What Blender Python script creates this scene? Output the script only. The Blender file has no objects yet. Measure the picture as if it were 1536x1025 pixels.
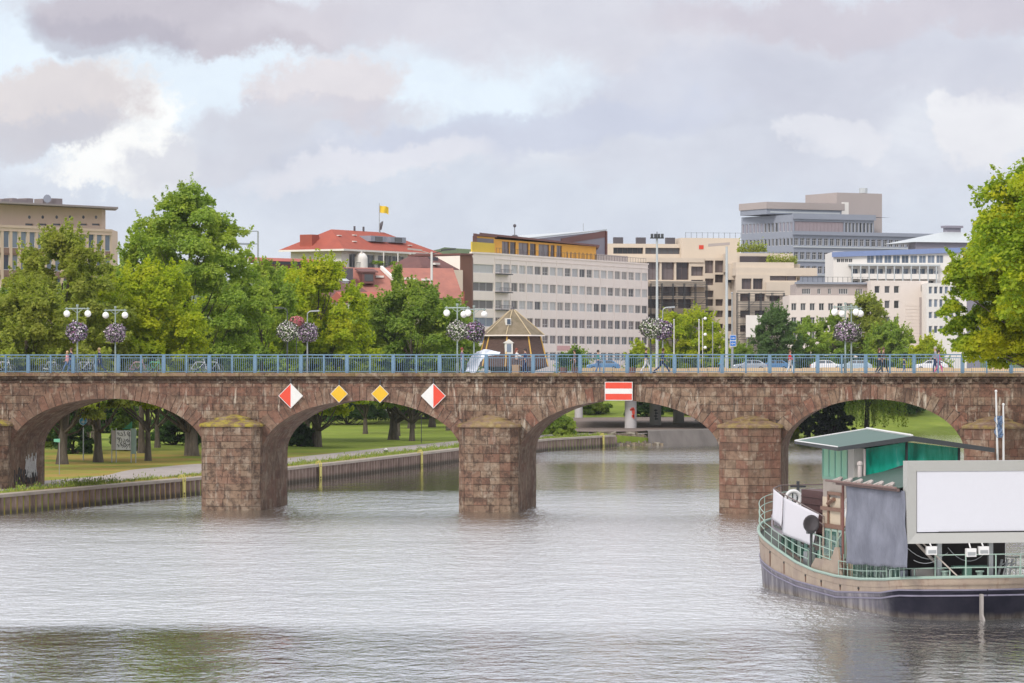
import bpy, bmesh, math, random
import numpy as np
from mathutils import Vector, Matrix
R = math.radians
sc = bpy.context.scene
COL = sc.collection
F, HC, CX, CY = 5150.0, 9.9, 768.0, 545.0     # focal in photo pixels, camera height, principal column, horizon row

def gp(px, py, Z):                 # a point seen at photo pixel (px,py) and distance Z
    return Vector(((px-CX)/F*Z, Z, HC-(py-CY)/F*Z))
def gx(px, Z): return (px-CX)/F*Z
def gz(py, Z): return HC-(py-CY)/F*Z
def gnd(px, py, h):                # where the ray meets height h
    Z = (HC-h)*F/(py-CY); return Vector((gx(px, Z), Z, h))

# ------------------------------------------------------------------ mesh helpers
class MB:
    def __init__(s): s.v=[]; s.f=[]; s.m=[]; s.k=0; s.xf=None
    def add(s, vs, fs, k=None):
        b=len(s.v); k=s.k if k is None else k
        for p in vs:
            p=Vector(p)
            s.v.append(s.xf@p if s.xf else p)
        for f in fs: s.f.append([b+i for i in f]); s.m.append(k)
        return s
    def box(s, x0,x1,y0,y1,z0,z1,k=None):
        return s.add([(x0,y0,z0),(x1,y0,z0),(x1,y1,z0),(x0,y1,z0),(x0,y0,z1),(x1,y0,z1),(x1,y1,z1),(x0,y1,z1)],
            [(0,3,2,1),(4,5,6,7),(0,1,5,4),(1,2,6,5),(2,3,7,6),(3,0,4,7)],k)
    def quad(s,a,b,c,d,k=None): return s.add([a,b,c,d],[(0,1,2,3)],k)
    def poly(s,pts,k=None): return s.add(pts,[tuple(range(len(pts)))],k)
    def prism(s,pts,off,k=None):   # polygon pts (3D) extruded by vector
        n=len(pts); off=Vector(off); P=[Vector(p) for p in pts]
        return s.add(P+[p+off for p in P],[tuple(range(n-1,-1,-1)),tuple(range(n,2*n))]+[(i,(i+1)%n,n+(i+1)%n,n+i) for i in range(n)],k)
    def tube(s,pts,r,n=6,k=None,cap=True):
        P=[Vector(p) for p in pts]; m=len(P)
        rr=r if isinstance(r,(list,tuple)) else [r]*m
        vs=[];fs=[]; prev=None
        for i,p in enumerate(P):
            d=(P[min(i+1,m-1)]-P[max(i-1,0)])
            if d.length<1e-9: d=Vector((0,0,1))
            d.normalize()
            if prev is None: a=d.orthogonal().normalized()
            else:
                a=prev-d*prev.dot(d)
                a=a.normalized() if a.length>1e-6 else d.orthogonal().normalized()
            prev=a; b=d.cross(a)
            for j in range(n):
                t=2*math.pi*j/n; vs.append(p+(a*math.cos(t)+b*math.sin(t))*rr[i])
        for i in range(m-1):
            for j in range(n): fs.append((i*n+j,i*n+(j+1)%n,(i+1)*n+(j+1)%n,(i+1)*n+j))
        if cap: fs.append(tuple(range(n-1,-1,-1))); fs.append(tuple((m-1)*n+j for j in range(n)))
        return s.add(vs,fs,k)
    def cyl(s,x,y,z0,z1,r,n=12,k=None,r1=None): return s.tube([(x,y,z0),(x,y,z1)],[r,r if r1 is None else r1],n,k)
    def sph(s,c,r,n=10,k=None,sc=(1,1,1)):
        c=Vector(c); vs=[];fs=[]; h=n//2+1
        for i in range(h+1):
            ph=math.pi*i/h
            for j in range(n):
                t=2*math.pi*j/n
                vs.append((c.x+r*sc[0]*math.sin(ph)*math.cos(t),c.y+r*sc[1]*math.sin(ph)*math.sin(t),c.z+r*sc[2]*math.cos(ph)))
        for i in range(h):
            for j in range(n): fs.append((i*n+j,(i+1)*n+j,(i+1)*n+(j+1)%n,i*n+(j+1)%n))
        return s.add(vs,fs,k)
    def ring(s,c,R0,r,ax='y',n=20,m=6,k=None,sy=1):
        c=Vector(c); P=[]
        for i in range(n+1):
            t=2*math.pi*i/n; a,b=R0*math.cos(t),R0*math.sin(t)*sy
            P.append(c+Vector({'y':(a,0,b),'x':(0,a,b),'z':(a,b,0)}[ax]))
        return s.tube(P,r,m,k,False)
    def build(s,name,mat,parent=None,loc=None,smooth=False,bevel=0):
        me=bpy.data.meshes.new(name); me.from_pydata([tuple(p) for p in s.v],[],s.f)
        mats=mat if isinstance(mat,(list,tuple)) else [mat]
        for mm in mats: me.materials.append(mm)
        if len(mats)>1: me.polygons.foreach_set('material_index',s.m)
        if smooth: me.polygons.foreach_set('use_smooth',[True]*len(me.polygons))
        me.update()
        if smooth: 
            try: me.set_sharp_from_angle(angle=R(50))
            except Exception: pass
        o=bpy.data.objects.new(name,me); COL.objects.link(o)
        if parent is not None: o.parent=parent
        if loc is not None: o.location=loc
        if bevel:
            b=o.modifiers.new('bevel','BEVEL'); b.width=bevel; b.segments=2; b.limit_method='ANGLE'
        return o
def tag(o,label=None,cat=None,group=None,kind=None):
    if label: o['label']=label
    if cat: o['category']=cat
    if group: o['group']=group
    if kind: o['kind']=kind
    return o
def thing(name,label,cat,loc=(0,0,0),rz=0,group=None):
    o=bpy.data.objects.new(name,None); COL.objects.link(o); o.location=loc; o.rotation_euler=(0,0,rz)
    return tag(o,label,cat,group)
KIDS={}
def children_of(o): return [c for c in bpy.data.objects if c.parent is o]
def dup(root,loc=None,rz=None,label=None,scale=None):
    tree={}
    allo=list(bpy.data.objects)
    def rec(o,par):
        c=o.copy(); COL.objects.link(c)
        if par is not None: c.parent=par
        for k in allo:
            if k.parent is o: rec(k,c)
        return c
    r=rec(root,None)
    if loc is not None: r.location=loc
    if rz is not None: r.rotation_euler=(0,0,rz)
    if scale is not None: r.scale=(scale,)*3 if not isinstance(scale,tuple) else scale
    if label: r['label']=label
    return r

# ------------------------------------------------------------------ materials
class NT:
    def __init__(s,name):
        s.mat=bpy.data.materials.new(name); s.mat.use_nodes=True; s.t=s.mat.node_tree
        s.b=s.t.nodes['Principled BSDF']; s.out=s.t.nodes['Material Output']
    def n(s,ty,**kw):
        o=s.t.nodes.new(ty)
        for k,v in kw.items(): setattr(o,k,v)
        return o
    def l(s,a,b): s.t.links.new(a,b)
    def val(s,sock,v):
        if hasattr(v,'type') and hasattr(v,'is_linked'): s.l(v,sock)
        else: sock.default_value=v
    def math(s,op,a,b=0.5,clamp=False):
        m=s.n('ShaderNodeMath',operation=op,use_clamp=clamp); s.val(m.inputs[0],a); s.val(m.inputs[1],b); return m.outputs[0]
    def mix(s,f,a,b,bt='MIX'):
        m=s.n('ShaderNodeMix',data_type='RGBA',blend_type=bt); s.val(m.inputs[0],f)
        for i,c in ((6,a),(7,b)): s.val(m.inputs[i],c if not isinstance(c,tuple) else (*c[:3],1))
        return m.outputs[2]
    def noise(s,scale,detail=4,rough=.55,coord='Object',vec=None,st=(1,1,1),dist=0):
        if vec is None:
            tc=s.n('ShaderNodeTexCoord'); vec=tc.outputs[coord]
        mp=s.n('ShaderNodeMapping'); mp.inputs['Scale'].default_value=st; s.l(vec,mp.inputs[0])
        no=s.n('ShaderNodeTexNoise'); no.inputs['Scale'].default_value=scale; no.inputs['Detail'].default_value=detail
        no.inputs['Roughness'].default_value=rough; no.inputs['Distortion'].default_value=dist; s.l(mp.outputs[0],no.inputs[0]); return no.outputs[0]
    def ramp(s,f,stops,interp='LINEAR'):
        r=s.n('ShaderNodeValToRGB'); cr=r.color_ramp; cr.interpolation=interp
        while len(cr.elements)<len(stops): cr.elements.new(.5)
        for e,(p,c) in zip(cr.elements,stops):
            e.position=p; e.color=(*c,1) if isinstance(c,tuple) else (c,c,c,1)
        s.l(f,r.inputs[0]); return r.outputs[0]
    def bump(s,h,strength=.3,dist=.02,normal=None):
        b=s.n('ShaderNodeBump'); b.inputs['Strength'].default_value=strength; b.inputs['Distance'].default_value=dist
        s.l(h,b.inputs['Height'])
        if normal: s.l(normal,b.inputs['Normal'])
        s.l(b.outputs[0],s.b.inputs['Normal']); return b.outputs[0]
    def set(s,col=None,rough=None,metal=None,spec=None,**kw):
        if col is not None: s.val(s.b.inputs['Base Color'],(*col,1) if isinstance(col,tuple) else col)
        if rough is not None: s.val(s.b.inputs['Roughness'],rough)
        if metal is not None: s.b.inputs['Metallic'].default_value=metal
        if spec is not None: s.b.inputs['Specular IOR Level'].default_value=spec
        return s.mat
def srgb(r,g,b):
    f=lambda c:(c/255/12.92) if c/255<=.04045 else ((c/255+.055)/1.055)**2.4
    return (f(r),f(g),f(b))
def sc_(c,k): return tuple(min(1,x*k) for x in c)
_mc={}
def paint(name,col,rough=.6,metal=0,dirt=.25,ns=3.0,dark=.55,st=(1,1,.4)):
    """paint/plaster with soft wear"""
    if name in _mc: return _mc[name]
    t=NT(name); n1=t.noise(ns,5,.6,st=st); n2=t.noise(ns*9,3,.6)
    f=t.ramp(n1,[(.35,0.0),(.75,1.0)])
    c=t.mix(t.math('MULTIPLY',f,dirt),col,sc_(col,dark))
    c=t.mix(t.math('MULTIPLY',n2,.18),c,sc_(col,.75))
    t.set(c,rough,metal); _mc[name]=t.mat; return t.mat
def island(name,cols,rough=.8,ns=1.5,amp=.35,bump=.0,spec=.3,trans=0):
    """colour varies per loose piece"""
    t=NT(name); g=t.n('ShaderNodeNewGeometry')
    n=len(cols); c=t.ramp(g.outputs['Random Per Island'],[((i+.0)/(n),cc) for i,cc in enumerate(cols)],'CONSTANT' if n>3 else 'LINEAR')
    nn=t.noise(ns,6,.65); c2=t.mix(t.ramp(nn,[(.4,0.0),(.7,1.0)]),c,t.mix(1.0,c,(1-amp,)*3,'MULTIPLY'))
    t.set(c2,rough,spec=spec)
    if bump: t.bump(t.noise(ns*10,5,.7),bump,.03)
    return t.mat

# ---- masonry of the old bridge: red and buff sandstone, dark weathering, pale lime streaks
def stone_mat(name,tint=1.0,red=.5,streak=.6,lichen=0.0,dark=.5,even=.32):
    t=NT(name); g=t.n('ShaderNodeNewGeometry'); rnd=g.outputs['Random Per Island']
    c=t.ramp(rnd,[(0,sc_((.25,.135,.10),tint)),(.16,sc_((.30,.20,.145),tint)),(.3,sc_((.20,.095,.07),tint)),(.44,sc_((.34,.25,.185),tint)),
        (.55,sc_((.15,.09,.07),tint)),(.68,sc_((.27,.135,.10),tint)),(.8,sc_((.26,.175,.13),tint)),(.92,sc_((.20,.125,.095),tint))],'CONSTANT')
    c=t.mix(even,c,sc_((.23,.15,.115),tint))
    big=t.noise(.35,5,.65); c=t.mix(t.math('MULTIPLY',t.ramp(big,[(.38,0.0),(.66,1.0)]),.55),c,sc_((.25,.115,.085) if red>.5 else (.36,.26,.19),tint))
    mid=t.noise(1.9,8,.75); c=t.mix(t.math('MULTIPLY',t.ramp(mid,[(.47,0.0),(.57,1.0)]),min(1,dark*1.25)),c,(.06,.042,.036)); pl=t.noise(1.2,8,.72); c=t.mix(t.math('MULTIPLY',t.ramp(pl,[(.53,0.0),(.62,1.0)]),.6),c,(.44,.36,.29))
    fine=t.noise(14,5,.75); c=t.mix(t.math('MULTIPLY',fine,.45),c,(.10,.06,.045))
    if streak:
        sn=t.noise(3.2,5,.65,st=(1,1,.15)); sm=t.noise(.5,3,.6)
        f=t.math('MULTIPLY',t.ramp(sn,[(.56,0.0),(.68,1.0)]),t.math('MULTIPLY',t.ramp(sm,[(.38,0.0),(.56,1.0)]),min(1,streak*1.5)))
        c=t.mix(f,c,(.52,.46,.40))
        sd=t.noise(4.1,4,.6,st=(1,1,.16)); c=t.mix(t.math('MULTIPLY',t.ramp(sd,[(.53,0.0),(.62,1.0)]),min(.65,streak*.9) if streak>.4 else streak*.5),c,(.06,.04,.035))
    if lichen:
        ln=t.noise(1.6,5,.7); c=t.mix(t.math('MULTIPLY',t.ramp(ln,[(.42,0.0),(.6,1.0)]),lichen),c,(.40,.33,.045))
    c=t.mix(1.0,c,(.88,.88,.83),'MULTIPLY'); t.set(c,.9,spec=.2); t.bump(t.math('ADD',t.math('MULTIPLY',mid,1.4),fine),.8,.05); return t.mat
M_ringA=stone_mat('pale_voussoir',1.1,.9,.5,0,.35,0.0); M_ringB=stone_mat('dark_voussoir',.95,.4,.7,0,.45,0.0); M_ringC=stone_mat('plain_voussoir',1.0,.9,.3,0,.4,.45)
M_stone=stone_mat('red_sandstone',1.0,.9,.55); M_stoneB=stone_mat('buff_sandstone',1.02,.3,.7); M_pier=stone_mat('pier_sandstone',.95,.4,.35,0,.6)
M_pierR=stone_mat('warm_pier_sandstone',1.05,.9,.2,0,.35)
M_cap=stone_mat('lichen_capstone',1.1,.2,0,.85,.3); M_cap2=stone_mat('pale_capstone',1.3,.2,0,.35,.25)
M_vault=stone_mat('vault_stone',1.0,.2,.3,0,.35); M_mortar=paint('mortar',(.10,.075,.065),.95,ns=2)
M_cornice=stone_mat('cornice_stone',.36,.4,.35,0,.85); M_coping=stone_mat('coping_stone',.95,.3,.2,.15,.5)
M_blue=paint('blue_railing_paint',srgb(96,126,150),.5,.0,.35,2.0,.65); M_blue2=paint('blue_grey_railing_paint',srgb(116,146,160),.45,.0,.3,2.0,.6)
M_grey=paint('galvanised_steel',(.42,.44,.45),.4,.6,.3); M_dgrey=paint('dark_steel',(.06,.065,.07),.5,.3)
M_white=paint('white_paint',(.66,.66,.65),.5,0,.2); M_conc=paint('concrete',(.42,.40,.37),.9,0,.5,.8,.6)
M_black=paint('black_rubber',(.02,.02,.02),.8); 

# ------------------------------------------------------------------ camera, world, sun
cam=bpy.data.cameras.new('camera'); co=bpy.data.objects.new('camera',cam); COL.objects.link(co); sc.camera=co
co.location=(0,0,HC); co.rotation_euler=(R(90),0,0); cam.sensor_width=36; cam.lens=36*F/1536; cam.shift_y=(CY-512.5)/1536
cam.clip_end=20000; cam.clip_start=1
sc.view_settings.view_transform='Standard'; sc.view_settings.look='None'; sc.view_settings.exposure=0.0; sc.view_settings.gamma=1
SUN_EL,SUN_AZ=R(42),R(-150)    # azimuth from +Y, clockwise: sun behind the camera, to the left
def build_world():
    w=bpy.data.worlds.new('World'); sc.world=w; w.use_nodes=True; t=w.node_tree; N=t.nodes
    for n in list(N): N.remove(n)
    class W(NT):
        def __init__(s): s.t=t
    q=W()
    out=N.new('ShaderNodeOutputWorld'); bg=N.new('ShaderNodeBackground'); bg2=N.new('ShaderNodeBackground'); ad=N.new('ShaderNodeMixShader')
    sky=N.new('ShaderNodeTexSky'); sky.sky_type='NISHITA'; sky.sun_disc=False; sky.sun_elevation=SUN_EL; sky.sun_rotation=SUN_AZ; sky.air_density=1.2; sky.dust_density=2
    q.l(sky.outputs[0],bg.inputs[0]); bg.inputs[1].default_value=.12
    tc=N.new('ShaderNodeTexCoord'); sp=N.new('ShaderNodeSeparateXYZ'); q.l(tc.outputs['Generated'],sp.inputs[0])
    ay=q.math('ADD',q.math('ABSOLUTE',sp.outputs[1]),.02)
    u=q.math('DIVIDE',sp.outputs[0],ay); v=q.math('DIVIDE',sp.outputs[2],ay)
    cb=N.new('ShaderNodeCombineXYZ'); q.l(u,cb.inputs[0]); q.l(v,cb.inputs[1])
    # turbulence that frays cloud outlines
    w1=q.noise(16,6,.6,vec=cb.outputs[0],st=(1,1.5,1)); w2=q.noise(30,7,.62,vec=cb.outputs[0],st=(1,1.4,1),dist=.3)
    wn=N.new('ShaderNodeTexNoise'); wn.inputs['Scale'].default_value=19; wn.inputs['Detail'].default_value=10; wn.inputs['Roughness'].default_value=.66
    q.l(cb.outputs[0],wn.inputs[0]); ws=N.new('ShaderNodeSeparateColor'); q.l(wn.outputs['Color'],ws.inputs[0])
    uu=q.math('ADD',u,q.math('MULTIPLY',q.math('SUBTRACT',ws.outputs[0],.5),.07)); vv=q.math('ADD',v,q.math('MULTIPLY',q.math('SUBTRACT',ws.outputs[1],.5),.05))
    def blob(px,py,rx,ry,ang=0,soft=.6):
        cu,cv=(px-CX)/F,(CY-py)/F; a=R(ang)
        du=q.math('SUBTRACT',uu,cu); dv=q.math('SUBTRACT',vv,cv)
        x=q.math('ADD',q.math('MULTIPLY',du,math.cos(a)*F/rx),q.math('MULTIPLY',dv,math.sin(a)*F/rx))
        y=q.math('ADD',q.math('MULTIPLY',du,-math.sin(a)*F/ry),q.math('MULTIPLY',dv,math.cos(a)*F/ry))
        r=q.math('SQRT',q.math('ADD',q.math('MULTIPLY',x,x),q.math('MULTIPLY',y,y)))
        m=q.n('ShaderNodeMapRange',interpolation_type='SMOOTHSTEP'); q.l(r,m.inputs[0]); soft*=.72; m.inputs[1].default_value=1+soft*.5; m.inputs[2].default_value=1-soft*.5
        return m.outputs[0]
    base=q.ramp(w1,[(.3,srgb(194,198,214)),(.5,srgb(211,215,228)),(.7,srgb(226,229,238))])
    gaps=srgb(226,238,250); bright=srgb(252,252,251); mauve=srgb(195,189,200); mauve2=srgb(172,168,184); warm=srgb(216,209,212); blueg=srgb(196,202,222)
    c=base
    for (px,py,rx,ry,an,so,col,st) in [
        (700,330,900,60,0,1.2,srgb(205,215,230),.5),
        (60,130,170,130,20,.9,gaps,.95),(250,150,190,110,35,.7,gaps,.95),(480,110,170,45,10,.8,gaps,.7),(720,140,170,62,6,.6,gaps,.95),(860,110,60,30,10,.8,gaps,.6),
        (215,200,75,60,40,.6,bright,.85),(170,262,120,32,8,.7,bright,.9),(250,255,60,40,20,.7,bright,.8),
        (115,182,140,56,14,.6,warm,.95),(60,225,150,30,6,.9,srgb(196,196,208),.8),
        (480,155,112,58,14,.55,srgb(220,215,221),.97),(480,192,170,26,4,.9,srgb(203,200,212),.7),
        (310,38,240,56,-4,.6,mauve,.97),(190,70,120,42,-8,.8,mauve2,.6),(560,30,200,40,4,1.0,srgb(210,206,216),.8),
        (900,50,330,60,0,1.1,srgb(212,211,222),.8),(1300,30,330,38,0,1.0,srgb(202,196,208),.85),(1000,140,160,60,10,1.1,srgb(203,206,222),.75),
        (760,215,280,40,8,.9,blueg,.8),(560,265,170,28,6,.8,srgb(226,226,235),.7),(1180,130,160,60,-8,1.0,srgb(200,202,217),.7),
        (1235,205,85,34,0,.5,srgb(224,225,234),.8),(1520,175,130,62,38,.35,srgb(232,232,238),.9),(1400,110,120,50,-12,.9,srgb(200,201,216),.6),
        (1080,260,230,40,0,1.0,srgb(206,210,224),.6),(330,240,140,40,18,.9,srgb(206,208,220),.8)]:
        m=blob(px,py,rx,ry,an,so); c=q.mix(q.math('MULTIPLY',m,st),c,col)
    det=q.ramp(w2,[(.3,(.93,.93,.945)),(.7,(1.05,1.05,1.04))]); c=q.mix(1.0,c,det,'MULTIPLY')
    # higher up the cloud deck thins and brightens, lower half of the dome is dull ground light
    hi=q.n('ShaderNodeMapRange'); q.l(sp.outputs[2],hi.inputs[0]); hi.inputs[1].default_value=.11; hi.inputs[2].default_value=.5; hi.inputs[3].default_value=0; hi.inputs[4].default_value=1
    hn=q.noise(3.0,6,.6,vec=tc.outputs['Generated']); hc=q.ramp(hn,[(.35,(.90,.91,1.0)),(.6,(1.32,1.32,1.38))])
    c=q.mix(hi.outputs[0],c,hc)
    c=q.mix(1.0,c,(1.13,1.13,1.12),'MULTIPLY')
    q.l(c,bg2.inputs[0]); bg2.inputs[1].default_value=1.0
    q.l(bg.outputs[0],ad.inputs[1]); q.l(bg2.outputs[0],ad.inputs[2]); ad.inputs[0].default_value=.93; q.l(ad.outputs[0],out.inputs[0])
build_world()
sl=bpy.data.lights.new('sun','SUN'); sl.energy=2.5; sl.angle=R(14); sl.color=(1,.93,.86); so=bpy.data.objects.new('sun',sl); COL.objects.link(so)
sd=Vector((math.sin(SUN_AZ)*math.cos(SUN_EL),math.cos(SUN_AZ)*math.cos(SUN_EL),math.sin(SUN_EL)))
so.rotation_euler=sd.to_track_quat('Z','Y').to_euler()

# ------------------------------------------------------------------ water
def build_water():
    t=NT('river_water'); tc=t.n('ShaderNodeTexCoord'); ob=tc.outputs['Object']
    sp=t.n('ShaderNodeSeparateXYZ'); t.l(ob,sp.inputs[0]); Y=sp.outputs[1]; X=sp.outputs[0]
    # wind patches: ruffled lanes across the river and calmer lanes
    pn=t.noise(.035,4,.6,vec=ob,st=(.35,1,1)); pn2=t.noise(.16,3,.6,vec=ob,st=(.25,1,1))
    wob=t.math('MULTIPLY',t.math('SUBTRACT',pn,.5),22.0)
    Yw=t.math('ADD',Y,wob)
    rr=t.n('ShaderNodeMapRange'); t.l(Yw,rr.inputs[0]); rr.inputs[1].default_value=90; rr.inputs[2].default_value=480; rr.inputs[3].default_value=0; rr.inputs[4].default_value=1
    rough=t.ramp(rr.outputs[0],[(0,.13),(.08,.14),(.105,.24),(.30,.24),(.345,.16),(.42,.12),(.47,.05),(.62,.05),(.70,.10),(.8,.05),(1,.05)])
    rough=t.math('ADD',rough,t.math('MULTIPLY',t.math('SUBTRACT',pn2,.5),.06))
    # a sheltered calm patch near the camera on the left mirrors the park trees
    cx=t.n('ShaderNodeMapRange',interpolation_type='SMOOTHSTEP'); t.l(t.math('ADD',X,t.math('MULTIPLY',t.math('SUBTRACT',pn2,.5),9.0)),cx.inputs[0]); cx.inputs[1].default_value=-6.2; cx.inputs[2].default_value=-10.0
    cy=t.n('ShaderNodeMapRange',interpolation_type='SMOOTHSTEP'); t.l(t.math('ADD',Y,t.math('MULTIPLY',t.math('SUBTRACT',pn,.5),16.0)),cy.inputs[0]); cy.inputs[1].default_value=134; cy.inputs[2].default_value=123
    cr=t.n('ShaderNodeMapRange',interpolation_type='SMOOTHSTEP'); t.l(t.math('ADD',X,t.math('MULTIPLY',t.math('SUBTRACT',pn2,.5),6.0)),cr.inputs[0]); cr.inputs[1].default_value=8.0; cr.inputs[2].default_value=12.0
    calm=t.math('MULTIPLY',t.math('MAXIMUM',cx.outputs[0],t.math('MULTIPLY',cr.outputs[0],.8)),cy.outputs[0])
    rough=t.math('MULTIPLY',rough,t.math('SUBTRACT',1.0,t.math('MULTIPLY',calm,.6)))
    rough=t.math('MAXIMUM',rough,.05)
    r1=t.noise(.95,3,.6,vec=ob,st=(1.7,1.0,1)); r2=t.noise(.28,2,.55,vec=ob,st=(1.3,1,1)); r3=t.noise(2.6,2,.6,vec=ob,st=(1,1,1))
    h=t.math('ADD',t.math('MULTIPLY',r2,1.6),t.math('ADD',t.math('MULTIPLY',r1,1.5),t.math('MULTIPLY',r3,.3)))
    amp=t.ramp(rr.outputs[0],[(0,.19),(.08,.21),(.12,.5),(.3,.55),(.42,.40),(.47,.07),(.62,.06),(.69,.35),(.85,.08),(1,.06)])
    b=t.n('ShaderNodeBump'); b.inputs['Distance'].default_value=.42; t.l(h,b.inputs['Height']); t.l(t.math('MULTIPLY',t.math('MULTIPLY',amp,t.math('ADD',pn2,.5)),t.math('SUBTRACT',1.0,t.math('MULTIPLY',calm,.74))),b.inputs['Strength']); t.l(b.outputs[0],t.b.inputs['Normal'])
    t.set((.035,.040,.018),rough); t.b.inputs['IOR'].default_value=1.333
    gl=t.n('ShaderNodeBsdfGlossy'); gl.inputs['Color'].default_value=(1,1,1,1); t.l(rough,gl.inputs['Roughness']); t.l(b.outputs[0],gl.inputs['Normal'])
    mx=t.n('ShaderNodeMixShader'); mx.inputs[0].default_value=.78; t.l(t.b.outputs[0],mx.inputs[1]); t.l(gl.outputs[0],mx.inputs[2]); t.l(mx.outputs[0],t.out.inputs[0])
    m=MB(); 
    m.quad((-3000,-300,0),(3000,-300,0),(3000,6000,0),(-3000,6000,0)); o=m.build('river_water',t.mat); tag(o,'rippled grey green river water flowing under the bridge',kind='structure')
    t2=NT('river_bed'); t2.set((.04,.04,.03),.9); m=MB(); m.quad((-3000,-300,-3),(3000,-300,-3),(3000,6000,-3),(-3000,6000,-3)); tag(m.build('river_bed',t2.mat),kind='structure')
build_water()

# ------------------------------------------------------------------ land
def smooth(a,b,x): t=max(0,min(1,(x-a)/(b-a))); return t*t*(3-2*t)
BANK=[(-95,10),(-33.5,224.6),(-23.3,260),(-14,303),(-5.2,347),(3.9,389),(12.5,411),(25.4,426),(38,455),(48,478),(63,490),(110,520),(200,560),(400,640)]
def resample(P,step):
    out=[]
    for (a,b) in zip(P[:-1],P[1:]):
        L=math.dist(a,b); n=max(1,int(L/step))
        for i in range(n): out.append((a[0]+(b[0]-a[0])*i/n,a[1]+(b[1]-a[1])*i/n))
    out.append(P[-1]); return out
QUAY_END=5  # index in BANK where sheet piling ends
def inland(X):     # unit vector away from the river at bank position, turning with the bank
    a=R(16+ (90-16)*smooth(-5,120,X)); return (-math.cos(a),math.sin(a))
def grass_mat():
    t=NT('park_grass'); n1=t.noise(.09,5,.6); n2=t.noise(.8,5,.7); n3=t.noise(6,4,.7)
    c=t.ramp(n1,[(.3,(.13,.18,.03)),(.5,(.19,.25,.035)),(.7,(.27,.31,.06))])
    c=t.mix(t.math('MULTIPLY',t.ramp(n2,[(.4,0.0),(.65,1.0)]),.5),c,(.13,.16,.03))
    tc=t.n('ShaderNodeTexCoord'); sp=t.n('ShaderNodeSeparateXYZ'); t.l(tc.outputs['Object'],sp.inputs[0])
    # fallen leaves lie under the nearer trees on the left of the park
    near=t.n('ShaderNodeMapRange'); t.l(sp.outputs[1],near.inputs[0]); near.inputs[1].default_value=345; near.inputs[2].default_value=310
    lf=t.math('MULTIPLY',t.ramp(t.noise(.13,5,.65),[(.38,0.0),(.56,1.0)]),near.outputs[0])
    c=t.mix(t.math('MULTIPLY',lf,.8),c,t.ramp(n2,[(.35,(.30,.15,.055)),(.65,(.34,.25,.07))]))
    far=t.n('ShaderNodeMapRange'); t.l(sp.outputs[1],far.inputs[0]); far.inputs[1].default_value=545; far.inputs[2].default_value=570
    c=t.mix(far.outputs[0],c,(.30,.28,.26)); t.set(c,.95,spec=.1); t.bump(n3,.6,.08); return t.mat
M_grass=grass_mat()
def gh(x,y):
    best=min(((sx-x)**2+(sy-y)**2,sx) for sx,sy in resample(BANK,6)); d=math.sqrt(best[0]); sx=best[1]; nat=smooth(12,26,sx)
    z=(1.22+.35*smooth(5,40,d))*(1-nat)+(-.4+1.9*smooth(0,5,d)*(1-smooth(30,44,sx))+2.3*smooth(0,45,d)*smooth(30,44,sx))*nat
    return z+5.2*smooth(500,560,y)*smooth(20,60,d)
def land():
    st=[p for p in resample(BANK,6)]
    D=[0.0,.02,.6,2,4,5.5,9,14,20,28,38,50,65,85,110,150,220,400,900,2500,6000]
    V=[];Fc=[]
    for (x,y) in st:
        ix,iy=inland(x); nat=smooth(12,26,x)
        for d in D:
            px,py=x+ix*d,y+iy*d
            prof_q=-2.0 if d==0 else 1.29+.3*smooth(5,40,d)
            prof_n=-.4+1.9*smooth(0,5,d)*(1-smooth(30,44,x)) + (2.3*smooth(0,45,d))*smooth(30,44,x)
            z=prof_q*(1-nat)+prof_n*nat
            z+=5.2*smooth(500,560,py)*smooth(20,60,d)
            V.append((px,py,z))
    n=len(D)
    for i in range(len(st)-1):
        for j in range(n-1): Fc.append((i*n+j,(i+1)*n+j,(i+1)*n+j+1,i*n+j+1))
    m=MB(); m.add(V,[tuple(reversed(f)) for f in Fc]); tag(m.build('ground',M_grass,smooth=False),'green park lawn on the far bank',kind='structure')
    # right bank (the camera's own side beyond the frame)
    rb=[(33,-50),(33,150),(41,228),(60,300),(88,400),(150,480),(300,560)]
    m=MB()
    for a,b in zip(rb[:-1],rb[1:]):
        m.add([(a[0],a[1],-2),(b[0],b[1],-2),(b[0],b[1],1.3),(a[0],a[1],1.3),(b[0]+600,b[1],2.2),(a[0]+600,a[1],2.2)],[(0,1,2,3),(3,2,4,5)])
    tag(m.build('river_bank',M_grass),'grassy bank on the right of the river',kind='structure')
    # footpath along the quay
    tp=NT('asphalt_path'); n=tp.noise(1.2,5,.7); tp.set(tp.ramp(n,[(.3,(.27,.24,.22)),(.7,(.37,.33,.31))]),.95,spec=.15)
    m=MB(); q=[p for p in resample(BANK,3) if p[0]<24]
    def wd(y): return 7.5+3.0*smooth(255,275,y)*(1-smooth(285,300,y))
    for a,b in zip(q[:-1],q[1:]):
        ia,ib=inland(a[0]),inland(b[0]); P=[]
        za,zb=1.245,1.245
        for (p,iv,e) in ((a,ia,2.6),(b,ib,2.6)): P.append((p[0]+iv[0]*e,p[1]+iv[1]*e,1.31))
        for (p,iv) in ((b,ib),(a,ia)): e=wd(p[1]); P.append((p[0]+iv[0]*e,p[1]+iv[1]*e,1.345))
        m.poly(P)
    tag(m.build('path',tp.mat),'pale footpath along the quay',kind='structure')
    return tp.mat
    m=MB(); A=[gnd(64,690,1.5),gnd(100,694,1.45),gnd(95,702,1.45),gnd(64,699,1.45),gnd(20,698,1.45),gnd(20,688,1.5)]
    m.poly([(p.x,p.y,p.z+.06) for p in [A[5],A[0],A[1],A[2],A[3],A[4]]]); tag(m.build('path',tp.mat),'short side path across the leaf strewn lawn',kind='structure')
    return tp.mat
M_path=land()
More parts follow.
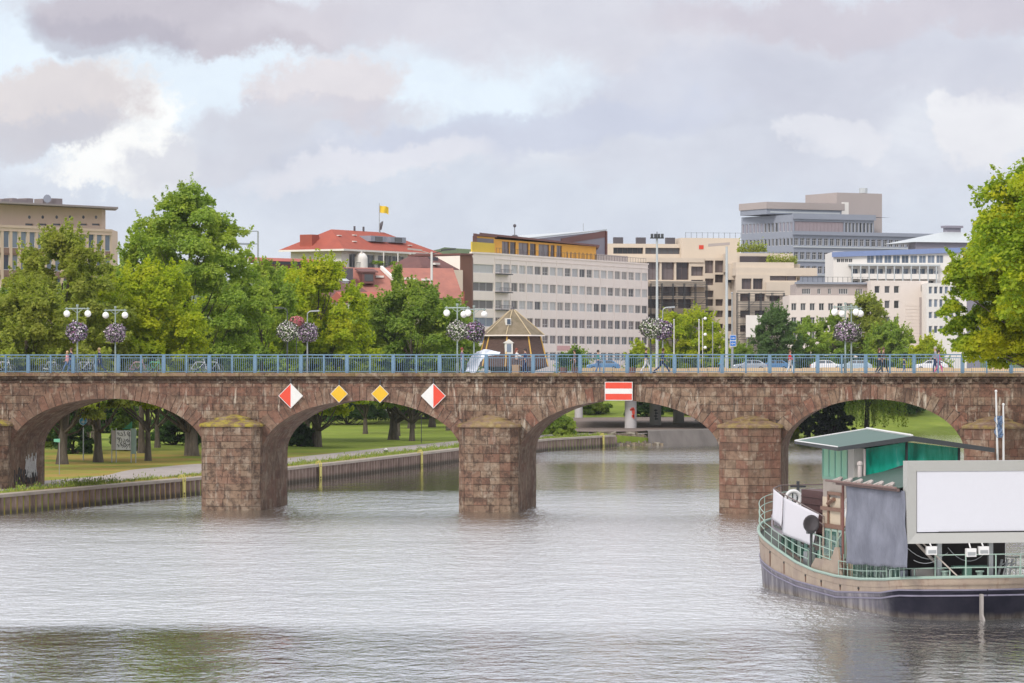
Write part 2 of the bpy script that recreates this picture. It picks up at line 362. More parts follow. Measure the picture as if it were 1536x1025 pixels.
def quay():
    rt=thing('quay_wall','brown corrugated sheet pile quay wall with pale coping along the park','quay wall',(0,0,0))
    t=NT('rusty_sheet_pile'); n=t.noise(1.3,6,.7,st=(1,1,.3)); tc=t.n('ShaderNodeTexCoord'); sp=t.n('ShaderNodeSeparateXYZ'); t.l(tc.outputs['Object'],sp.inputs[0])
    c=t.ramp(n,[(.3,(.10,.065,.052)),(.5,(.21,.145,.12)),(.72,(.30,.23,.19))]); wl=t.n('ShaderNodeMapRange'); t.l(sp.outputs[2],wl.inputs[0]); wl.inputs[1].default_value=.45; wl.inputs[2].default_value=.15
    c=t.mix(t.math('MULTIPLY',wl.outputs[0],.8),c,(.05,.045,.03)); t.set(c,.85)
    q=resample(BANK[:QUAY_END+2],.5); q=[p for p in q if p[0]<=13.2 and p[1]>150]
    m=MB(); pr=[]
    for i,(x,y) in enumerate(q):
        ix,iy=inland(x); k=i%2; off=(-.18,.18)[k]
        nx=q[min(i+1,len(q)-1)]; pr.append((x-ix*off,y-iy*off)); 
        if i+1<len(q): pr.append(((x*.6+nx[0]*.4)-ix*off,(y*.6+nx[1]*.4)-iy*off))
    for a,b in zip(pr[:-1],pr[1:]): m.quad((a[0],a[1],-2),(b[0],b[1],-2),(b[0],b[1],1.12),(a[0],a[1],1.12))
    m.build('sheet_piling',t.mat,rt)
    m=MB(); tl=[(q[i]) for i in range(0,len(q),6)]
    for a,b in zip(tl[:-1],tl[1:]):
        ia,ib=inland(a[0]),inland(b[0])
        P=[(a[0]-ia[0]*.28,a[1]-ia[1]*.28),(b[0]-ib[0]*.28,b[1]-ib[1]*.28),(b[0]+ib[0]*.75,b[1]+ib[1]*.75),(a[0]+ia[0]*.75,a[1]+ia[1]*.75)]
        m.prism([(p[0],p[1],1.12) for p in P],(0,0,.2))
    m.build('coping',paint('quay_coping',(.34,.29,.24),.9,0,.6,.6,.5),rt)
    return q
QP=quay()
# stone revetment after the piling ends
def bank_stones():
    m=MB(); rnd=random.Random(4)
    for i in range(420):
        t=rnd.random(); x=12.6+t*5.2; 
        # interpolate bank
        for a,b in zip(BANK[:-1],BANK[1:]):
            if a[0]<=x<=b[0]: y=a[1]+(b[1]-a[1])*(x-a[0])/(b[0]-a[0])
        d=rnd.uniform(-.3,3.2); ix,iy=inland(x); s=rnd.uniform(.18,.5); z=-.1+ .42*max(d,0)
        c=Vector((x+ix*d,y+iy*d,z)); q=[]
        for k in range(8): q.append(c+Vector(((k&1)*2-1+rnd.uniform(-.4,.4),((k>>1)&1)*2-1+rnd.uniform(-.4,.4),((k>>2)*2-1)*.7+rnd.uniform(-.3,.3)))*s)
        m.add(q,[(0,2,3,1),(4,5,7,6),(0,1,5,4),(1,3,7,5),(3,2,6,7),(2,0,4,6)])
    tag(m.build('bank_stones',island('bank_rubble',[(.20,.17,.13),(.28,.25,.2),(.15,.12,.09),(.24,.19,.13)],.9,3,.4)),'loose grey brown stones armouring the bank past the sheet piling','stones',kind='stuff')
bank_stones()
def quay_weeds():
    rng=np.random.default_rng(12); C=[];N=[]
    q=[p for p in QP if p[1]>215]
    for k in range(1500):
        x,y=q[rng.integers(0,len(q))]; ix,iy=inland(x); d=rng.uniform(.8,2.5); big=(236<y<246 and rng.random()<.9) or rng.random()<.12
        h=.32 if big else .09; n=26 if big else 7; c=np.array([x+ix*d,y+iy*d,1.30])
        P=c+rng.normal(size=(n,3))*np.array([.16,.16,0])+np.abs(rng.normal(size=(n,3)))*np.array([0,0,h*.6]); C.append(P)
    C=np.concatenate(C); N=rng.normal(size=C.shape)*np.array([1,1,.4]); N/=np.linalg.norm(N,axis=1)[:,None]
    A=np.cross(N,np.array([0,0,1.0])); A/=np.linalg.norm(A,axis=1)[:,None]+1e-9; V=np.empty((len(C),3,3)); hh=rng.uniform(.06,.2,len(C))[:,None]
    V[:,0]=C-A*.035; V[:,1]=C+A*.035; V[:,2]=C+np.array([0,0,1.0])*hh+N*hh*.3
    me=bpy.data.meshes.new('grass_tufts'); me.from_pydata(V.reshape(-1,3).tolist(),[],np.arange(len(C)*3).reshape(-1,3).tolist()); me.materials.append(island('verge_grass',[(.20,.30,.04),(.28,.36,.05),(.16,.22,.04),(.35,.36,.10)],.9,2,.3)); o=bpy.data.objects.new('grass_tufts',me); COL.objects.link(o); tag(o,'tufts of grass and weeds along the quay edge','grass',kind='stuff')
quay_weeds()
def hills():
    def hill_mat(nm,a,b,h):
        t=NT(nm); n=t.noise(.02,7,.7); c=t.ramp(n,[(.35,a),(.65,b)]); t.set(c,1,spec=0); return t.mat
    for nm,Z,hh,sd,lab in (('hill',2600,1.0,1,'distant wooded ridge behind the red roofed house'),('hill',3400,1.32,7,'far blue green ridge at the back of the town')):
        rnd=random.Random(sd); m=MB(); X0,X1,n=-900,900,180; prof=[]
        for i in range(n+1):
            x=X0+(X1-X0)*i/n; h=(78+14*math.sin(x/210+sd)+8*math.sin(x/75+sd*2)+rnd.uniform(-1.5,1.5))*hh*(1-.25*smooth(-100,400,x)); prof.append((x,h))
        V=[];rows=14
        for (x,h) in prof:
            for r in range(rows+1):
                t=r/rows; V.append((x,Z-700*(1-t)+rnd.uniform(-8,8),-5+(h+5)*smooth(0,1,t)+rnd.uniform(-1.5,1.5)))
        k=rows+1; m.add(V,[(i*k+r,(i+1)*k+r,(i+1)*k+r+1,i*k+r+1) for i in range(n) for r in range(rows)])
        tag(m.build(nm,hill_mat('forest_hill_%d'%sd,(.05,.08,.035),(.11,.14,.06),.28 if sd==1 else .38)),lab,kind='structure')
hills()
# ------------------------------------------------------------------ the old stone bridge
BD=230.0; BA=math.atan((1500-768)/F); cA,sA=math.cos(BA),math.sin(BA); BW=8.4     # distance, skew, width
def bu(px,w=0.0):    # station along the bridge for a photo column, at depth w behind the front face
    t=(px-CX)/F; # X=u cA+w sA ; Z=BD-u sA+w cA
    return (t*(BD+w*cA)-w*sA)/(cA+t*sA)
def bz(py,u=0.0,w=0.0): return gz(py,BD-u*sA+w*cA)
def bw(u,w,z): return Vector((u*cA+w*sA,BD-u*sA+w*cA,z))
BRZ=-BA   # rotation about z of the bridge frame
Z_CR,Z_SP,Z_WB=7.42,3.85,8.55
ARCH=[]
for (l,r,c) in ((16,307,598),(393,692,601),(779,1081,601),(1171,1447,599)):
    u0,u1=bu(l),bu(r); cz=bz(c,(u0+u1)/2); ARCH.append((u0,u1,cz,cz-3.6))
# arches beyond the frame, same rhythm
sp_=17.3
ARCH=[(ARCH[0][0]-sp_,ARCH[0][0]-3.9,7.3,3.8)]+ARCH+[(ARCH[-1][1]+3.9,ARCH[-1][1]+sp_,7.3,3.8)]
UL,UR=ARCH[0][0]-8,ARCH[-1][1]+30
def intr(u):
    for (a,b,cz,sz) in ARCH:
        if a<u<b:
            c=(a+b)/2; h=(b-a)/2; s=max(0,1-((u-c)/h)**2); return sz+(cz-sz)*math.sqrt(s)
    return -2.0
def extr(u,t=.95):
    best=-2.0
    for (a,b,cz,sz) in ARCH:
        c=(a+b)/2; h=(b-a)/2+t
        if abs(u-c)<h: best=max(best,sz+(cz-sz+t)*math.sqrt(1-((u-c)/h)**2))
    return best
bridge=thing('stone_bridge','old red sandstone arch bridge with weathered cutwaters crossing the river','bridge',(0,BD,0),BRZ)
def lm(): return MB()
def masonry_wall(m,u0,u1,z0,z1,w,low,rnd,course=.52,seg=.22,kf=None):
    z=z0
    while z<z1-.05:
        ch=min(course*rnd.uniform(.85,1.2),z1-z); 
        if z1-(z+ch)<.2: ch=z1-z
        u=u0-rnd.uniform(0,.8)
        while u<u1:
            L=rnd.uniform(.6,1.5); a,b=max(u,u0),min(u+L,u1); u+=L
            if b-a<.06: continue
            g=.014; a+=g; b-=g; za,zb=z+g,z+ch-g; off=w-.035-rnd.random()*.035
            n=max(1,int((b-a)/seg+.5)); us=[a+(b-a)*i/n for i in range(n+1)]
            lo=[max(za,low(x)) for x in us]
            runs=[];cur=[]
            for x,l in zip(us,lo):
                if l<zb-.04: cur.append((x,l))
                else:
                    if len(cur)>1: runs.append(cur)
                    cur=[]
            if len(cur)>1: runs.append(cur)
            kk=kf((a+b)/2) if kf else 0
            for rn in runs:
                N=len(rn); V=[(x,off,zb) for x,_ in rn]+[(x,off,l) for x,l in rn]+[(x,w,zb) for x,_ in rn]+[(x,w,l) for x,l in rn]
                Fs=[]
                for i in range(N-1):
                    Fs+= [(i,N+i,N+i+1,i+1),(i,i+1,2*N+i+1,2*N+i),(N+i+1,N+i,3*N+i,3*N+i+1)]
                Fs+=[(N-1,2*N-1,4*N-1,3*N-1),(N,0,2*N,3*N)]
                m.add(V,Fs,kk)
        z+=ch
def build_bridge():
    rnd=random.Random(11)
    # core (mortar) faces, front and back, and road plate
    m=MB(); us=[]; x=UL
    brk=sorted([a for A in ARCH for a in A[:2]]); 
    while x<UR: us.append(x); x+=.3
    us+= [b+e for b in brk for e in (-.001,.001)]+[a+(b-a)*k/60*.5 for (a,b,_,_) in ARCH for k in (.15,.5,1,2,3)]+[b-(b-a)*k/60*.5 for (a,b,_,_) in ARCH for k in (.15,.5,1,2,3)]
    us=sorted(set(us))
    for w in (0,BW):
        for a,b in zip(us[:-1],us[1:]):
            la,lb=intr(a+1e-4),intr(b-1e-4)
            P=[(a,w,la),(b,w,lb),(b,w,Z_WB),(a,w,Z_WB)]
            m.poly(P if w==0 else P[::-1])
    m.build('core_wall',M_mortar,bridge)
    m=MB(); masonry_wall(m,UL,UR,-1.2,Z_WB,0,lambda u:extr(u),rnd,kf=lambda u: 0 if (u<-6 or u>14) and rnd.random()<.7 else 1)
    m.build('spandrel_wall',[M_stone,M_stoneB],bridge)
    m=MB(); rb=random.Random(5)
    m.xf=Matrix.Translation((0,BW,0))@Matrix.Scale(-1,4,(0,1,0)); masonry_wall(m,UL,UR,-1.2,Z_WB,0,lambda u:extr(u),rb,.5,.5); m.build('spandrel_wall',[M_stone,M_stoneB],bridge)
    # voussoir rings
    for ai,(a,b,cz,sz) in enumerate(ARCH):
        c=(a+b)/2; h=(b-a)/2; rise=cz-sz; pts=[]
        for i in range(401):
            t=math.pi*i/400; pts.append((c-h*math.cos(t),sz+rise*math.sin(t)))
        acc=[0]
        for p,q in zip(pts[:-1],pts[1:]): acc.append(acc[-1]+math.dist(p,q))
        def at(s):
            s=max(0,min(acc[-1],s))
            import bisect
            j=min(max(bisect.bisect_left(acc,s),1),400); f=(s-acc[j-1])/(acc[j]-acc[j-1]); P=(pts[j-1][0]+(pts[j][0]-pts[j-1][0])*f,pts[j-1][1]+(pts[j][1]-pts[j-1][1])*f)
            d=(pts[j][0]-pts[j-1][0],pts[j][1]-pts[j-1][1]); L=math.hypot(*d); return P,(-d[1]/L,d[0]/L)
        for side in (0,1):
            m=MB(); n=int(acc[-1]/.5); s=0; cuts=[0]
            for i in range(n): cuts.append(cuts[-1]+rnd.uniform(.8,1.2))
            cuts=[k*acc[-1]/cuts[-1] for k in cuts]
            for s0,s1 in zip(cuts[:-1],cuts[1:]):
                g=.018; (p0,n0),(p1,n1)=at(s0+g),at(s1-g); th=rnd.choice((.92,.95,1.0,1.04)); pm,nm=at((s0+s1)/2)
                f=(-.035-rnd.random()*.03); bk=.5
                def Q(p,nv,e,w): 
                    z=p[1]+nv[1]*e; return (p[0]+nv[0]*e,w if side==0 else BW-w,min(z,Z_WB-.005))
                th=min(th,Z_WB-.01-cz) if abs(nm[1])>.98 else th
                V=[Q(p0,n0,.0,f),Q(pm,nm,0,f),Q(p1,n1,0,f),Q(p1,n1,th,f),Q(p0,n0,th,f),Q(p0,n0,.0,bk),Q(pm,nm,0,bk),Q(p1,n1,0,bk),Q(p1,n1,th,0),Q(p0,n0,th,0)]
                Fs=[(0,1,2,3,4),(5,6,1,0),(6,7,2,1),(3,2,7,8),(4,3,8,9),(0,4,9,5)]
                m.add(V,Fs if side==0 else [tuple(reversed(x)) for x in Fs],0 if rnd.random()<.5 else 1)
            m.build('arch_ring',[M_ringA,M_ringB] if ai>2 else [M_ringC,M_ringC],bridge)
        # barrel vault: courses of stones running through, jambs down to the river bed
        m=MB(); P=[(a,-2.0)]+[(a,sz*k/6) for k in range(1,6)]+[pts[i] for i in range(0,401,8)]+[(b,sz*k/6) for k in range(5,0,-1)]+[(b,-2.0)]
        for p,q in zip(P[:-1],P[1:]):
            w=.06
            while w<BW-.06:
                L=rnd.uniform(.7,1.6); w1=min(w+L,BW-.06)
                cx=(p[0]+q[0])/2-c; o=.004
                def S(t,z): return (t,z)
                m.quad((p[0],w+.01,p[1]),(q[0],w+.01,q[1]),(q[0],w1-.01,q[1]),(p[0],w1-.01,p[1])); w=w1
        m.build('barrel_vault',M_vault,bridge)
    # piers with cutwaters
    gaps=[(ARCH[i][1],ARCH[i+1][0]) for i in range(len(ARCH)-1)]
    for gi,(a,b) in enumerate(gaps):
        c=(a+b)/2; h=(b-a)/2
        pr=thing('pier','', '') if False else None
        if gi in (0,1,2): outl=[(-h,0),(-h,-.75),(-h+.45,-1.35),(-h+1.1,-1.6),(h-1.1,-1.6),(h-.45,-1.35),(h,-.75),(h,0)]
        else: outl=[(-h,0),(-h,-.7),(0,-2.1),(h,-.7),(h,0)]
        ztop=5.62
        core=MB(); n=len(outl); V=[(c+x,y+.03*(y<0),-2) for x,y in outl]+[(c+x,y+.03*(y<0),ztop) for x,y in outl]
        core.add(V,[(i,i+1,n+i+1,n+i) for i in range(n-1)]+[tuple(range(n,2*n))])
        pt=core.build('pier',M_mortar,bridge)
        m=MB(); z=-1.2
        while z<ztop-.05:
            ch=rnd.uniform(.42,.6)
            if ztop-z-ch<.25: ch=ztop-z
            for (x0,y0),(x1,y1) in zip(outl[:-1],outl[1:]):
                L=math.hypot(x1-x0,y1-y0); nx,ny=(y1-y0)/L,-(x1-x0)/L; s=0
                if L>1.3: s=-rnd.uniform(0,.5)
                while s<L-.001:
                    bl=rnd.uniform(.55,1.25) if L>1.3 else L
                    s0,s1=max(s,0),min(s+bl,L); s+=bl
                    if L-s1<.18: s1=L; s=L
                    g=.014; e=.03+rnd.random()*.03 if L>1.3 else .045; A=[]
                    ga=g if s0>0 else 0; gb=g if s1<L else 0
                    for ss in (s0+ga,s1-gb):
                        A.append((c+x0+(x1-x0)*ss/L,y0+(y1-y0)*ss/L))
                    ox,oy=-nx*e*-1,-ny*e*-1
                    ox,oy=( (y1-y0)/L*e, -(x1-x0)/L*e)
                    V=[(A[0][0]+ox,A[0][1]+oy,z+g),(A[1][0]+ox,A[1][1]+oy,z+g),(A[1][0]+ox,A[1][1]+oy,z+ch-g),(A[0][0]+ox,A[0][1]+oy,z+ch-g)]
                    V+=[(A[0][0],A[0][1],z+g),(A[1][0],A[1][1],z+g),(A[1][0],A[1][1],z+ch-g),(A[0][0],A[0][1],z+ch-g)]
                    m.add(V,[(0,1,2,3),(1,0,4,5),(2,1,5,6),(3,2,6,7),(0,3,7,4)])
            z+=ch
        m.build('facing_stones',M_pierR if gi in (3,4) else M_pier,pt)
        # stepped cap
        m=MB()
        def loop(s,z,sy=1): return [(c+x*s,(y*s*sy if y<0 else -.05),z) for x,y in outl]
        lv=[(1.09,ztop),(1.1,ztop+.12),(1.06,ztop+.2),(.62,ztop+.46),(.62,ztop+.56),(.52,ztop+.62),(.12,ztop+.8)]
        rows=[loop(s,z) for s,z in lv]; V=[p for r in rows for p in r]; Fs=[tuple(range(n-1,-1,-1))]
        for r in range(len(rows)-1):
            for i in range(n-1): Fs.append((r*n+i,r*n+i+1,(r+1)*n+i+1,(r+1)*n+i))
        Fs.append(tuple((len(rows)-1)*n+i for i in range(n))); m.add(V,Fs)
        m.build('cap',M_cap if gi in (0,1) else M_cap2,pt)
        # downstream side buttress
        m=MB(); V=[(c-h,BW,-2),(c+h,BW,-2),(c,BW+1.8,-2),(c-h,BW,5.6),(c+h,BW,5.6),(c,BW+1.8,5.4)]; m.add(V,[(1,0,3,4),(0,2,5,3),(2,1,4,5),(3,5,4)]); m.build('buttress',M_pier,pt)
    # cornice moulding, coping slabs
    for side in (0,1):
        def y(w): return w if side==0 else BW-w
        m=MB(); x=UL
        while x<UR:
            L=rnd.uniform(1.0,1.7); a,b=x+.006,min(x+L,UR)-.006; x+=L
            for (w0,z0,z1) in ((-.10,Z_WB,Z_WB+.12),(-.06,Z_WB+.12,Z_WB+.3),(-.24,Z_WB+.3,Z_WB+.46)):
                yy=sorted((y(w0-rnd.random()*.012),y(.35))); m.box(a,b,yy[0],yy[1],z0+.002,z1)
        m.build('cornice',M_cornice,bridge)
        m=MB(); x=UL
        while x<UR:
            L=rnd.uniform(1.6,2.4); yy=sorted((y(-.36-rnd.random()*.02),y(.55))); m.box(x+.006,min(x+L,UR)-.006,yy[0],yy[1],Z_WB+.462,Z_WB+.68+rnd.random()*.015); x+=L
        m.build('coping',M_coping,bridge,bevel=.02)
    m=MB(); x=bu(700)
    while x<UR-1: m.box(x,x+.28,-.22,0,Z_WB+.06,Z_WB+.298); x+=1.15
    m.build('corbels',M_cornice,bridge)
    m=MB(); m.box(UL,UR,.56,BW-.56,Z_WB+.1,Z_WB+.6); m.build('deck',M_path,bridge)
    # iron stain and down pipe on the pointed pier
build_bridge()
ZD=Z_WB+.62     # walking level
# railings
def railing(w,label,matr,seed):
    o=thing('bridge_railing',label,'railing',tuple(bw(0,w,ZD)),BRZ,'steel railings of the stone bridge')
    rnd=random.Random(seed); a,b=bu(-25,w),bu(1590,w)
    m=MB(); m.box(a,b,-.05,.05,1.27,1.33); m.box(a,b,-.03,.03,1.08,1.12); m.box(a,b,-.03,.03,.13,.17); m.build('rail',matr,o)
    n=46; st=(b-a)/n; pmesh=None; bars=None
    for i in range(n+1):
        wd=.06 if i%2 else .11
        key=i%2
        m=MB(); m.box(-wd,wd,-.055,.055,.0,1.268); p=m.build('post',matr,o,(a+i*st,0,0)) 
        if i<n:
            if bars is None:
                m=MB(); k=11
                for j in range(1,k):
                    xx=st*j/k; m.box(xx-.013,xx+.013,-.013,.013,.17,1.08)
                # short upper bars
                for j in range(1,4): xx=st*j/4; m.box(xx-.012,xx+.012,-.01,.01,1.12,1.27)
                bars=m.build('bar_panel',matr,o,(a+i*st,0,0))
            else:
                c=bars.copy(); COL.objects.link(c); c.location=(a+i*st,0,0)
    return o
railing(.05,'blue steel railing on the near edge of the bridge',M_blue,1)
railing(BW-.05,'paler blue steel railing on the far edge of the bridge',M_blue2,2)

# navigation signs hanging on the bridge face
def emat(name,c): 
    return paint(name,c,.4,0,.3,2.2,.7)
M_red=emat('sign_red',(.60,.05,.02)); M_wh=emat('sign_white',(.62,.62,.60)); M_yel=emat('sign_yellow',(.62,.37,.006))
def diamond(px,py,r,label,kind):
    u=bu(px,-.3); z=bz(py,u,-.3); s=r/22.4
    o=thing('navigation_sign',label,'sign',tuple(bw(u,-.30,z)),BRZ,'diamond signs on the bridge face')
    m=MB(); m.prism([(-s,0,0),(0,0,-s),(s,0,0),(0,0,s)],(0,.04,0)); m.build('rim',M_wh,o)
    k=s*.94; e=-.006
    m=MB()
    if kind=='y': m.prism([(-k,e,0),(0,e,-k),(k,e,0),(0,e,k)],(0,.006,0)); m.build('panel',M_yel,o)
    else:
        sg=1 if kind=='rw' else -1
        A=[(-k,e,0),(0,e,-k),(0,e,k)] if sg>0 else [(0,e,-k),(k,e,0),(0,e,k)]; B=[(0,e,-k),(k,e,0),(0,e,k)] if sg>0 else [(-k,e,0),(0,e,-k),(0,e,k)]
        m.prism(A,(0,.006,0)); m.build('red_half',M_red,o); m=MB(); m.prism(B,(0,.006,0)); m.build('white_half',M_wh,o)
    m=MB(); m.box(-.03,.03,.04,.30,-.1,.1); m.box(-.03,.03,.04,.08,0,s+ .35); m.build('bracket',M_dgrey,o)
diamond(436,594,19,'red and white diamond sign left of the two yellow ones, red half on the left','rw')
diamond(508.5,591,13.5,'yellow diamond sign beside the red and white sign with its red half left','y')
diamond(570,591,13.5,'yellow diamond sign nearer the middle pier, right one of the two','y')
diamond(650,594,19,'red and white diamond sign by the middle pier, red half on the right','wr')
def rect_sign():
    u=bu(928,-.3); z=bz(587,u,-.3); o=thing('no_entry_board','red board with white middle stripe over the third arch','sign',tuple(bw(u,-.32,z)),BRZ)
    W,H=.93,.62; m=MB(); m.box(-W,W,0,.05,-H,H); m.build('board',M_wh,o)
    k=.04
    m=MB(); m.box(-W+k,W-k,-.006,0,H*.28,H-k); m.box(-W+k,W-k,-.006,0,-H+k,-H*.28); m.build('red_stripes',M_red,o)
    m=MB(); m.box(-.6,-.54,.05,.3,-H,H); m.box(.54,.6,.05,.3,-H,H); m.build('bracket',M_dgrey,o)
rect_sign()

# street lamps and flower balls on the bridge
M_globe=NT('opal_glass').set((.85,.85,.83),.15)
M_green_pole=paint('grey_green_pole',(.30,.36,.34),.5,.2)
def petal_mat(nm,cs):
    t=NT(nm); g=t.n('ShaderNodeNewGeometry')
    oi=t.n('ShaderNodeObjectInfo')
    c=t.ramp(g.outputs['Random Per Island'],[(0,(.03,.05,.02)),(.22,(.06,.10,.03)),(.42,cs[0]),(.58,cs[1]),(.74,cs[2]),(.88,cs[3])],'CONSTANT')
    t.set(c,.8,spec=.2); return t.mat
PM=[petal_mat('violet_petals',[(.18,.10,.28),(.42,.34,.46),(.60,.56,.58),(.26,.10,.20)]),petal_mat('mauve_petals',[(.40,.30,.42),(.52,.44,.50),(.24,.13,.26),(.62,.58,.56)]),petal_mat('white_petals',[(.62,.62,.52),(.10,.13,.04),(.66,.65,.60),(.22,.14,.24)])]
def quads_mesh(name,C,N,S,mat,asp=1.0,rng=None):
    """many small leaf quads: centres C, normals N, half sizes S"""
    n=len(C); A=np.cross(N,rng.normal(size=(n,3))); A/=np.linalg.norm(A,axis=1)[:,None]+1e-9; B=np.cross(N,A); B/=np.linalg.norm(B,axis=1)[:,None]+1e-9
    S=S[:,None]; V=np.empty((n,4,3)); V[:,0]=C-A*S; V[:,1]=C-B*S*asp; V[:,2]=C+A*S; V[:,3]=C+B*S*asp
    V[:,2]+=N*S*.25; V[:,0]+=N*S*.25
    me=bpy.data.meshes.new(name); me.vertices.add(4*n); me.vertices.foreach_set('co',V.astype(np.float32).ravel()); me.loops.add(4*n)
    me.loops.foreach_set('vertex_index',np.arange(4*n,dtype=np.int32)); me.polygons.add(n); me.polygons.foreach_set('loop_start',np.arange(0,4*n,4,dtype=np.int32))
    me.polygons.foreach_set('loop_total',np.full(n,4,dtype=np.int32)); me.materials.append(mat); me.update(calc_edges=True); return me
def flower_mesh(seed):
    rng=np.random.default_rng(seed); n=2600; d=rng.normal(size=(n,3)); d/=np.linalg.norm(d,axis=1)[:,None]
    r=.72*(.74+.26*rng.random(n)**.5)*(1+.09*np.sin(d[:,0]*4+seed*2)*np.cos(d[:,2]*3+seed)+.05*np.sin(d[:,1]*9+d[:,2]*7))+.10*(rng.random(n)<.06); C=d*r[:,None]; C[:,2]*=.95
    N=d+rng.normal(size=(n,3))*.5; N/=np.linalg.norm(N,axis=1)[:,None]
    return quads_mesh('flower_ball',C,N,rng.uniform(.03,.07,n),PM[seed%3],1,rng)
FM=[flower_mesh(k) for k in range(3)]
lamp_proto=None
def globe_lamp(u,w,label,yaw=0):
    global lamp_proto
    if lamp_proto is None:
        o=thing('street_lamp',label,'street lamp',(0,0,0),0,'globe street lamps on the bridge'); lamp_proto=o
        m=MB(); m.cyl(0,0,-.25,4.35,.06,8,r1=.045); m.cyl(0,0,-.25,.5,.1,8); m.cyl(0,0,4.35,4.5,.09,8); m.build('pole',M_green_pole,o)
        m=MB(); m.tube([(-.85,0,4.2),(.85,0,4.2)],.035,6); m.box(-.55,.55,-.05,.05,4.18,4.26)
        for s in (-1,1): m.cyl(s*.72,0,4.02,4.3,.05,8); m.tube([(0,0,3.9),(s*.4,0,4.2)],.02,5)
        m.build('cross_arm',M_green_pole,o)
        for s in (-1,1):
            m=MB(); m.sph((s*.72,0,3.86),.235,12); m.build('globe',M_globe,o,smooth=True)
            m=MB(); m.cyl(s*.72,0,4.02,4.1,.15,10,r1=.07); m.build('collar',M_green_pole,o)
    else: o=dup(lamp_proto,label=label)
    o.location=bw(u,w,ZD+.25); o.rotation_euler=(0,0,BRZ+yaw); return o
def ball(u,w,z,label,k):
    o=bpy.data.objects.new('flower_ball',FM[k%3]); COL.objects.link(o); o.location=bw(u,w,z); o.rotation_euler=(0,0,k*1.1)
    tag(o,label,'flower ball','flower balls on the bridge lamp posts'); return o
WL,WR=.45,BW-.45
for i,(px,w,py,lab,lb2,yaw) in enumerate(((116,WL,498,'two globe street lamp at the pink shirted walker, leftmost on the bridge','purple and white flower ball on the leftmost lamp post',0.1),
    (173,WR,500,'two globe street lamp just right of the man in navy','pale mauve flower ball right of the man in navy',-.1),
    (686,WL,496,'globe lamp beside the flapping silver sheet, nearer post of the pair','white and violet flower ball on the nearer post by the round hut',0),
    (711,WR,498,'globe lamp behind the silver sheet, farther post of the pair by the hut','mauve flower ball on the farther post beside the round hut',0),
    (1268,WL,497,'globe lamp nearer of the pair before the pale stone office','white flower ball on the nearer post before the pale stone office',.25),
    (1277,WR,499,'globe lamp farther of the pair before the pale stone office','violet flower ball peeping out behind the one before the stone office',-.5))):
    u=bu(px,w); globe_lamp(u,w,lab,yaw); ball(u,w,bz(py,u,w),lb2,i)
M_hook=M_grey
def hook_lamp(px,w,label,h,arm,mat):
    u=bu(px,w); o=thing('street_lamp',label,'street lamp',tuple(bw(u,w,ZD)),BRZ,'hooked street lamps on the bridge')
    m=MB(); m.cyl(0,0,0,h,.06,8,r1=.04); P=[(0,0,h)]
    for k in range(1,7): t=k/6*math.pi*.5; P.append((arm*(1-math.cos(t))*1.0,0,h+.28*math.sin(t)))
    m.tube(P,.035,6); m.build('pole',mat,o); m=MB(); e=P[-1]; s=1 if arm>0 else -1
    m.prism([(e[0]-.05*s,-.1,e[2]-.06),(e[0]+.5*s,-.12,e[2]-.03),(e[0]+.5*s,.12,e[2]-.03),(e[0]-.05*s,.1,e[2]-.06)],(0,0,.1)); m.build('lamp_head',mat,o)
hook_lamp(431,WL,'dark hooked lamp left of a pair among green trees',4.2,-.35,M_dgrey)
hook_lamp(461,WR,'light grey hooked lamp right of a pair among green trees',4.1,.35,M_grey)
hook_lamp(976,WL,'dark post carrying a flower ball before the white mast',3.3,-.05,M_dgrey)
hook_lamp(994,WR,'hooked pale lamp right behind the white floodlight mast',4.3,.35,M_grey)
for i,(px,w,py,lab) in enumerate(((431,WL,497,'creamy white flower ball on the dark hooked lamp'),(461,WR,499,'violet flower ball on the light grey hooked lamp'),
    (976,WL,493,'dark leafy flower ball directly left of the white mast'),(994,WR,495,'mauve flower ball just right of the white mast'))):
    u=bu(px,w); ball(u,w,bz(py,u,w),lab,(2,1,2,0)[i])
def pink_basket():
    u=bu(445,WR-.8); o=thing('flower_basket','small pink geranium basket between two flower balls','flower basket',tuple(bw(u,WR-.8,ZD)),BRZ)
    m=MB(); m.cyl(0,0,0,3.6,.03,6); m.sph((0,0,3.55),.3,10,sc=(1,1,.6)); m.build('stand',M_dgrey,o)
    rng=np.random.default_rng(3); n=900; d=rng.normal(size=(n,3)); d/=np.linalg.norm(d,axis=1)[:,None]; C=d*np.array([.55,.45,.38])*(rng.random(n)**.3)[:,None]+np.array([0,0,3.65])
    pm=island('geranium',[(.55,.16,.17),(.62,.25,.25),(.05,.1,.03),(.5,.12,.16)],.8); me=quads_mesh('blossoms',C,d,rng.uniform(.04,.07,n),pm,1,rng)
    b=bpy.data.objects.new('blossoms',me); COL.objects.link(b); b.parent=o
pink_basket()
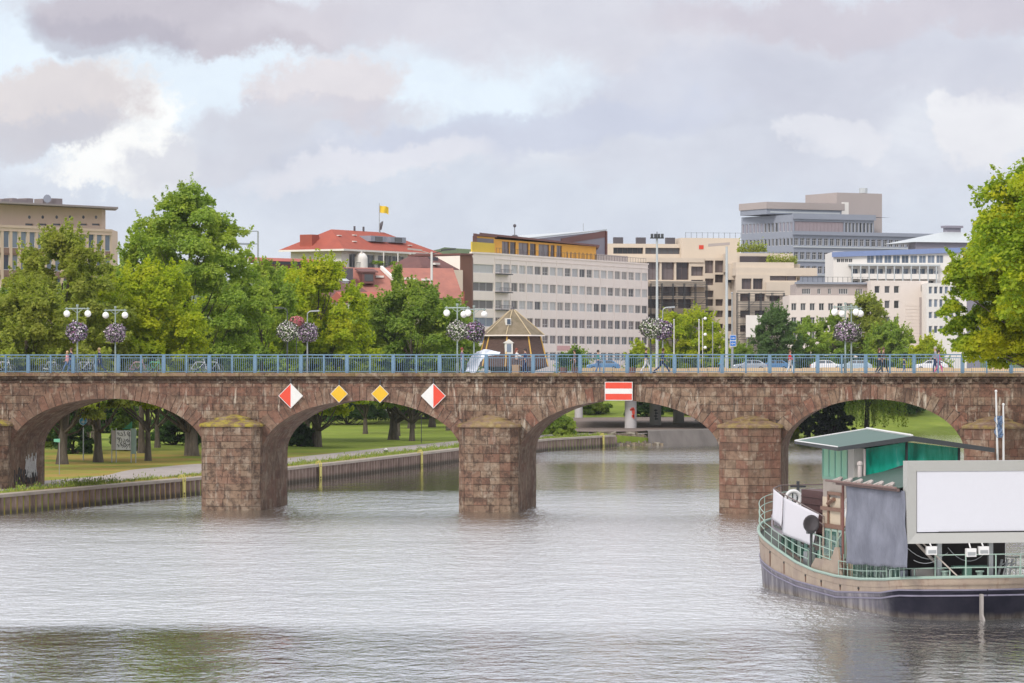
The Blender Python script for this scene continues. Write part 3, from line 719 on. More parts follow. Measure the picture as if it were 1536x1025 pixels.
# ------------------------------------------------------------------ trees
def leaf_mat(name,cols,yel=None,trans=.52):
    t=NT(name); g=t.n('ShaderNodeNewGeometry'); n1=t.noise(.28,4,.6); n2=t.noise(1.4,3,.6)
    c=t.ramp(g.outputs['Random Per Island'],[(0,cols[0]),(.5,cols[1]),(1,cols[2])])
    if yel: c=t.mix(t.math('MULTIPLY',t.ramp(n1,[(.46,0.0),(.62,1.0)]),.75),c,yel)
    c=t.mix(t.math('MULTIPLY',t.ramp(n2,[(.4,0.0),(.65,1.0)]),.45),c,cols[0])
    t.set(c,.62,spec=.25)
    tr=t.n('ShaderNodeBsdfTranslucent'); t.l(t.mix(1.0,c,(1.25,1.35,.7),'MULTIPLY'),tr.inputs[0]); mx=t.n('ShaderNodeMixShader'); mx.inputs[0].default_value=trans
    t.l(t.b.outputs[0],mx.inputs[1]); t.l(tr.outputs[0],mx.inputs[2]); t.l(mx.outputs[0],t.out.inputs[0]); return t.mat
L_olive=leaf_mat('olive_leaves',[(.21,.26,.045),(.33,.38,.06),(.46,.49,.09)],(.31,.31,.05))
L_green=leaf_mat('fresh_green_leaves',[(.17,.25,.045),(.28,.40,.06),(.40,.51,.085)],(.46,.52,.07))
L_yel=leaf_mat('yellow_green_leaves',[(.24,.32,.02),(.38,.46,.025),(.52,.56,.03)],(.58,.56,.03))
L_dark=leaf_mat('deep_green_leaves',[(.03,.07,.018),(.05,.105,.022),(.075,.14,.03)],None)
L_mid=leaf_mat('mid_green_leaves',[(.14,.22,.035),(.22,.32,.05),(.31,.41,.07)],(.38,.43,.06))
L_blue=leaf_mat('grey_green_leaves',[(.09,.16,.055),(.14,.225,.08),(.19,.28,.10)],None)
L_maple=leaf_mat('turning_maple_leaves',[(.16,.25,.02),(.28,.38,.025),(.42,.49,.03)],(.62,.56,.02),.5)
def bark():
    t=NT('tree_bark'); n=t.noise(3,6,.7,st=(1,1,.25)); t.set(t.ramp(n,[(.3,(.05,.042,.032)),(.7,(.15,.125,.10))]),.95,spec=.1); t.bump(n,.8,.05); return t.mat
M_bark=bark()
def crown_leaves(lobes,n,size,rng,flat=.8,droop=0):
    w=np.array([l[3]**2 for l in lobes]); w/=w.sum(); idx=rng.choice(len(lobes),n,p=w); L=np.array(lobes)
    d=rng.normal(size=(n,3)); d/=np.linalg.norm(d,axis=1)[:,None]; d[:,2]=np.where(d[:,2]<-.3,-d[:,2]*.6,d[:,2])
    r=L[idx,3]*(.55+.5*rng.random(n)**.6); C=L[idx,:3]+d*r[:,None]*np.array([1,1,flat])
    # small twig clusters: pull leaves towards cluster points so gaps appear
    k=max(8,n//10); cl=rng.integers(0,n,k); gi=rng.integers(0,k,n); near=C[cl[gi]]; same=(idx[cl[gi]]==idx)
    C=np.where((same&(rng.random(n)<.9))[:,None],near+rng.normal(size=(n,3))*size*1.7*np.array([1,1,.65]),C)
    if droop: C[:,2]-=droop*rng.random(n)
    N=d*.5+rng.normal(size=(n,3))*.45+np.array([0,0,.55]); N/=np.linalg.norm(N,axis=1)[:,None]
    return C,N,size*rng.uniform(.55,1.25,n)
def sprigs(lobes,cen,n,size,rng,up=.6):
    C=[];N=[]
    for _ in range(n):
        l=lobes[rng.integers(0,len(lobes))]; d=rng.normal(size=3); d[2]=abs(d[2])*1.1; d/=np.linalg.norm(d)
        out=np.array([l[0]-cen[0],l[1]-cen[1],(l[2]-cen[2])*.6]); L=np.linalg.norm(out); out=out/L if L>.01 else d
        p=np.array(l[:3])+d*l[3]*.85; v=d*.5+out*.6+np.array([0,0,up]); v/=np.linalg.norm(v); ln=rng.uniform(.5,1.5)*(size/.19); k=int(16+ln*16)
        t=rng.random(k)**.9; w=(1-t)*.30*ln+.05
        P=p+np.outer(t*ln,v)+rng.normal(size=(k,3))*w[:,None]*.55; C.append(P); N.append(np.tile(v,(k,1)))
    C=np.concatenate(C); N=np.concatenate(N)*.3+rng.normal(size=C.shape)*.5+np.array([0,0,.5]); N/=np.linalg.norm(N,axis=1)[:,None]; return C,N,size*rng.uniform(.5,1.05,len(C))
def make_tree(name,label,loc,H,W,cb,seed,mat,n=14000,leaf=.26,shape='oval',group='trees in the riverside park',nl=34,trunk_r=None,lean=0,skew=(0,0),cat='tree',bare=.0,coff=0):
    n=int(n*2.3); leaf*=.72; nl=int(nl*3.4)
    rng=np.random.default_rng(seed); o=thing(name,label,cat,loc,0,group)
    tr=trunk_r or H*.011+.06; cx,cy=skew
    lobes=[]; rad=W/2
    for i in range(nl):
        t=(i+.5)/nl; t=t**.9
        if shape=='oval': pr=math.sin(math.pi*(.14+.82*t))**.62
        elif shape=='cone': pr=(1-t)**.6*.95+.12
        elif shape=='round': pr=math.sqrt(max(.02,1-(2*t-1)**2))
        elif shape=='spread': pr=.55+.45*math.sin(math.pi*t)
        elif shape=='low': pr=math.sqrt(max(.03,1-t*t))
        a=i*2.399+rng.uniform(-.5,.5); lr=rad*rng.uniform(.10,.21)*(1.15-.3*t); rr=max(0,pr*rad-lr*.55)*(rng.uniform(.08,1.0)**.5)
        z=cb+lr*.6+(H-cb-lr*1.2)*t
        lobes.append((math.cos(a)*rr+cx*t+coff,math.sin(a)*rr+cy*t,z+rng.normal()*lr*.3,lr))
    C,N,S=crown_leaves(lobes,n,leaf,rng)
    if cat=='tree':
        ns=int(min(420,40+W*H*1.6)); C2,N2,S2=sprigs(lobes,(cx*.5+coff,cy*.5,(cb+H)/2),ns,leaf,rng); C=np.concatenate([C,C2]); N=np.concatenate([N,N2]); S=np.concatenate([S,S2])
    me=quads_mesh('crown',C,N,S,mat,.62,rng); c=bpy.data.objects.new('crown',me); COL.objects.link(c); c.parent=o
    m=MB(); top=cb+(H-cb)*.72; P=[];Rr=[]
    for k in range(9):
        t=k/8; P.append((lean*t*t+math.sin(t*5+seed)*.12*t+cx*.6*t,cy*.6*t+math.cos(t*4+seed)*.1*t,top*t)); Rr.append(tr*(1.35 if k==0 else 1)*(1-.8*t**1.2))
    m.tube([(0,0,-.4)]+P[:1]+P[1:],[Rr[0]*1.2]+Rr,9)
    for (x,y,z,r) in lobes[::5]:
        tz=max(cb*(.55 if not coff else 1.02),z-rad*.8); k=min(8,tz/top*8); i=int(k); b=P[i]; b=Vector((b[0],b[1],tz)) if i<8 else Vector(P[8])
        if i<8: f=k-i; b=Vector(P[i]).lerp(Vector(P[i+1]),f)
        e=Vector((x,y,z)); mid=b.lerp(e,.5)+Vector((0,0,-.12*(e-b).length)); r0=Rr[i]*.42+.02
        m.tube([b,mid,e],[r0,r0*.6,.02],5)
    m.build('trunk',M_bark,o,smooth=True); return o
def tree_px(px,Z,top_py,wpx,cb_py,gz_,**k):
    H=gz(top_py,Z)-gz_; W=wpx*(1.22 if px<700 else 1.12)/F*Z; cb=gz(cb_py,Z)-gz_; return dict(loc=(gx(px,Z),Z,gz_),H=H,W=W,cb=cb,**k)
TREES=[
 # name,label, px,Z,top,width,crownbottom,ground, mat,seed,n,leaf,shape
 ('broadleaf_tree','low olive green tree filling the left edge behind the railing',40,272,432,150,610,1.4,L_olive,1,16000,.24,'round',{}),
 ('broadleaf_tree','tall olive tree in front of the stone office with round holes',92,292,347,180,625,1.5,L_olive,2,24000,.25,'oval',{}),
 ('broadleaf_tree','bright yellow green tree right of the second globe lamp',222,300,402,170,618,1.5,L_yel,3,20000,.25,'round',{}),
 ('broadleaf_tree','tallest fresh green tree with feathery top above the left arches',283,316,290,205,625,1.6,L_green,4,40000,.25,'oval',{'nl':52}),
 ('broadleaf_tree','green side tree leaning out left of the tallest tree',212,322,352,80,500,1.6,L_green,14,9000,.25,'oval',{}),
 ('broadleaf_tree','mid green tree behind the dark hooked lamp',392,340,400,120,628,1.6,L_green,5,15000,.27,'oval',{}),
 ('broadleaf_tree','yellowish green tree behind the pair of hooked lamps',478,350,394,150,630,1.6,L_yel,6,21000,.28,'oval',{}),
 ('broadleaf_tree','wide round tree with a slender tip left of the round hut',618,378,428,170,618,1.6,L_mid,7,26000,.28,'round',{'nl':44}),
 ('broadleaf_tree','leafy tree close behind the left globe lamp of the hut pair',672,428,462,95,615,1.7,L_mid,8,12000,.3,'round',{}),
 ('broadleaf_tree','shaded tree filling the gap between yellow and tall green trees',335,372,430,130,612,1.7,L_mid,9,14000,.3,'oval',{}),
 ('broadleaf_tree','background green tree between the hooked lamps and the wide round tree',548,408,455,110,612,1.8,L_green,10,13000,.3,'round',{}),
 ('broadleaf_tree','shaded tree deep behind the leftmost globe lamp',140,370,420,130,605,1.8,L_mid,11,13000,.3,'oval',{}),
 ('broadleaf_tree','light green tree between the tallest tree and the pair of hooked lamps',432,362,406,110,615,1.6,L_green,13,15000,.27,'oval',{}),
 ('broadleaf_tree','small dark tree behind the left park edge',8,330,440,110,605,1.6,L_mid,12,10000,.3,'oval',{}),
]
for (nm,lab,px,Z,tp,w,cbp,g,mt,sd,n,lf,shp,kw) in TREES:
    make_tree(nm,lab,mat=mt,seed=sd,n=n,leaf=lf,shape=shp,**tree_px(px,Z,tp,w,cbp,g),**kw)
# slender tip above the wide round tree
make_tree('broadleaf_tree','small pointed green treetop poking up before the red roofs',(gx(596,400),400,1.6),gz(408,400)-1.6,3.2,9,77,L_mid,n=3500,leaf=.27,shape='cone',nl=16)
# trunk-forward trees seen under the arches (their crowns merge with those above)
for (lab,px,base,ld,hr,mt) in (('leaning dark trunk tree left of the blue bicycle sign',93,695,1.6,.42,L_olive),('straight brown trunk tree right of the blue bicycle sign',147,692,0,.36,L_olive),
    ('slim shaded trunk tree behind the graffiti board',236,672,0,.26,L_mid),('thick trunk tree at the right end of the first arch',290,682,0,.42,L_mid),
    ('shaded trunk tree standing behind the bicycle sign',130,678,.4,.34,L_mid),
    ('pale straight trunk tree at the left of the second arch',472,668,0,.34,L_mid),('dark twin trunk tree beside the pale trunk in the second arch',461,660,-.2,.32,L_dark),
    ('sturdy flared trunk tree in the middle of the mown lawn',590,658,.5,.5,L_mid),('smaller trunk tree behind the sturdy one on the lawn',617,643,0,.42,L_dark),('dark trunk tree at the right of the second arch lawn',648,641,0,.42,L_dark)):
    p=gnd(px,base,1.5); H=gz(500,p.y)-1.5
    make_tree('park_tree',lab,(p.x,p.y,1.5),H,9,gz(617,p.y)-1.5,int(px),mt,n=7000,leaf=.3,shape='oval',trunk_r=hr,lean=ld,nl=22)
# shrubs and hedge masses behind the park
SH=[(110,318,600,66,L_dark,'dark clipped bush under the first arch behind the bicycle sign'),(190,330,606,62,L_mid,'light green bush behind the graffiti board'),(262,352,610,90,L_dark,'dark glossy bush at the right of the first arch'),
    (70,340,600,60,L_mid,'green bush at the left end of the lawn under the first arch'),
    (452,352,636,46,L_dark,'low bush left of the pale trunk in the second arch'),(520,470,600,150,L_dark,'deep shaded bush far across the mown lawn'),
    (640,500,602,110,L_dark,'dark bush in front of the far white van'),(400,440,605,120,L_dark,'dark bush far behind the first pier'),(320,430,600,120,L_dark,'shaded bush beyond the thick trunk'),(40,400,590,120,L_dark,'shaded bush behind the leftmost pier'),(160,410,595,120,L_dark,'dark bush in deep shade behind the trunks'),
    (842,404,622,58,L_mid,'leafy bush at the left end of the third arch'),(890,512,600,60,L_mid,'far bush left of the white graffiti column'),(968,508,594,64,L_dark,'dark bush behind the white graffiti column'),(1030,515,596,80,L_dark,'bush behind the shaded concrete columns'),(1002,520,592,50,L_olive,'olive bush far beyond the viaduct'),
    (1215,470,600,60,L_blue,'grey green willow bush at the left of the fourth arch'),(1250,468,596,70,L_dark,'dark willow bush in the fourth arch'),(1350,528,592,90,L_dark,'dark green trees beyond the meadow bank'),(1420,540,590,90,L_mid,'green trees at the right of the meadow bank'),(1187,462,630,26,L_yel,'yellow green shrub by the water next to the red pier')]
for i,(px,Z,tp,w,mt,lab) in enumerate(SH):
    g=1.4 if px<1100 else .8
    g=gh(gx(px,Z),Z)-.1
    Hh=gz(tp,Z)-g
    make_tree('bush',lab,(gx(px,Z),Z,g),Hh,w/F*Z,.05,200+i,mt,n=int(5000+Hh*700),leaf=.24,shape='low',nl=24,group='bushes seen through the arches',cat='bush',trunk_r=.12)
# hanging willow
def willow():
    Z=474; loc=(gx(1300,Z),Z,1.0); rng=np.random.default_rng(8); o=thing('willow_tree','weeping willow trailing over the water in the fourth arch','tree',loc)
    H=gz(540,Z)-1; C=[];N=[];S=[]
    for i in range(260):
        a=rng.uniform(0,6.28); r=5.2*math.sqrt(rng.random()); top=H*(1-.35*(r/5.2)**2)*rng.uniform(.7,1); ln=rng.uniform(2,6.5); k=int(ln*12)
        z=top-np.linspace(0,ln,k); z=np.maximum(z,.2); x=math.cos(a)*r*(1+.1*np.linspace(0,1,k)); y=math.sin(a)*r*np.ones(k)
        C.append(np.stack([x+rng.normal(size=k)*.09,y+rng.normal(size=k)*.09,z],1))
    C=np.concatenate(C); n=len(C); Nn=rng.normal(size=(n,3)); Nn/=np.linalg.norm(Nn,axis=1)[:,None]
    me=quads_mesh('crown',C,Nn,rng.uniform(.10,.22,n),L_mid,.4,rng); c=bpy.data.objects.new('crown',me); COL.objects.link(c); c.parent=o
    m=MB(); m.tube([(0,0,-.4),(0.1,0,3),(0,0,H*.7)],[.4,.3,.1],8)
    for a in range(6): m.tube([(0,0,2.5+a*.4),(math.cos(a*1.1)*1.6,math.sin(a*1.1)*1.6,5+a*.3),(math.cos(a*1.1)*3,math.sin(a*1.1)*3,6+a*.3)],[.16,.1,.03],5)
    m.build('trunk',M_bark,o,smooth=True)
willow()
# town trees right of centre
for i,(lab,px,Z,tp,w,mt,shp,nm) in enumerate((('yellow green layered tree beside the flag poles',1028,520,470,100,L_yel,'spread','broadleaf_tree'),('low yellow green tree right of the flag poles',1070,515,505,44,L_yel,'round','broadleaf_tree'),
    ('rounded grey green tree left of the pale stone office',1163,505,464,66,L_blue,'round','broadleaf_tree'),('light green tree under the first windows of the stone office',1212,510,484,60,L_green,'round','broadleaf_tree'),
    ('feathery tree behind the paired globe lamps',1300,530,447,104,L_olive,'cone','broadleaf_tree'),('green tree right of the paired globe lamps',1336,522,486,66,L_green,'round','broadleaf_tree'),('green tree left of the paired globe lamps',1252,524,474,56,L_mid,'round','broadleaf_tree'),
    ('pale yellow green shrub by the maple at the right',1392,500,508,60,L_yel,'low','broadleaf_tree'),('low green tree behind the woman in red',1110,540,520,60,L_mid,'low','broadleaf_tree'),
    ('small bright tree at the right end of the white office block',960,500,518,40,L_yel,'low','broadleaf_tree'),('green tree at the foot of the white office block',862,505,527,50,L_green,'low','broadleaf_tree'))):
    g=5.5; H=gz(tp,Z)-g
    make_tree(nm,lab,(gx(px,Z),Z,g),H,w*1.3/F*Z,1.2,400+i,mt,n=14000,leaf=.27,shape=shp,nl=30,group='town trees beyond the bridge')
# the big maple on the right bank, nearest foliage
def maple(px,Z,top,w,cbpy,seed,n,label,g=1.8,nl=70,leaf=.2,coff=0,shape='oval'):
    H=gz(top,Z)-g; make_tree('maple_tree',label,(gx(px,Z),Z,g),H,w/F*Z,gz(cbpy,Z)-g,seed,L_maple,n=n,leaf=leaf,shape=shape,nl=nl,group='maples on the right bank',trunk_r=.45,coff=coff)
maple(1690,205,205,480,566,31,80000,'big maple turning yellow that overhangs the right end of the bridge',nl=90,leaf=.23,shape='round')
maple(1650,212,322,225,560,32,34000,'lower maple beside the big one with darker green foliage',nl=60,coff=-5.4)
# ------------------------------------------------------------------ buildings
SK=0.0
def shear(y0,sk=None):
    k=SK if sk is None else sk; M=Matrix.Identity(4); M[0][1]=k; M[0][3]=-k*y0; return M
class Fac:
    """a facade line between two photo columns at given distances; local x runs along it, y goes inward"""
    def __init__(s,px0,Z0,px1,Z1,g):
        s.a=Vector((gx(px0,Z0),Z0,g)); b=Vector((gx(px1,Z1),Z1,g)); d=b-s.a; s.L=d.length; s.rz=math.atan2(d.y,d.x); s.c,s.s=math.cos(s.rz),math.sin(s.rz); s.g=g
    def u(s,px,y=0):
        t=(px-CX)/F; ax,ay=s.a.x-y*s.s,s.a.y+y*s.c
        # ax+u c = t (ay+u s)
        return (t*ay-ax)/(s.c-t*s.s)
    def z(s,py,u,y=0): return gz(py,s.a.y+u*s.s+y*s.c)-s.g
    def thing(s,name,label,cat='building',group=None):
        global SK
        SK=math.tan(s.rz)
        return thing(name,label,cat,tuple(s.a),s.rz,group)
def glass_mat(name,c1,c2,rough=.08):
    t=NT(name); oi=t.n('ShaderNodeObjectInfo'); c=t.ramp(oi.outputs['Random'],[(0,c1),(.5,c2),(.8,sc_(c1,.6))]); t.set(c,rough,spec=.5); return t.mat
G_dark=glass_mat('dark_window_glass',(.05,.055,.06),(.12,.12,.125)); G_brown=glass_mat('brown_tinted_glass',(.10,.08,.085),(.17,.14,.14)); G_blue=glass_mat('bluish_window_glass',(.10,.14,.2),(.2,.24,.3))
def blind_mat():
    t=NT('window_with_blinds'); oi=t.n('ShaderNodeObjectInfo'); c=t.ramp(oi.outputs['Random'],[(0,(.50,.50,.50)),(.42,(.42,.42,.43)),(.55,(.16,.15,.15)),(.75,(.30,.28,.27)),(.9,(.09,.09,.1))],'CONSTANT'); t.set(c,.35,spec=.3); return t.mat
G_blind=blind_mat()
M_frw=paint('white_window_frame',(.70,.69,.67),.5,0,.15); M_frb=paint('brown_window_frame',(.10,.06,.05),.5,0,.15); M_frd=paint('dark_window_frame',(.08,.08,.085),.5)
_wc={}
def window(par,x,z,w,h,y,frame,pane,mull=1,trans=0,ft=.07):
    key=(round(w,2),round(h,2),frame.name,pane.name,mull,trans)
    if key not in _wc:
        m=MB(); d=.09
        m.box(0,w,0,d,0,ft); m.box(0,w,0,d,h-ft,h); m.box(0,ft,0,d,ft,h-ft); m.box(w-ft,w,0,d,ft,h-ft)
        for i in range(mull): c=w*(i+1)/(mull+1); m.box(c-ft*.4,c+ft*.4,.01,d-.01,ft,h-ft)
        if trans: m.box(ft,w-ft,.012,d-.012,h*trans-ft*.35,h*trans+ft*.35)
        f=m.build('window',frame,par,(x,y,z)); p=MB(); p.box(ft*.5,w-ft*.5,d*.55,d*.9,ft*.5,h-ft*.5); q=p.build('pane',pane,f); _wc[key]=(f,q); return f
    f0,q0=_wc[key]; f=f0.copy(); q=q0.copy(); COL.objects.link(f); COL.objects.link(q); f.parent=par; q.parent=f; f.location=(x,y,z); return f
def wall(par,x0,x1,z0,z1,ops,mat,depth=.22,name='wall',y=0,back=True):
    """front wall with real openings (x0,x1,z0,z1) and reveals"""
    xs=sorted({x0,x1,*[o[0] for o in ops],*[o[1] for o in ops]}); zs=sorted({z0,z1,*[o[2] for o in ops],*[o[3] for o in ops]})
    m=MB()
    for za,zb in zip(zs[:-1],zs[1:]):
        if zb-za<1e-4: continue
        zc=(za+zb)/2; row=[o for o in ops if o[2]<zc<o[3]]; run=None
        for xa,xb in zip(xs[:-1],xs[1:]):
            xc=(xa+xb)/2; hole=any(o[0]<xc<o[1] for o in row)
            if hole:
                if run: m.quad((run[0],y,za),(run[1],y,za),(run[1],y,zb),(run[0],y,zb)); run=None
            else: run=(run[0] if run else xa,xb)
        if run: m.quad((run[0],y,za),(run[1],y,za),(run[1],y,zb),(run[0],y,zb))
    for (a,b,c,d) in ops:
        e=y+depth
        m.quad((a,y,c),(b,y,c),(b,e,c),(a,e,c)); m.quad((a,y,d),(a,e,d),(b,e,d),(b,y,d)); m.quad((a,y,c),(a,e,c),(a,e,d),(a,y,d)); m.quad((b,y,c),(b,y,d),(b,e,d),(b,e,c))
    return m.build(name,mat,par)
def body(par,x0,x1,y0,y1,z0,z1,mat,name='wall',front=False):
    m=MB(); m.xf=shear(y0); m.quad((x0,y0,z0),(x0,y0,z1),(x0,y1,z1),(x0,y1,z0)); m.quad((x1,y0,z0),(x1,y1,z0),(x1,y1,z1),(x1,y0,z1)); m.quad((x0,y1,z0),(x0,y1,z1),(x1,y1,z1),(x1,y1,z0)); m.quad((x0,y0,z1),(x1,y0,z1),(x1,y1,z1),(x0,y1,z1))
    m.quad((x0,y0+1.1,z0),(x1,y0+1.1,z0),(x1,y0+1.1,z1),(x0,y0+1.1,z1))
    if front: m.quad((x0,y0,z0),(x1,y0,z0),(x1,y0,z1),(x0,y0,z1))
    return m.build(name,mat,par)
P_cream=paint('cream_panel',srgb(238,226,218),.8,0,.35,.5,.8); P_sand=paint('sandstone_cladding',srgb(206,184,164),.85,0,.35,.6,.75); P_sand2=paint('tan_render',srgb(204,191,174),.85,0,.3,.5,.75)
P_white=paint('white_render',srgb(226,222,216),.8,0,.3,.6,.82); P_pale=paint('pale_stone',srgb(220,210,202),.85,0,.35,.6,.8); P_orange=paint('orange_render',srgb(216,160,62),.8,0,.25,.8,.75); P_yellow=paint('yellow_railing',srgb(214,184,60),.7,0,.2)
P_brown=paint('brown_metal_roof',srgb(112,72,66),.6,0,.3,.5,.75); P_greyb=paint('blue_grey_cladding',srgb(142,148,160),.5,.1,.25,.5,.8); P_greyd=paint('grey_blinds_cladding',srgb(134,130,142),.6,.0,.3,.6,.8)
P_core=paint('grey_beige_concrete',srgb(168,158,154),.85,0,.3,.5,.85); P_dark=paint('dark_cladding',srgb(82,78,84),.6,0,.3); P_roofg=paint('pale_metal_roof',srgb(188,194,196),.5,.2,.2); P_bluee=paint('blue_fascia',srgb(124,142,184),.6,0,.2)
P_brick=paint('brown_brick',srgb(120,84,70),.85,0,.3,1.0,.75); P_pink=paint('pink_panel',srgb(215,170,168),.8)
def tiles(name,c,c2):
    t=NT(name); n=t.noise(.6,6,.7); n2=t.noise(5,3,.7); w=t.n('ShaderNodeTexWave',wave_type='BANDS',bands_direction='Z'); tc=t.n('ShaderNodeTexCoord'); t.l(tc.outputs['Object'],w.inputs[0]); w.inputs['Scale'].default_value=1.6; w.inputs['Distortion'].default_value=.6
    k=t.mix(t.ramp(n,[(.35,0.0),(.7,1.0)]),c,c2); k=t.mix(t.math('MULTIPLY',n2,.4),k,sc_(c,.6)); k=t.mix(t.math('MULTIPLY',w.outputs[1],.18),k,sc_(c,.5)); t.set(k,.85,spec=.15); return t.mat
T_red=tiles('orange_red_roof_tiles',srgb(172,94,78),srgb(150,84,74)); T_terra=tiles('weathered_terracotta_tiles',srgb(178,120,106),srgb(150,104,96)); T_brown=tiles('brown_roof_tiles',srgb(122,88,84),srgb(105,78,78)); T_brred=tiles('bright_red_tiles',srgb(178,104,92),srgb(160,92,84))

# A: stone office at the left edge
def office_left():
    f=Fac(-90,520,168,548,7); o=f.thing('stone_office','tan stone office with round portholes under a thin flat roof'); zt=f.z(342,f.u(100)); L=f.L
    ops=[];p=(L)/20.0
    r1=f.z(349,f.u(80)); r1b=f.z(374,f.u(80)); ch=3.45
    for k in range(4):
        for i in range(20):
            x=.3+i*p; ops.append((x,x+p*.68,r1b-1.15-k*ch,r1-k*ch))
    wall(o,0,L,0,zt,ops,P_sand); body(o,0,L,0,5,0,zt,P_sand)
    for (a,b,c,d) in ops:
        window(o,a,c+1.15,b-a,d-c-1.15,.16,M_frw,G_blue,0); 
    a,b,c,d=ops[0]; m=MB(); m.box(.03,b-a-.03,.1,.16,.03,1.12); s0=m.build('spandrel_panel',paint('brown_spandrel',srgb(140,112,100),.7),o,(a,0,c))
    for (a,b,c,d) in ops[1:]: s1=s0.copy(); COL.objects.link(s1); s1.location=(a,0,c)
    u1=f.u(153,2); z2=f.z(314,u1,2); ao=[]
    for px in (44,64,85,105,125,144): 
        u=f.u(px,2); zc=f.z(337,u,2); ao.append((u-.85,u+.85,zc-.15,zc+.15))
    wall(o,0,u1,zt,z2,ao,P_sand,y=2,name='attic_wall'); body(o,0,u1,2,5,zt,z2,P_sand,'attic_wall')
    m=MB(); m.box(0,u1,2.2,2.4,zt+.1,zt+1.6); m.build('attic_glazing',G_dark,o)
    for px in (44,64,85,105,125,144):
        u=f.u(px,2); zc=f.z(326,u,2); m=MB(); m.tube([(u,1.97,zc),(u,2.1,zc)],.27,14); m.build('porthole',G_dark,o)
    m=MB(); ur=f.u(172,0); m.prism([(-6,-.8,z2+.02),(ur,-.8,z2+.02),(ur+6,6,z2+.1),(-6,6,z2+.1)],(0,0,.28)); m.build('roof',paint('thin_roof_edge',srgb(150,140,140),.7),o)
    m=MB(); 
    for px,w,h in ((8,1.6,.5),(22,1,.7),(33,2.2,.6),(45,1.4,.8),(74,2.8,.85),(86,2.2,1.0)): u=f.u(px,5); m.box(u-w/2,u+w/2,5,7,z2+.3,z2+.55+h)
    m.build('roof_plant',paint('roof_plant_metal',srgb(130,120,120),.6),o)
    m=MB(); u=f.u(67,5); m.tube([(u,4.5,z2+.3),(u,4.5,z2+1.2)],.06); m.tube([(u,4.4,z2+1.4),(u+.1,4.6,z2+1.4),(u+.25,4.9,z2+1.4)],[.65,.5,.1],12); m.build('dish',P_greyb,o)
    m=MB(); m.tube([(f.u(16),5,z2+.3),(f.u(16),5,z2+2.4)],.05); m.build('antenna',M_grey,o)
    m=MB(); m.box(0,L,-.12,0,zt-.35,zt+.05); m.box(0,L,-.06,0,zt-.9,zt-.8); m.build('parapet',P_sand,o)
office_left()
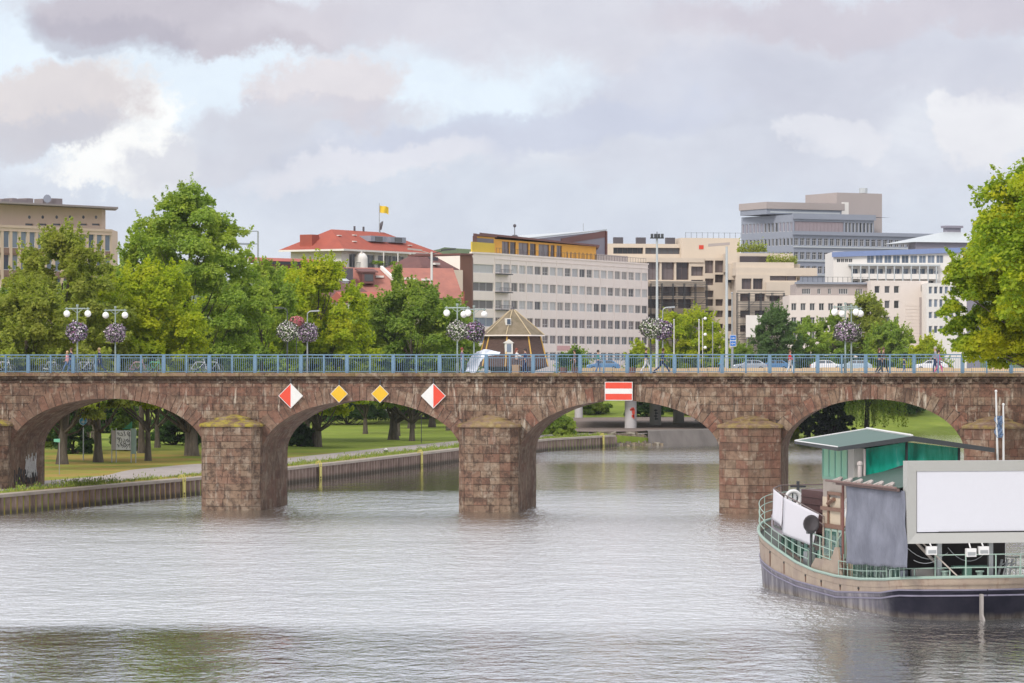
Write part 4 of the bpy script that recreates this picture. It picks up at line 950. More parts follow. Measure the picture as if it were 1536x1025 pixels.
# B: white house with red hipped roof
def red_roof_house():
    global SK
    SK=0.0
    C=(gx(512,515),515.0,8.0); E=(gx(637,535),535.0); rz=math.atan2(E[1]-C[1],E[0]-C[0]); L=math.hypot(E[0]-C[0],E[1]-C[1]); D=9.2
    o=thing('white_house','white house with orange red hipped roof and planted balcony','building',C,rz)
    ze=gz(374,515)-8; zr=gz(345,523)-8; zb=gz(404,515)-8
    ops=[]; n=7
    for px,w in ((530,1.0),(541,1.0),(556,1.0),(574,1.2),(583,.8),(594,1.0),(602,.7)):
        t=(px-CX)/F; c,s=math.cos(rz),math.sin(rz); u=(t*C[1]-C[0])/(c-t*s); ops.append((u-w*1.1,u+w*1.1,zb+.35,zb+2.4))
    wall(o,0,L,0,ze,ops,P_white); body(o,0,L,0,D,0,ze,P_white)
    for (a,b,c,d) in ops: window(o,a,c,b-a,d-c,.12,M_frw,G_dark,1)
    m=MB(); e=1.3; v=[(-e,-e,ze),(L+e+2,-e,ze),(L+e+2,D+e,ze),(-e,D+e,ze),(D*.45,D/2,zr),(L-D*.5,D/2,zr)]
    m.add(v,[(0,1,5,4),(1,2,5),(2,3,4,5),(3,0,4)]); m.quad((-e,-e,ze-.02),(-e,D+e,ze-.02),(L+e+2,D+e,ze-.02),(L+e+2,-e,ze-.02)); rf=m.build('roof',T_red,o)
    m=MB(); m.box(-e-.05,L+e+2.05,-e-.1,-e,ze-.28,ze); m.box(-e-.1,-e,-e-.1,D+e,ze-.28,ze); m.build('eaves',P_white,o)
    m=MB(); m.box(-.4,1.5,D*.55,D*.55+2.2,ze+.3,ze+2.3); m.build('chimney',T_red,rf)
    for x in (11.5,17.0): 
        m=MB(); m.box(x-2.2,x+2.2,.8,3.2,ze+1.5,ze+2.35); d=m.build('dormer',P_greyb,rf); m=MB(); m.box(x-2.6,x+2.6,.55,3.4,ze+2.36,ze+2.5); m.build('dormer_roof',M_frw,d) if False else None
        m=MB(); m.box(x-1.0,x+1.0,.74,.79,ze+1.6,ze+2.25); m.build('pane',G_dark,d)
    m=MB()
    for x,y,z in ((5,1,.28),(3.2,2.6,.6),(15,2.6,.6),(19.5,2.4,.55),(8,3,.66),(20,.7,.3)):
        h=ze+(zr-ze)*((y+e)/(D/2+e)); m.box(x-.35,x+.35,y-.3,y+.3,h+.02,h+.14)
    m.build('roof_light',P_white,rf)
    m=MB(); m.box(1.5,L+.8,-1.8,0,zb-.25,zb); m.build('balcony_floor',P_white,o)
    m=MB()
    x=1.6
    while x<L+.7: m.box(x-.02,x+.02,-1.78,-1.74,zb,zb+1.0); x+=.35
    m.box(1.5,L+.8,-1.8,-1.72,zb+1.0,zb+1.06); m.build('balcony_railing',M_dgrey,o)
    for x in (3,9,13,16.5,21,L+.7): m=MB(); m.cyl(x,-1.7,zb,ze-.25,.09,8); m.build('column',P_white,o)
    rng=np.random.default_rng(5); 
    for xx in (7,8.3,12,13.1,14.3):
        C2=np.array([[xx+rng.normal()*.35,-1.5+rng.normal()*.2,zb+.9+rng.random()*.5] for _ in range(160)]); Nn=rng.normal(size=C2.shape); Nn/=np.linalg.norm(Nn,axis=1)[:,None]
        b=bpy.data.objects.new('balcony_plant',quads_mesh('balcony_plant',C2,Nn,np.full(len(C2),.14),L_green,.6,rng)); COL.objects.link(b); b.parent=o
    m=MB(); m.cyl(3.4,-1.3,zb+.0,zb+1.6,1.0,12); m.sph((3.4,-1.3,zb+1.6),1.0,12); m.build('white_tank',P_white,o,smooth=True)
    m=MB(); m.tube([(17.6,D/2,zr-.2),(17.6,D/2,zr+.9)],.08); m.tube([(17.6,D/2-.4,zr+1.0),(17.5,D/2-.2,zr+1.05),(17.4,D/2,zr+1.1)],[.75,.6,.15],12); m.build('satellite_dish',P_dark,o)
    for x in (10.5,13): m=MB(); m.cyl(x,D/2,zr-.1,zr+.7,.16,8); m.build('roof_vent',P_dark,o)
    p=Vector((gx(569,526),526,gz(346,526)))
    fo=thing('roof_flag','yellow flag flying from a tall pole on the red roof','flag',tuple(p)); h=gz(305,526)-p.z
    m=MB(); m.cyl(0,0,-.4,h,.07,8,r1=.04); m.build('pole',M_grey,fo); m=MB(); nx=12; V=[]
    for k in range(2):
        for i in range(nx+1):
            for j in range(5): x=i/nx; V.append((.06+x*1.35,.16*math.sin(x*7+j*.4)+(.01 if k else -.01),h-.35-j*.27-.35*x*x-.06*math.sin(x*6)))
    n0=(nx+1)*5; fs=[(i*5+j,(i+1)*5+j,(i+1)*5+j+1,i*5+j+1) for i in range(nx) for j in range(4)]; m.add(V,fs+[tuple(n0+q for q in reversed(x)) for x in fs]); m.build('flag_cloth',paint('yellow_cloth',(.72,.50,.03),.8,0,.15),fo,smooth=True)
red_roof_house()
# low brown roofed building
def low_brown():
    f=Fac(384,480,512,492,7); o=f.thing('flat_building','long low building with red roof edge and brown cladding'); z=f.z(393,8); zr=f.z(386,6); 
    body(o,0,f.L,0,9,0,z,P_brick,front=True)
    m=MB(); L=f.L; m.add([(-.3,-.4,z),(L+.3,-.4,z),(L+.3,9,z),(-.3,9,z),(-.3,4,zr),(L-1.8,4,zr)],[(0,1,5,4),(1,2,5),(2,3,4,5),(3,0,4)]); m.build('roof',T_brred,o)
    m=MB()
    x=.4
    while x<L-.3: m.box(x,x+.08,-.05,0,z-3.5,z-.05); x+=.5
    m.build('cladding_ribs',P_brick,o); m=MB(); m.box(2,9.5,-.12,0,z-.4,z-.05); m.build('window_band',G_dark,o)
low_brown()
def gable_house(name,label,px0,Z0,px1,Z1,eave_py,ridge_py,D,roofm,wallm,g=7,hipl=0,hipr=0):
    f=Fac(px0,Z0,px1,Z1,g); o=f.thing(name,label,group='old tiled roof houses'); L=f.L; ze=f.z(eave_py,L/2); zr=f.z(ridge_py,L/2,D/2)
    body(o,0,L,0,D,0,ze,wallm,front=True); m=MB(); e=.4
    v=[(-e,-e,ze-.1),(L+e,-e,ze-.1),(L+e,D+e,ze-.1),(-e,D+e,ze-.1),(hipl-e*(hipl==0),D/2,zr),(L-hipr+e*(hipr==0),D/2,zr)]
    m.add(v,[(0,1,5,4),(2,3,4,5),(1,2,5),(3,0,4)]); r=m.build('roof',roofm,o); return f,o,r,ze,zr
def old_roofs():
    f,o,r,ze,zr=gable_house('tiled_house','broad terracotta roof below the white balcony house',512,470,690,474,446,402,12,T_terra,P_sand2)
    m=MB(); u=f.u(606); 
    m.prism([(u-2.2,5.5,zr+.25),(u+.9,-.6,ze+.25),(u+1.25,-.6,ze+.25),(u-1.85,5.5,zr+.25)],(0,0,-.5)); m.build('party_wall',P_white,r)
    def onroof(px,py):  # roof point
        for k in range(60):
            y=k*.1; u=f.u(px,y); zz=ze+(zr-ze)*(y+.4)/6.4
            if f.z(py,u,y)<=zz+.02: return u,y,zz
        return f.u(px,3),3,(ze+zr)/2
    for px,py in ((569,416),(612,419),(618,420),(638,421)):
        u,y,z=onroof(px,py); m=MB(); m.box(u-.55,u+.55,y-.4,y+.4,z-.05,z+.22); m.build('roof_light',P_white,r)
    u,y,z=onroof(551,426); m=MB(); m.box(u-.9,u+.9,y-1,y+2,z,z+1.5); d=m.build('dormer',P_brown,r); m=MB(); m.box(u-.6,u+.6,y-1.06,y-1.01,z+.3,z+1.25); m.build('pane',G_dark,d); m=MB(); m.prism([(u-1.3,y-1.2,z+1.5),(u+1.3,y-1.2,z+1.5),(u+1.3,y+2.5,z+2.0),(u-1.3,y+2.5,z+2.0)],(0,0,.15)); m.build('dormer_roof',T_brown,d)
    u=f.u(520,1); z0=f.z(420,u,1); m=MB(); m.box(u-1.1,u+.9,1,2.6,z0-3,z0+1.6); m.build('chimney',P_dark,r); m=MB(); m.cyl(u-.8,0,z0-3,z0-.2,.9,10); m.cyl(u-.8,0,z0-.2,z0+.2,1.1,10,r1=.5); m.build('roof_turret',P_roofg,r)
    gable_house('tiled_house','bright red low roof in front of the broad terracotta one',522,455,578,457,452,438,7,T_brred,P_white)
    gable_house('tiled_house','grey brown roof slope with white lucarne left of the terracotta roof',494,462,560,468,448,420,9,T_brown,P_sand2,hipl=2)
    f,o,r,ze,zr=gable_house('tiled_house','dark brown hipped roof house with cream gable beside the white block',636,500,695,506,409,380,10,T_brown,P_sand2,hipl=3.5,hipr=2.0)
    m=MB(); u=f.u(664); m.box(u-.5,u+.5,1,1.8,zr-1.8,zr-1.5); m.build('roof_light',P_white,r)
    u=f.u(655,3); m=MB(); m.box(u-1,u+.3,3,4,zr-3,zr-.6); m.build('chimney',P_dark,r)
    f=Fac(660,488,694,490,7); o=f.thing('cream_gable_house','plain cream wall with sloping brown roof edge beside the white block'); zt=f.z(405,1)
    body(o,0,f.L,0,8,0,zt,P_sand2,front=True); m=MB(); a=f.z(405,0); b=f.z(447,0); m.prism([(-3.2,-.3,f.z(404,0)),(0.0,-.3,f.z(404,0)),(3.6,-.3,b),(2.6,-.3,b)],(0,5,0)); m.build('roof',T_brown,o)
    m=MB(); m.box(f.u(672),f.L,-.5,-.05,0,f.z(437,0)); m.build('lower_wall',T_brred,o)
    f=Fac(690,492,708,494,7); o=f.thing('party_wall','tall brown windowless wall strip beside the white block'); body(o,0,f.L,0,10,0,f.z(383,1),P_brick,front=True); m=MB(); m.box(-.1,f.L+.1,-.15,10,f.z(383,1),f.z(383,1)+.25); m.build('roof_edge',P_brown,o)
old_roofs()
# C: long white office block
def white_block():
    f=Fac(742,566,972,625,6); o=f.thing('white_office_block','long cream office block with rows of paired windows and an orange penthouse'); L=f.L; zt=f.z(382,0)
    # rows measured at u=0 : window tops/bottoms
    rows=[(396,409),(423,436.5),(450,463),(476,490),(502,515),(528,541)]
    nb=21; p=L/nb; ops=[]
    R_=[(f.z(b,0),f.z(a,0)) for a,b in rows]
    rnd=random.Random(3)
    for (z0,z1) in R_:
        for i in range(nb):
            x=i*p; 
            ops.append((x+p*.10,x+p*.90,z0,z1))
    wall(o,0,L,0,zt,ops,P_cream); body(o,0,L,0,14,0,zt,P_cream)
    frames=[]; k=0
    stuffm=MB(); stuffp=MB()
    for j,(a,b,c,d) in enumerate(ops):
        r=j//nb; i=j%nb
        if k<96 and not (r==5):
            window(o,a,c,b-a,d-c,.14,M_frw,G_blind if r<3 else G_brown,1,trans=0 if (i*7+r*3)%3 else .35); k+=1
        else:
            w=b-a; h=d-c
            stuffm.box(a,b,.14,.22,c,c+.08); stuffm.box(a,b,.14,.22,d-.08,d); stuffm.box(a,a+.08,.14,.22,c+.08,d-.08); stuffm.box(b-.08,b,.14,.22,c+.08,d-.08); stuffm.box(a+w/2-.05,a+w/2+.05,.14,.22,c+.08,d-.08); stuffp.box(a+.04,b-.04,.19,.21,c+.04,d-.04)
    q=stuffm.build('window_frames',M_frw,o); q['kind']='stuff'; q=stuffp.build('window_panes',G_dark,o); q['kind']='stuff'
    # fins between panels
    m=MB()
    for i in range(0,nb+1,2): m.box(i*p-.05,i*p+.05,-.05,0,0,zt-.4)
    m.build('panel_joints',P_cream,o)
    m=MB(); m.box(-.1,L+.1,-.14,.3,zt,zt+.25); m.box(-.1,L+.1,-.1,0,zt-.75,zt-.66); m.build('parapet',P_cream,o)
    m=MB(); i=8; m.box(i*p+.1,i*p+p*1.8,-.045,-.005,R_[5][1]+.3,R_[4][0]-.3); m.build('pink_panel',P_pink,o)
    # left return bay, turned a little toward the viewer
    L2=Vector((gx(707,560),560,6)); a0=Vector(f.a); d=(a0-L2); ln=d.length; c,s=math.cos(-f.rz),math.sin(-f.rz)
    rel=L2-a0; lx,ly=rel.x*c-rel.y*s,rel.x*s+rel.y*c
    bay=bpy.data.objects.new('end_bay',None); COL.objects.link(bay); bay.parent=o; bay.location=(lx,ly,0); bay.rotation_euler=(0,0,math.atan2(-ly,-lx))
    g2=Fac(707,560,742,566,6); bo=[]
    for a,b in rows: bo.append((.45,g2.L-.3,g2.z(b,0),g2.z(a,0)))
    wall(bay,0,g2.L,0,zt,bo,P_cream)
    m=MB(); m.quad((0,0,0),(0,0,zt),(2,9,zt),(2,9,0)); m.quad((0,0,zt),(g2.L,0,zt),(g2.L,9,zt),(2,9,zt)); m.quad((0,.4,0),(g2.L,.4,0),(g2.L,.4,zt),(0,.4,zt)); m.build('wall',P_cream,bay)
    for i,(a,b,c_,d_) in enumerate(bo):
        window(bay,a,c_,b-a,d_-c_,.14,M_frw,G_blind if i<3 else G_blue,2)
    m=MB(); m.box(-.1,g2.L+.05,-.16,.3,zt+.002,zt+.26); m.build('parapet',P_cream,bay)
    # small balconies
    for z0,z1 in R_[:3]:
        m=MB(); m.box(.2,p*1.7,-.9,-.01,z0-.3,z0-.15); 
        for k_ in range(9): m.box(.2+k_*p*.18,.23+k_*p*.18,-.9,-.86,z0-.15,z0+.5)
        m.box(.2,p*1.7,-.9,-.85,z0+.5,z0+.55); m.build('balcony',M_dgrey,o)
    # orange penthouse
    u0,u1=f.u(716,3),f.u(894,3); z1=f.z(363,f.u(770,3),3); z2=f.z(372,f.u(890,3),3); zz=zt+.02
    ph=MB(); V=[(u0,3,zz),(u1,3,zz),(u1,3,z2),(u0+ (u1-u0)*.45,3,z1-.1),(u0,3,z1)]
    ops=[]
    for a,b in ((753,764),(765,774),(778,793),(795,804),(808,824),(826,832),(835,843)): ops.append((f.u(a,3),f.u(b,3),zz+.05,zz+2.5))
    ztop=(z1+z2)/2+.25; wall(o,u0,u1,zz,ztop,ops,P_orange,y=3,name='penthouse_wall'); body(o,u0,u1,3,12,zz,ztop,P_orange,'penthouse_wall')
    for (a,b,c_,d_) in ops: window(o,a,c_,b-a,d_-c_,3.14,M_frb,G_brown,1)
    m=MB(); m.xf=shear(2.4); m.prism([(u0-.4,2.4,ztop+.5),(u1+.2,2.4,ztop),(u1+.2,12,ztop),(u0-.4,12,ztop+.5)],(0,0,.3)); m.build('penthouse_roof',P_brown,o)
    # yellow terrace wall at the left end
    m=MB(); x0=f.u(708,1.0); x1=f.u(742,1.0); m.box(x0,x1,1.0,1.2,zz,zz+1.9); m.build('terrace_parapet',P_yellow,o)
    m=MB(); x0=f.u(709,2.5); m.xf=shear(2.5); m.box(x0,f.u(742,2.5),2.5,5,zz+.01,zz+3.0); t_=m.build('terrace_room',P_orange,o); m=MB(); m.box(x0+1.4,f.u(740,2.5),2.42,2.49,zz+1.6,zz+2.7); m.build('pane',G_brown,t_); m=MB(); m.xf=shear(2.3); m.box(x0-.2,x0+1.2,2.3,5,zz+.02,zz+3.4); m.box(x0+1.2,f.u(744,2.5),2.3,5,zz+3.05,zz+3.35); m.build('frame',P_brown,t_)
    m=MB(); x=f.u(745,.3)
    while x<L: m.box(x,x+.04,.35,.39,zt+.25,zt+1.1); x+=1.2
    m.box(f.u(745,.3),L,.34,.40,zt+1.1,zt+1.15); m.build('roof_railing',M_dgrey,o)
    # slanted brown roof block behind
    a,b=f.u(770,9),f.u(908,9); zl=f.z(362,a,9); zr=f.z(347,b,9); m=MB()
    m.prism([(a,9,zl-.4),(b,9,zt),(b,9,zr),(a,9,zl)],(SK*9,9,0)); m.build('slanted_roof',P_greyd,o)
    m=MB(); m.prism([(f.u(842,8.9),8.9,f.z(366,f.u(842,9),9)),(b+.1,8.9,f.z(356,b,9)),(b+.1,8.9,zr+.1),(f.u(842,8.9),8.9,f.z(358,f.u(842,9),9))],(0,.09,0)); m.box(b-.2,b+.3,8.7,8.99,zt,zr); m.build('verge',P_brown,o)
    m=MB(); m.prism([(a-.3,8.8,zl+.05),(b+.3,8.8,zr+.12),(b+.3+SK*8,17,zr+.7),(a+3+SK*8,17,zl+1.6)],(0,0,.25)); m.build('metal_roof',P_roofg,o)
    m=MB(); m.box(f.u(800,8.8),f.u(840,8.8),8.7,8.98,f.z(364,f.u(820,9),9),f.z(361,f.u(820,9),9)); m.build('roof_strip',P_white,o)
    m=MB(); x=f.u(772,6); z=f.z(359,x,6); m.sph((x,6,z),.8,10); m.tube([(x,6,z),(x,6,z+2.6)],.06); m.sph((x,6,z+2.3),.3,8); m.build('aerial_drum',P_dark,o)
    m=MB(); x=f.u(875,12); m.tube([(x,12,zr),(x,12,f.z(335,x,12))],.05); m.build('antenna',M_grey,o)
    m=MB(); m.xf=shear(4); m.box(f.u(895,4),L,4,9,zt+.01,zt+1.6); m.build('roof_box',P_core,o)
    m=MB(); x0=L*.2
    for i in range(8): m.box(f.u(850+i*6,2),f.u(850+i*6,2)+.1,1.9,2,zt+.26,zt+1.5)
    m.build('terrace_railing',M_dgrey,o)
white_block()
def win_grid(f,o,pxs,w,rows,frame,pane,mull,ops,y=0):
    for (a,b) in rows:
        for px in pxs:
            u=f.u(px,y); z0,z1=f.z(b,u,y),f.z(a,u,y); ops.append((u-w/2,u+w/2,z0,z1))
# D: terraced block with scaffolding
def terraced():
    f=Fac(908,655,1108,660,6); o=f.thing('terraced_block','tan terraced block with deep balconies and scaffolded lower floors'); L=f.L
    zt=f.z(386,0); ops=[]
    win_grid(f,o,(980,1002,1024),2.5,[(391,420)],0,0,0,ops); win_grid(f,o,(1046,),2.4,[(400,414),(420,426)],0,0,0,ops)
    win_grid(f,o,(1064,),1.7,[(391,410),(418,428),(436,446)],0,0,0,ops); win_grid(f,o,(1079,1096),1.7,[(391,409),(412,424)],0,0,0,ops)
    win_grid(f,o,(980,1004,1027),2.6,[(430,444),(449,462),(472,484),(494,508)],0,0,0,ops); win_grid(f,o,(1064,1079,1096),1.5,[(449,459),(466,476),(486,497),(508,516)],0,0,0,ops)
    wall(o,0,L,0,zt,ops,P_sand2,depth=.9); body(o,0,L,0,16,0,zt,P_sand2)
    for (a,b,c,d) in ops: window(o,a,c,b-a,d-c,.75,M_frb,G_brown,1,.6 if d-c>3 else 0)
    m=MB(); 
    for py in (423,446,468,490): u=f.u(1000); z=f.z(py,u); m.box(f.u(974),f.u(1056),-1.3,-.01,z-.9,z+.15) if py<430 else m.box(f.u(974),f.u(1040),-1.0,-.01,z-.35,z)
    m.box(-.3,f.u(1056),-.25,-.01,zt-.9,zt-.02); m.build('balcony',P_sand2,o)
    z2=f.z(366,10,4); pops=[(f.u(920,4),f.u(965,4),zt+.8,zt+2.0),(f.u(968,4),f.u(1020,4),zt+.8,zt+2.0)]
    wall(o,0,f.u(1108,4),zt,z2,pops,P_sand2,depth=.7,y=4,name='penthouse_wall'); body(o,0,f.u(1108,4),4,16,zt,z2,P_sand2,'penthouse_wall')
    for (a,b,c,d) in pops: window(o,a,c,b-a,d-c,4.6,M_frb,G_dark,5)
    a,b=f.u(1022,3.4),f.u(1110,3.4); z3=f.z(357,a,3.4); m=MB(); m.box(a,b,3.4,14,zt+.02,z3); m.build('lift_house',P_sand2,o)
    m=MB(); 
    for i in range(11): m.cyl(a+1+i*1.1,4,z3,z3+1.1,.035,5)
    m.box(a+1,a+12,3.98,4.02,z3+1.0,z3+1.04); m.build('roof_railing',M_dgrey,o)
    m=MB(); u=f.u(1052,3.3); m.box(u-.45,u+.45,3.32,3.39,f.z(374,u,3.3),f.z(368,u,3.3)); m.build('emblem',M_red,o)
    for px in (928,962,1006): m=MB(); u=f.u(px,6); m.box(u-.9,u+.9,6,7,z2,z2+1.3); m.build('chimney',P_dark,o)
    # stepped right wing
    f2=Fac(1104,646,1232,649,6); w=f2.thing('terraced_wing','lower stepped tan wing with planted roof terraces and scaffolding'); L2=f2.L
    for i,(e,top,bot,y0) in enumerate(((1190,378,400,6.0),(1200,396,412,3.5),(1228,410,450,0))):
        u1=f2.u(e,y0); zt2=f2.z(top if i else 380,3,y0); zb=f2.z(bot,3,y0) if i<2 else 0
        if i<2: body(w,-.5,u1,y0,18,zb-1,zt2,P_sand2,'upper_floor',front=True)
    ops=[]; zt2=f2.z(412,3); win_grid(f2,w,(1120,1137),1.9,[(418,434)],0,0,0,ops)
    u=f2.u(1155); ops.append((u,f2.u(1195),f2.z(421,u),f2.z(414,u)))
    win_grid(f2,w,(1118,1140,1162),2.0,[(441,452),(466,476),(488,498)],0,0,0,ops)
    wall(w,0,f2.u(1180),0,zt2,ops,P_sand2,depth=.7); body(w,0,f2.u(1180),0,14,0,zt2,P_sand2)
    for (a,b,c,d) in ops: window(w,a,c,b-a,d-c,.55,M_frb,G_brown,2)
    z=f2.z(425,5); m=MB(); m.box(f2.u(1148),f2.u(1226),-.6,-.01,z-2.3,z+.2); m.build('balcony',P_sand2,w)
    for (e0,e1,py,y0) in ((1106,1190,402,2.5),(1110,1160,390,5.5)):
        m=MB(); u0,u1=f2.u(e0,y0),f2.u(e1,y0); z=f2.z(py,u0,y0); m.box(u0,u1,y0,y0+.3,z-.9,z+.7); m.build('window_band',G_brown,w)
    m=MB(); z=f2.z(396,4,1); m.box(f2.u(1104,1),f2.u(1191,1),1,6,z-1.0,z+.3); z=f2.z(412,5,.3); m.box(f2.u(1104,.3),f2.u(1226,.3),.3,5,z-.2,z+1.3); m.build('terrace_parapet',P_sand2,w)
    rng=np.random.default_rng(6); C2=[]
    for (pa,pb,py,y0) in ((1150,1195,396,2.6),(1106,1150,378,7)):
        for _ in range(900): px=rng.uniform(pa,pb); u=f2.u(px,y0); C2.append([u,y0+rng.normal()*.3,f2.z(py,u,y0)+abs(rng.normal())*.8])
    C2=np.array(C2); Nn=rng.normal(size=C2.shape); Nn/=np.linalg.norm(Nn,axis=1)[:,None]
    b_=bpy.data.objects.new('terrace_plants',quads_mesh('terrace_plants',C2,Nn,np.full(len(C2),.2),L_olive,.6,rng)); COL.objects.link(b_); b_.parent=w
    # scaffolding
    def scaff(f,lab,p0,p1,py0,py1):
        s=thing('scaffolding',lab,'scaffolding',tuple(f.a),f.rz,'scaffolding on the tan block'); a,b=f.u(p0,-2),f.u(p1,-2); z0,z1=0,f.z(py0,a,-2); n=int((b-a)/2.4)+1; st=(b-a)/n
        m=MB()
        for i in range(n+1):
            for y in (-2.4,-1.5): m.tube([(a+i*st,y,z0),(a+i*st,y,z1+.6)],.09,4)
        k=0; z=z1
        while z>2:
            for y in (-2.4,-1.5):
                m.tube([(a,y,z+.9),(b,y,z+.9)],.07,4); m.tube([(a,y,z+.45),(b,y,z+.45)],.05,4); 
            for i in range(n): 
                if (i+k)%2: m.tube([(a+i*st,-2.4,z-2),(a+(i+1)*st,-2.4,z)],.035,4)
            z-=2.05; k+=1
        m.build('tubes',M_dgrey,s); m=MB(); z=z1
        while z>2: m.box(a,b,-2.35,-1.55,z-.05,z+.03); z-=2.05
        m.build('planks',P_dark,s)
    scaff(f,'scaffolding over the left half of the tan block',976,1060,430,0); scaff(f2,'scaffolding over the stepped right wing of the tan block',1106,1176,444,0)
    m=MB(); s=thing('white_screen_panel','blank white hoarding standing against the scaffolding','hoarding',tuple(f2.a),f2.rz); a,b=f2.u(1119,-3),f2.u(1143,-3); m.box(a,b,-3,-2.8,f2.z(506,a,-3),f2.z(473,a,-3)); m.build('panel',P_white,s); m=MB()
    for x in (a+.3,b-.3): m.box(x-.1,x+.1,-2.8,-2.6,0,f2.z(474,a,-3))
    m.build('post',M_grey,s)
terraced()
# E: grey tower
def grey_tower():
    f=Fac(1190,800,1402,818,6); o=f.thing('grey_office_tower','grey glass office tower with set back top floors behind the other roofs'); L=f.L
    fl=Fac(1112,816,1190,800,6)
    # main frame: two faces meeting at px 1190
    def P(f,px,y,py): u=f.u(px,y); return u,f.z(py,u,y)
    z0=0; zt=f.z(322,0); zl=f.z(349,0); 
    rows=[(357,368),(378,389),(399,410)]; ops=[]
    ru=f.u(1402); R2=[(f.z(b,0),f.z(a,0)) for a,b in rows]
    n=24; p=ru/n
    for (a,b) in R2:
        for i in range(n): ops.append((i*p+.25,(i+1)*p-.25,a,b))
    wall(o,0,ru,0,zl,ops,P_greyb,depth=.35); body(o,0,ru,0,22,0,zl,P_greyb)
    for (a,b,c,d) in ops: window(o,a,c,b-a,d-c,.2,M_frw,G_dark,1,.7)
    # left face
    lf=bpy.data.objects.new('left_wing',None); COL.objects.link(lf); lf.parent=o; c,s=math.cos(-f.rz),math.sin(-f.rz); rel=fl.a-f.a; lf.location=(rel.x*c-rel.y*s,rel.x*s+rel.y*c,0); lf.rotation_euler=(0,0,fl.rz-f.rz)
    R3=[(fl.z(b,fl.L),fl.z(a,fl.L)) for a,b in [(333,347)]+rows]; lo=[]; n3=14; p3=fl.L/n3
    for j,(a,b) in enumerate(R3):
        for i in range(n3): lo.append((i*p3+.25,(i+1)*p3-.25,a,b))
    wall(lf,0,fl.L,0,zt,lo,P_greyb,depth=.3)
    for j,(a,b,c_,d_) in enumerate(lo): window(lf,a,c_,b-a,d_-c_,.15,M_frw,P_greyd if j<n3 and (j<6 or j>9) else G_dark,0,.0)
    m=MB(); m.quad((0,.3,0),(fl.L,.3,0),(fl.L,.3,zt),(0,.3,zt)); m.quad((0,0,zt),(fl.L,0,zt),(fl.L,30,zt),(0,20,zt)); m.quad((0,0,0),(0,0,zt),(0,20,zt),(0,20,0)); m.build('wall',P_greyb,lf)
    # top closed-blind floor on right face up to px 1310
    u1=f.u(1311); a,b=f.z(347,0),f.z(332,0); ops=[(0.3,u1*.62,a,b)]+[(u1*.64+i*(u1*.36/8),u1*.64+(i+1)*(u1*.36/8)-.3,a,b) for i in range(8)]
    wall(o,0,u1,zl,zt,ops,P_greyb,depth=.3,name='upper_wall'); body(o,0,u1,0,6,zl,zt,P_greyb,'upper_wall')
    m=MB(); m.box(.35,u1*.62-.05,.12,.2,a+.05,b-.05); x=.5
    while x<u1*.62-.3: m.box(x,x+.06,.06,.12,a+.05,b-.05); x+=1.0
    m.build('blinds',paint('mauve_blinds',srgb(150,138,142),.7,0,.2),o)
    for (a_,b_,c_,d_) in ops[1:]: window(o,a_,c_,b_-a_,d_-c_,.15,M_frw,G_dark,0)
    # roof storey
    m=MB(); a,b=f.u(1150,6),f.u(1265,6); zc=f.z(303,a,6); m.box(a,b,6,18,zt+.3,zc-1.6); m.build('roof_storey',P_greyb,o); m=MB(); 
    k=zt+.6
    while k<zc-1.9: m.box(a+1,b-1,5.9,5.99,k,k+.35); k+=.75
    m.build('louvres',P_roofg,o); m=MB(); m.box(a-.2,b+.2,5.7,18.3,zc-1.6,zc); m.build('roof',P_core,o)
    m=MB(); m.box(f.u(1255,10),f.u(1323,10),10,24,zl,f.z(290,f.u(1290,10),10)); m.build('service_core',P_core,o); m=MB(); u=f.u(1295,14); z=f.z(290,u,14); m.cyl(u,14,z,z+1.2,1.0,10); m.build('roof_vent',P_roofg,o)
    m=MB(); m.box(f.u(1263,5.8),f.u(1273,5.8),5.8,5.99,zt+.5,zt+3.5); m.build('door',P_white,o)
    m=MB()
    m.box(-.5,ru+.4,-.5,0,zl-.5,zl+.35); m.box(-.3,u1+.3,-.4,0,zt-1.0,zt+.3); m.build('cornice',P_greyb,o)
    for j,(a,b) in enumerate(R2): m=MB(); m.box(0,ru,-.3,0,a-.5,a-.2); m.build('floor_band',P_roofg,o)
grey_tower()
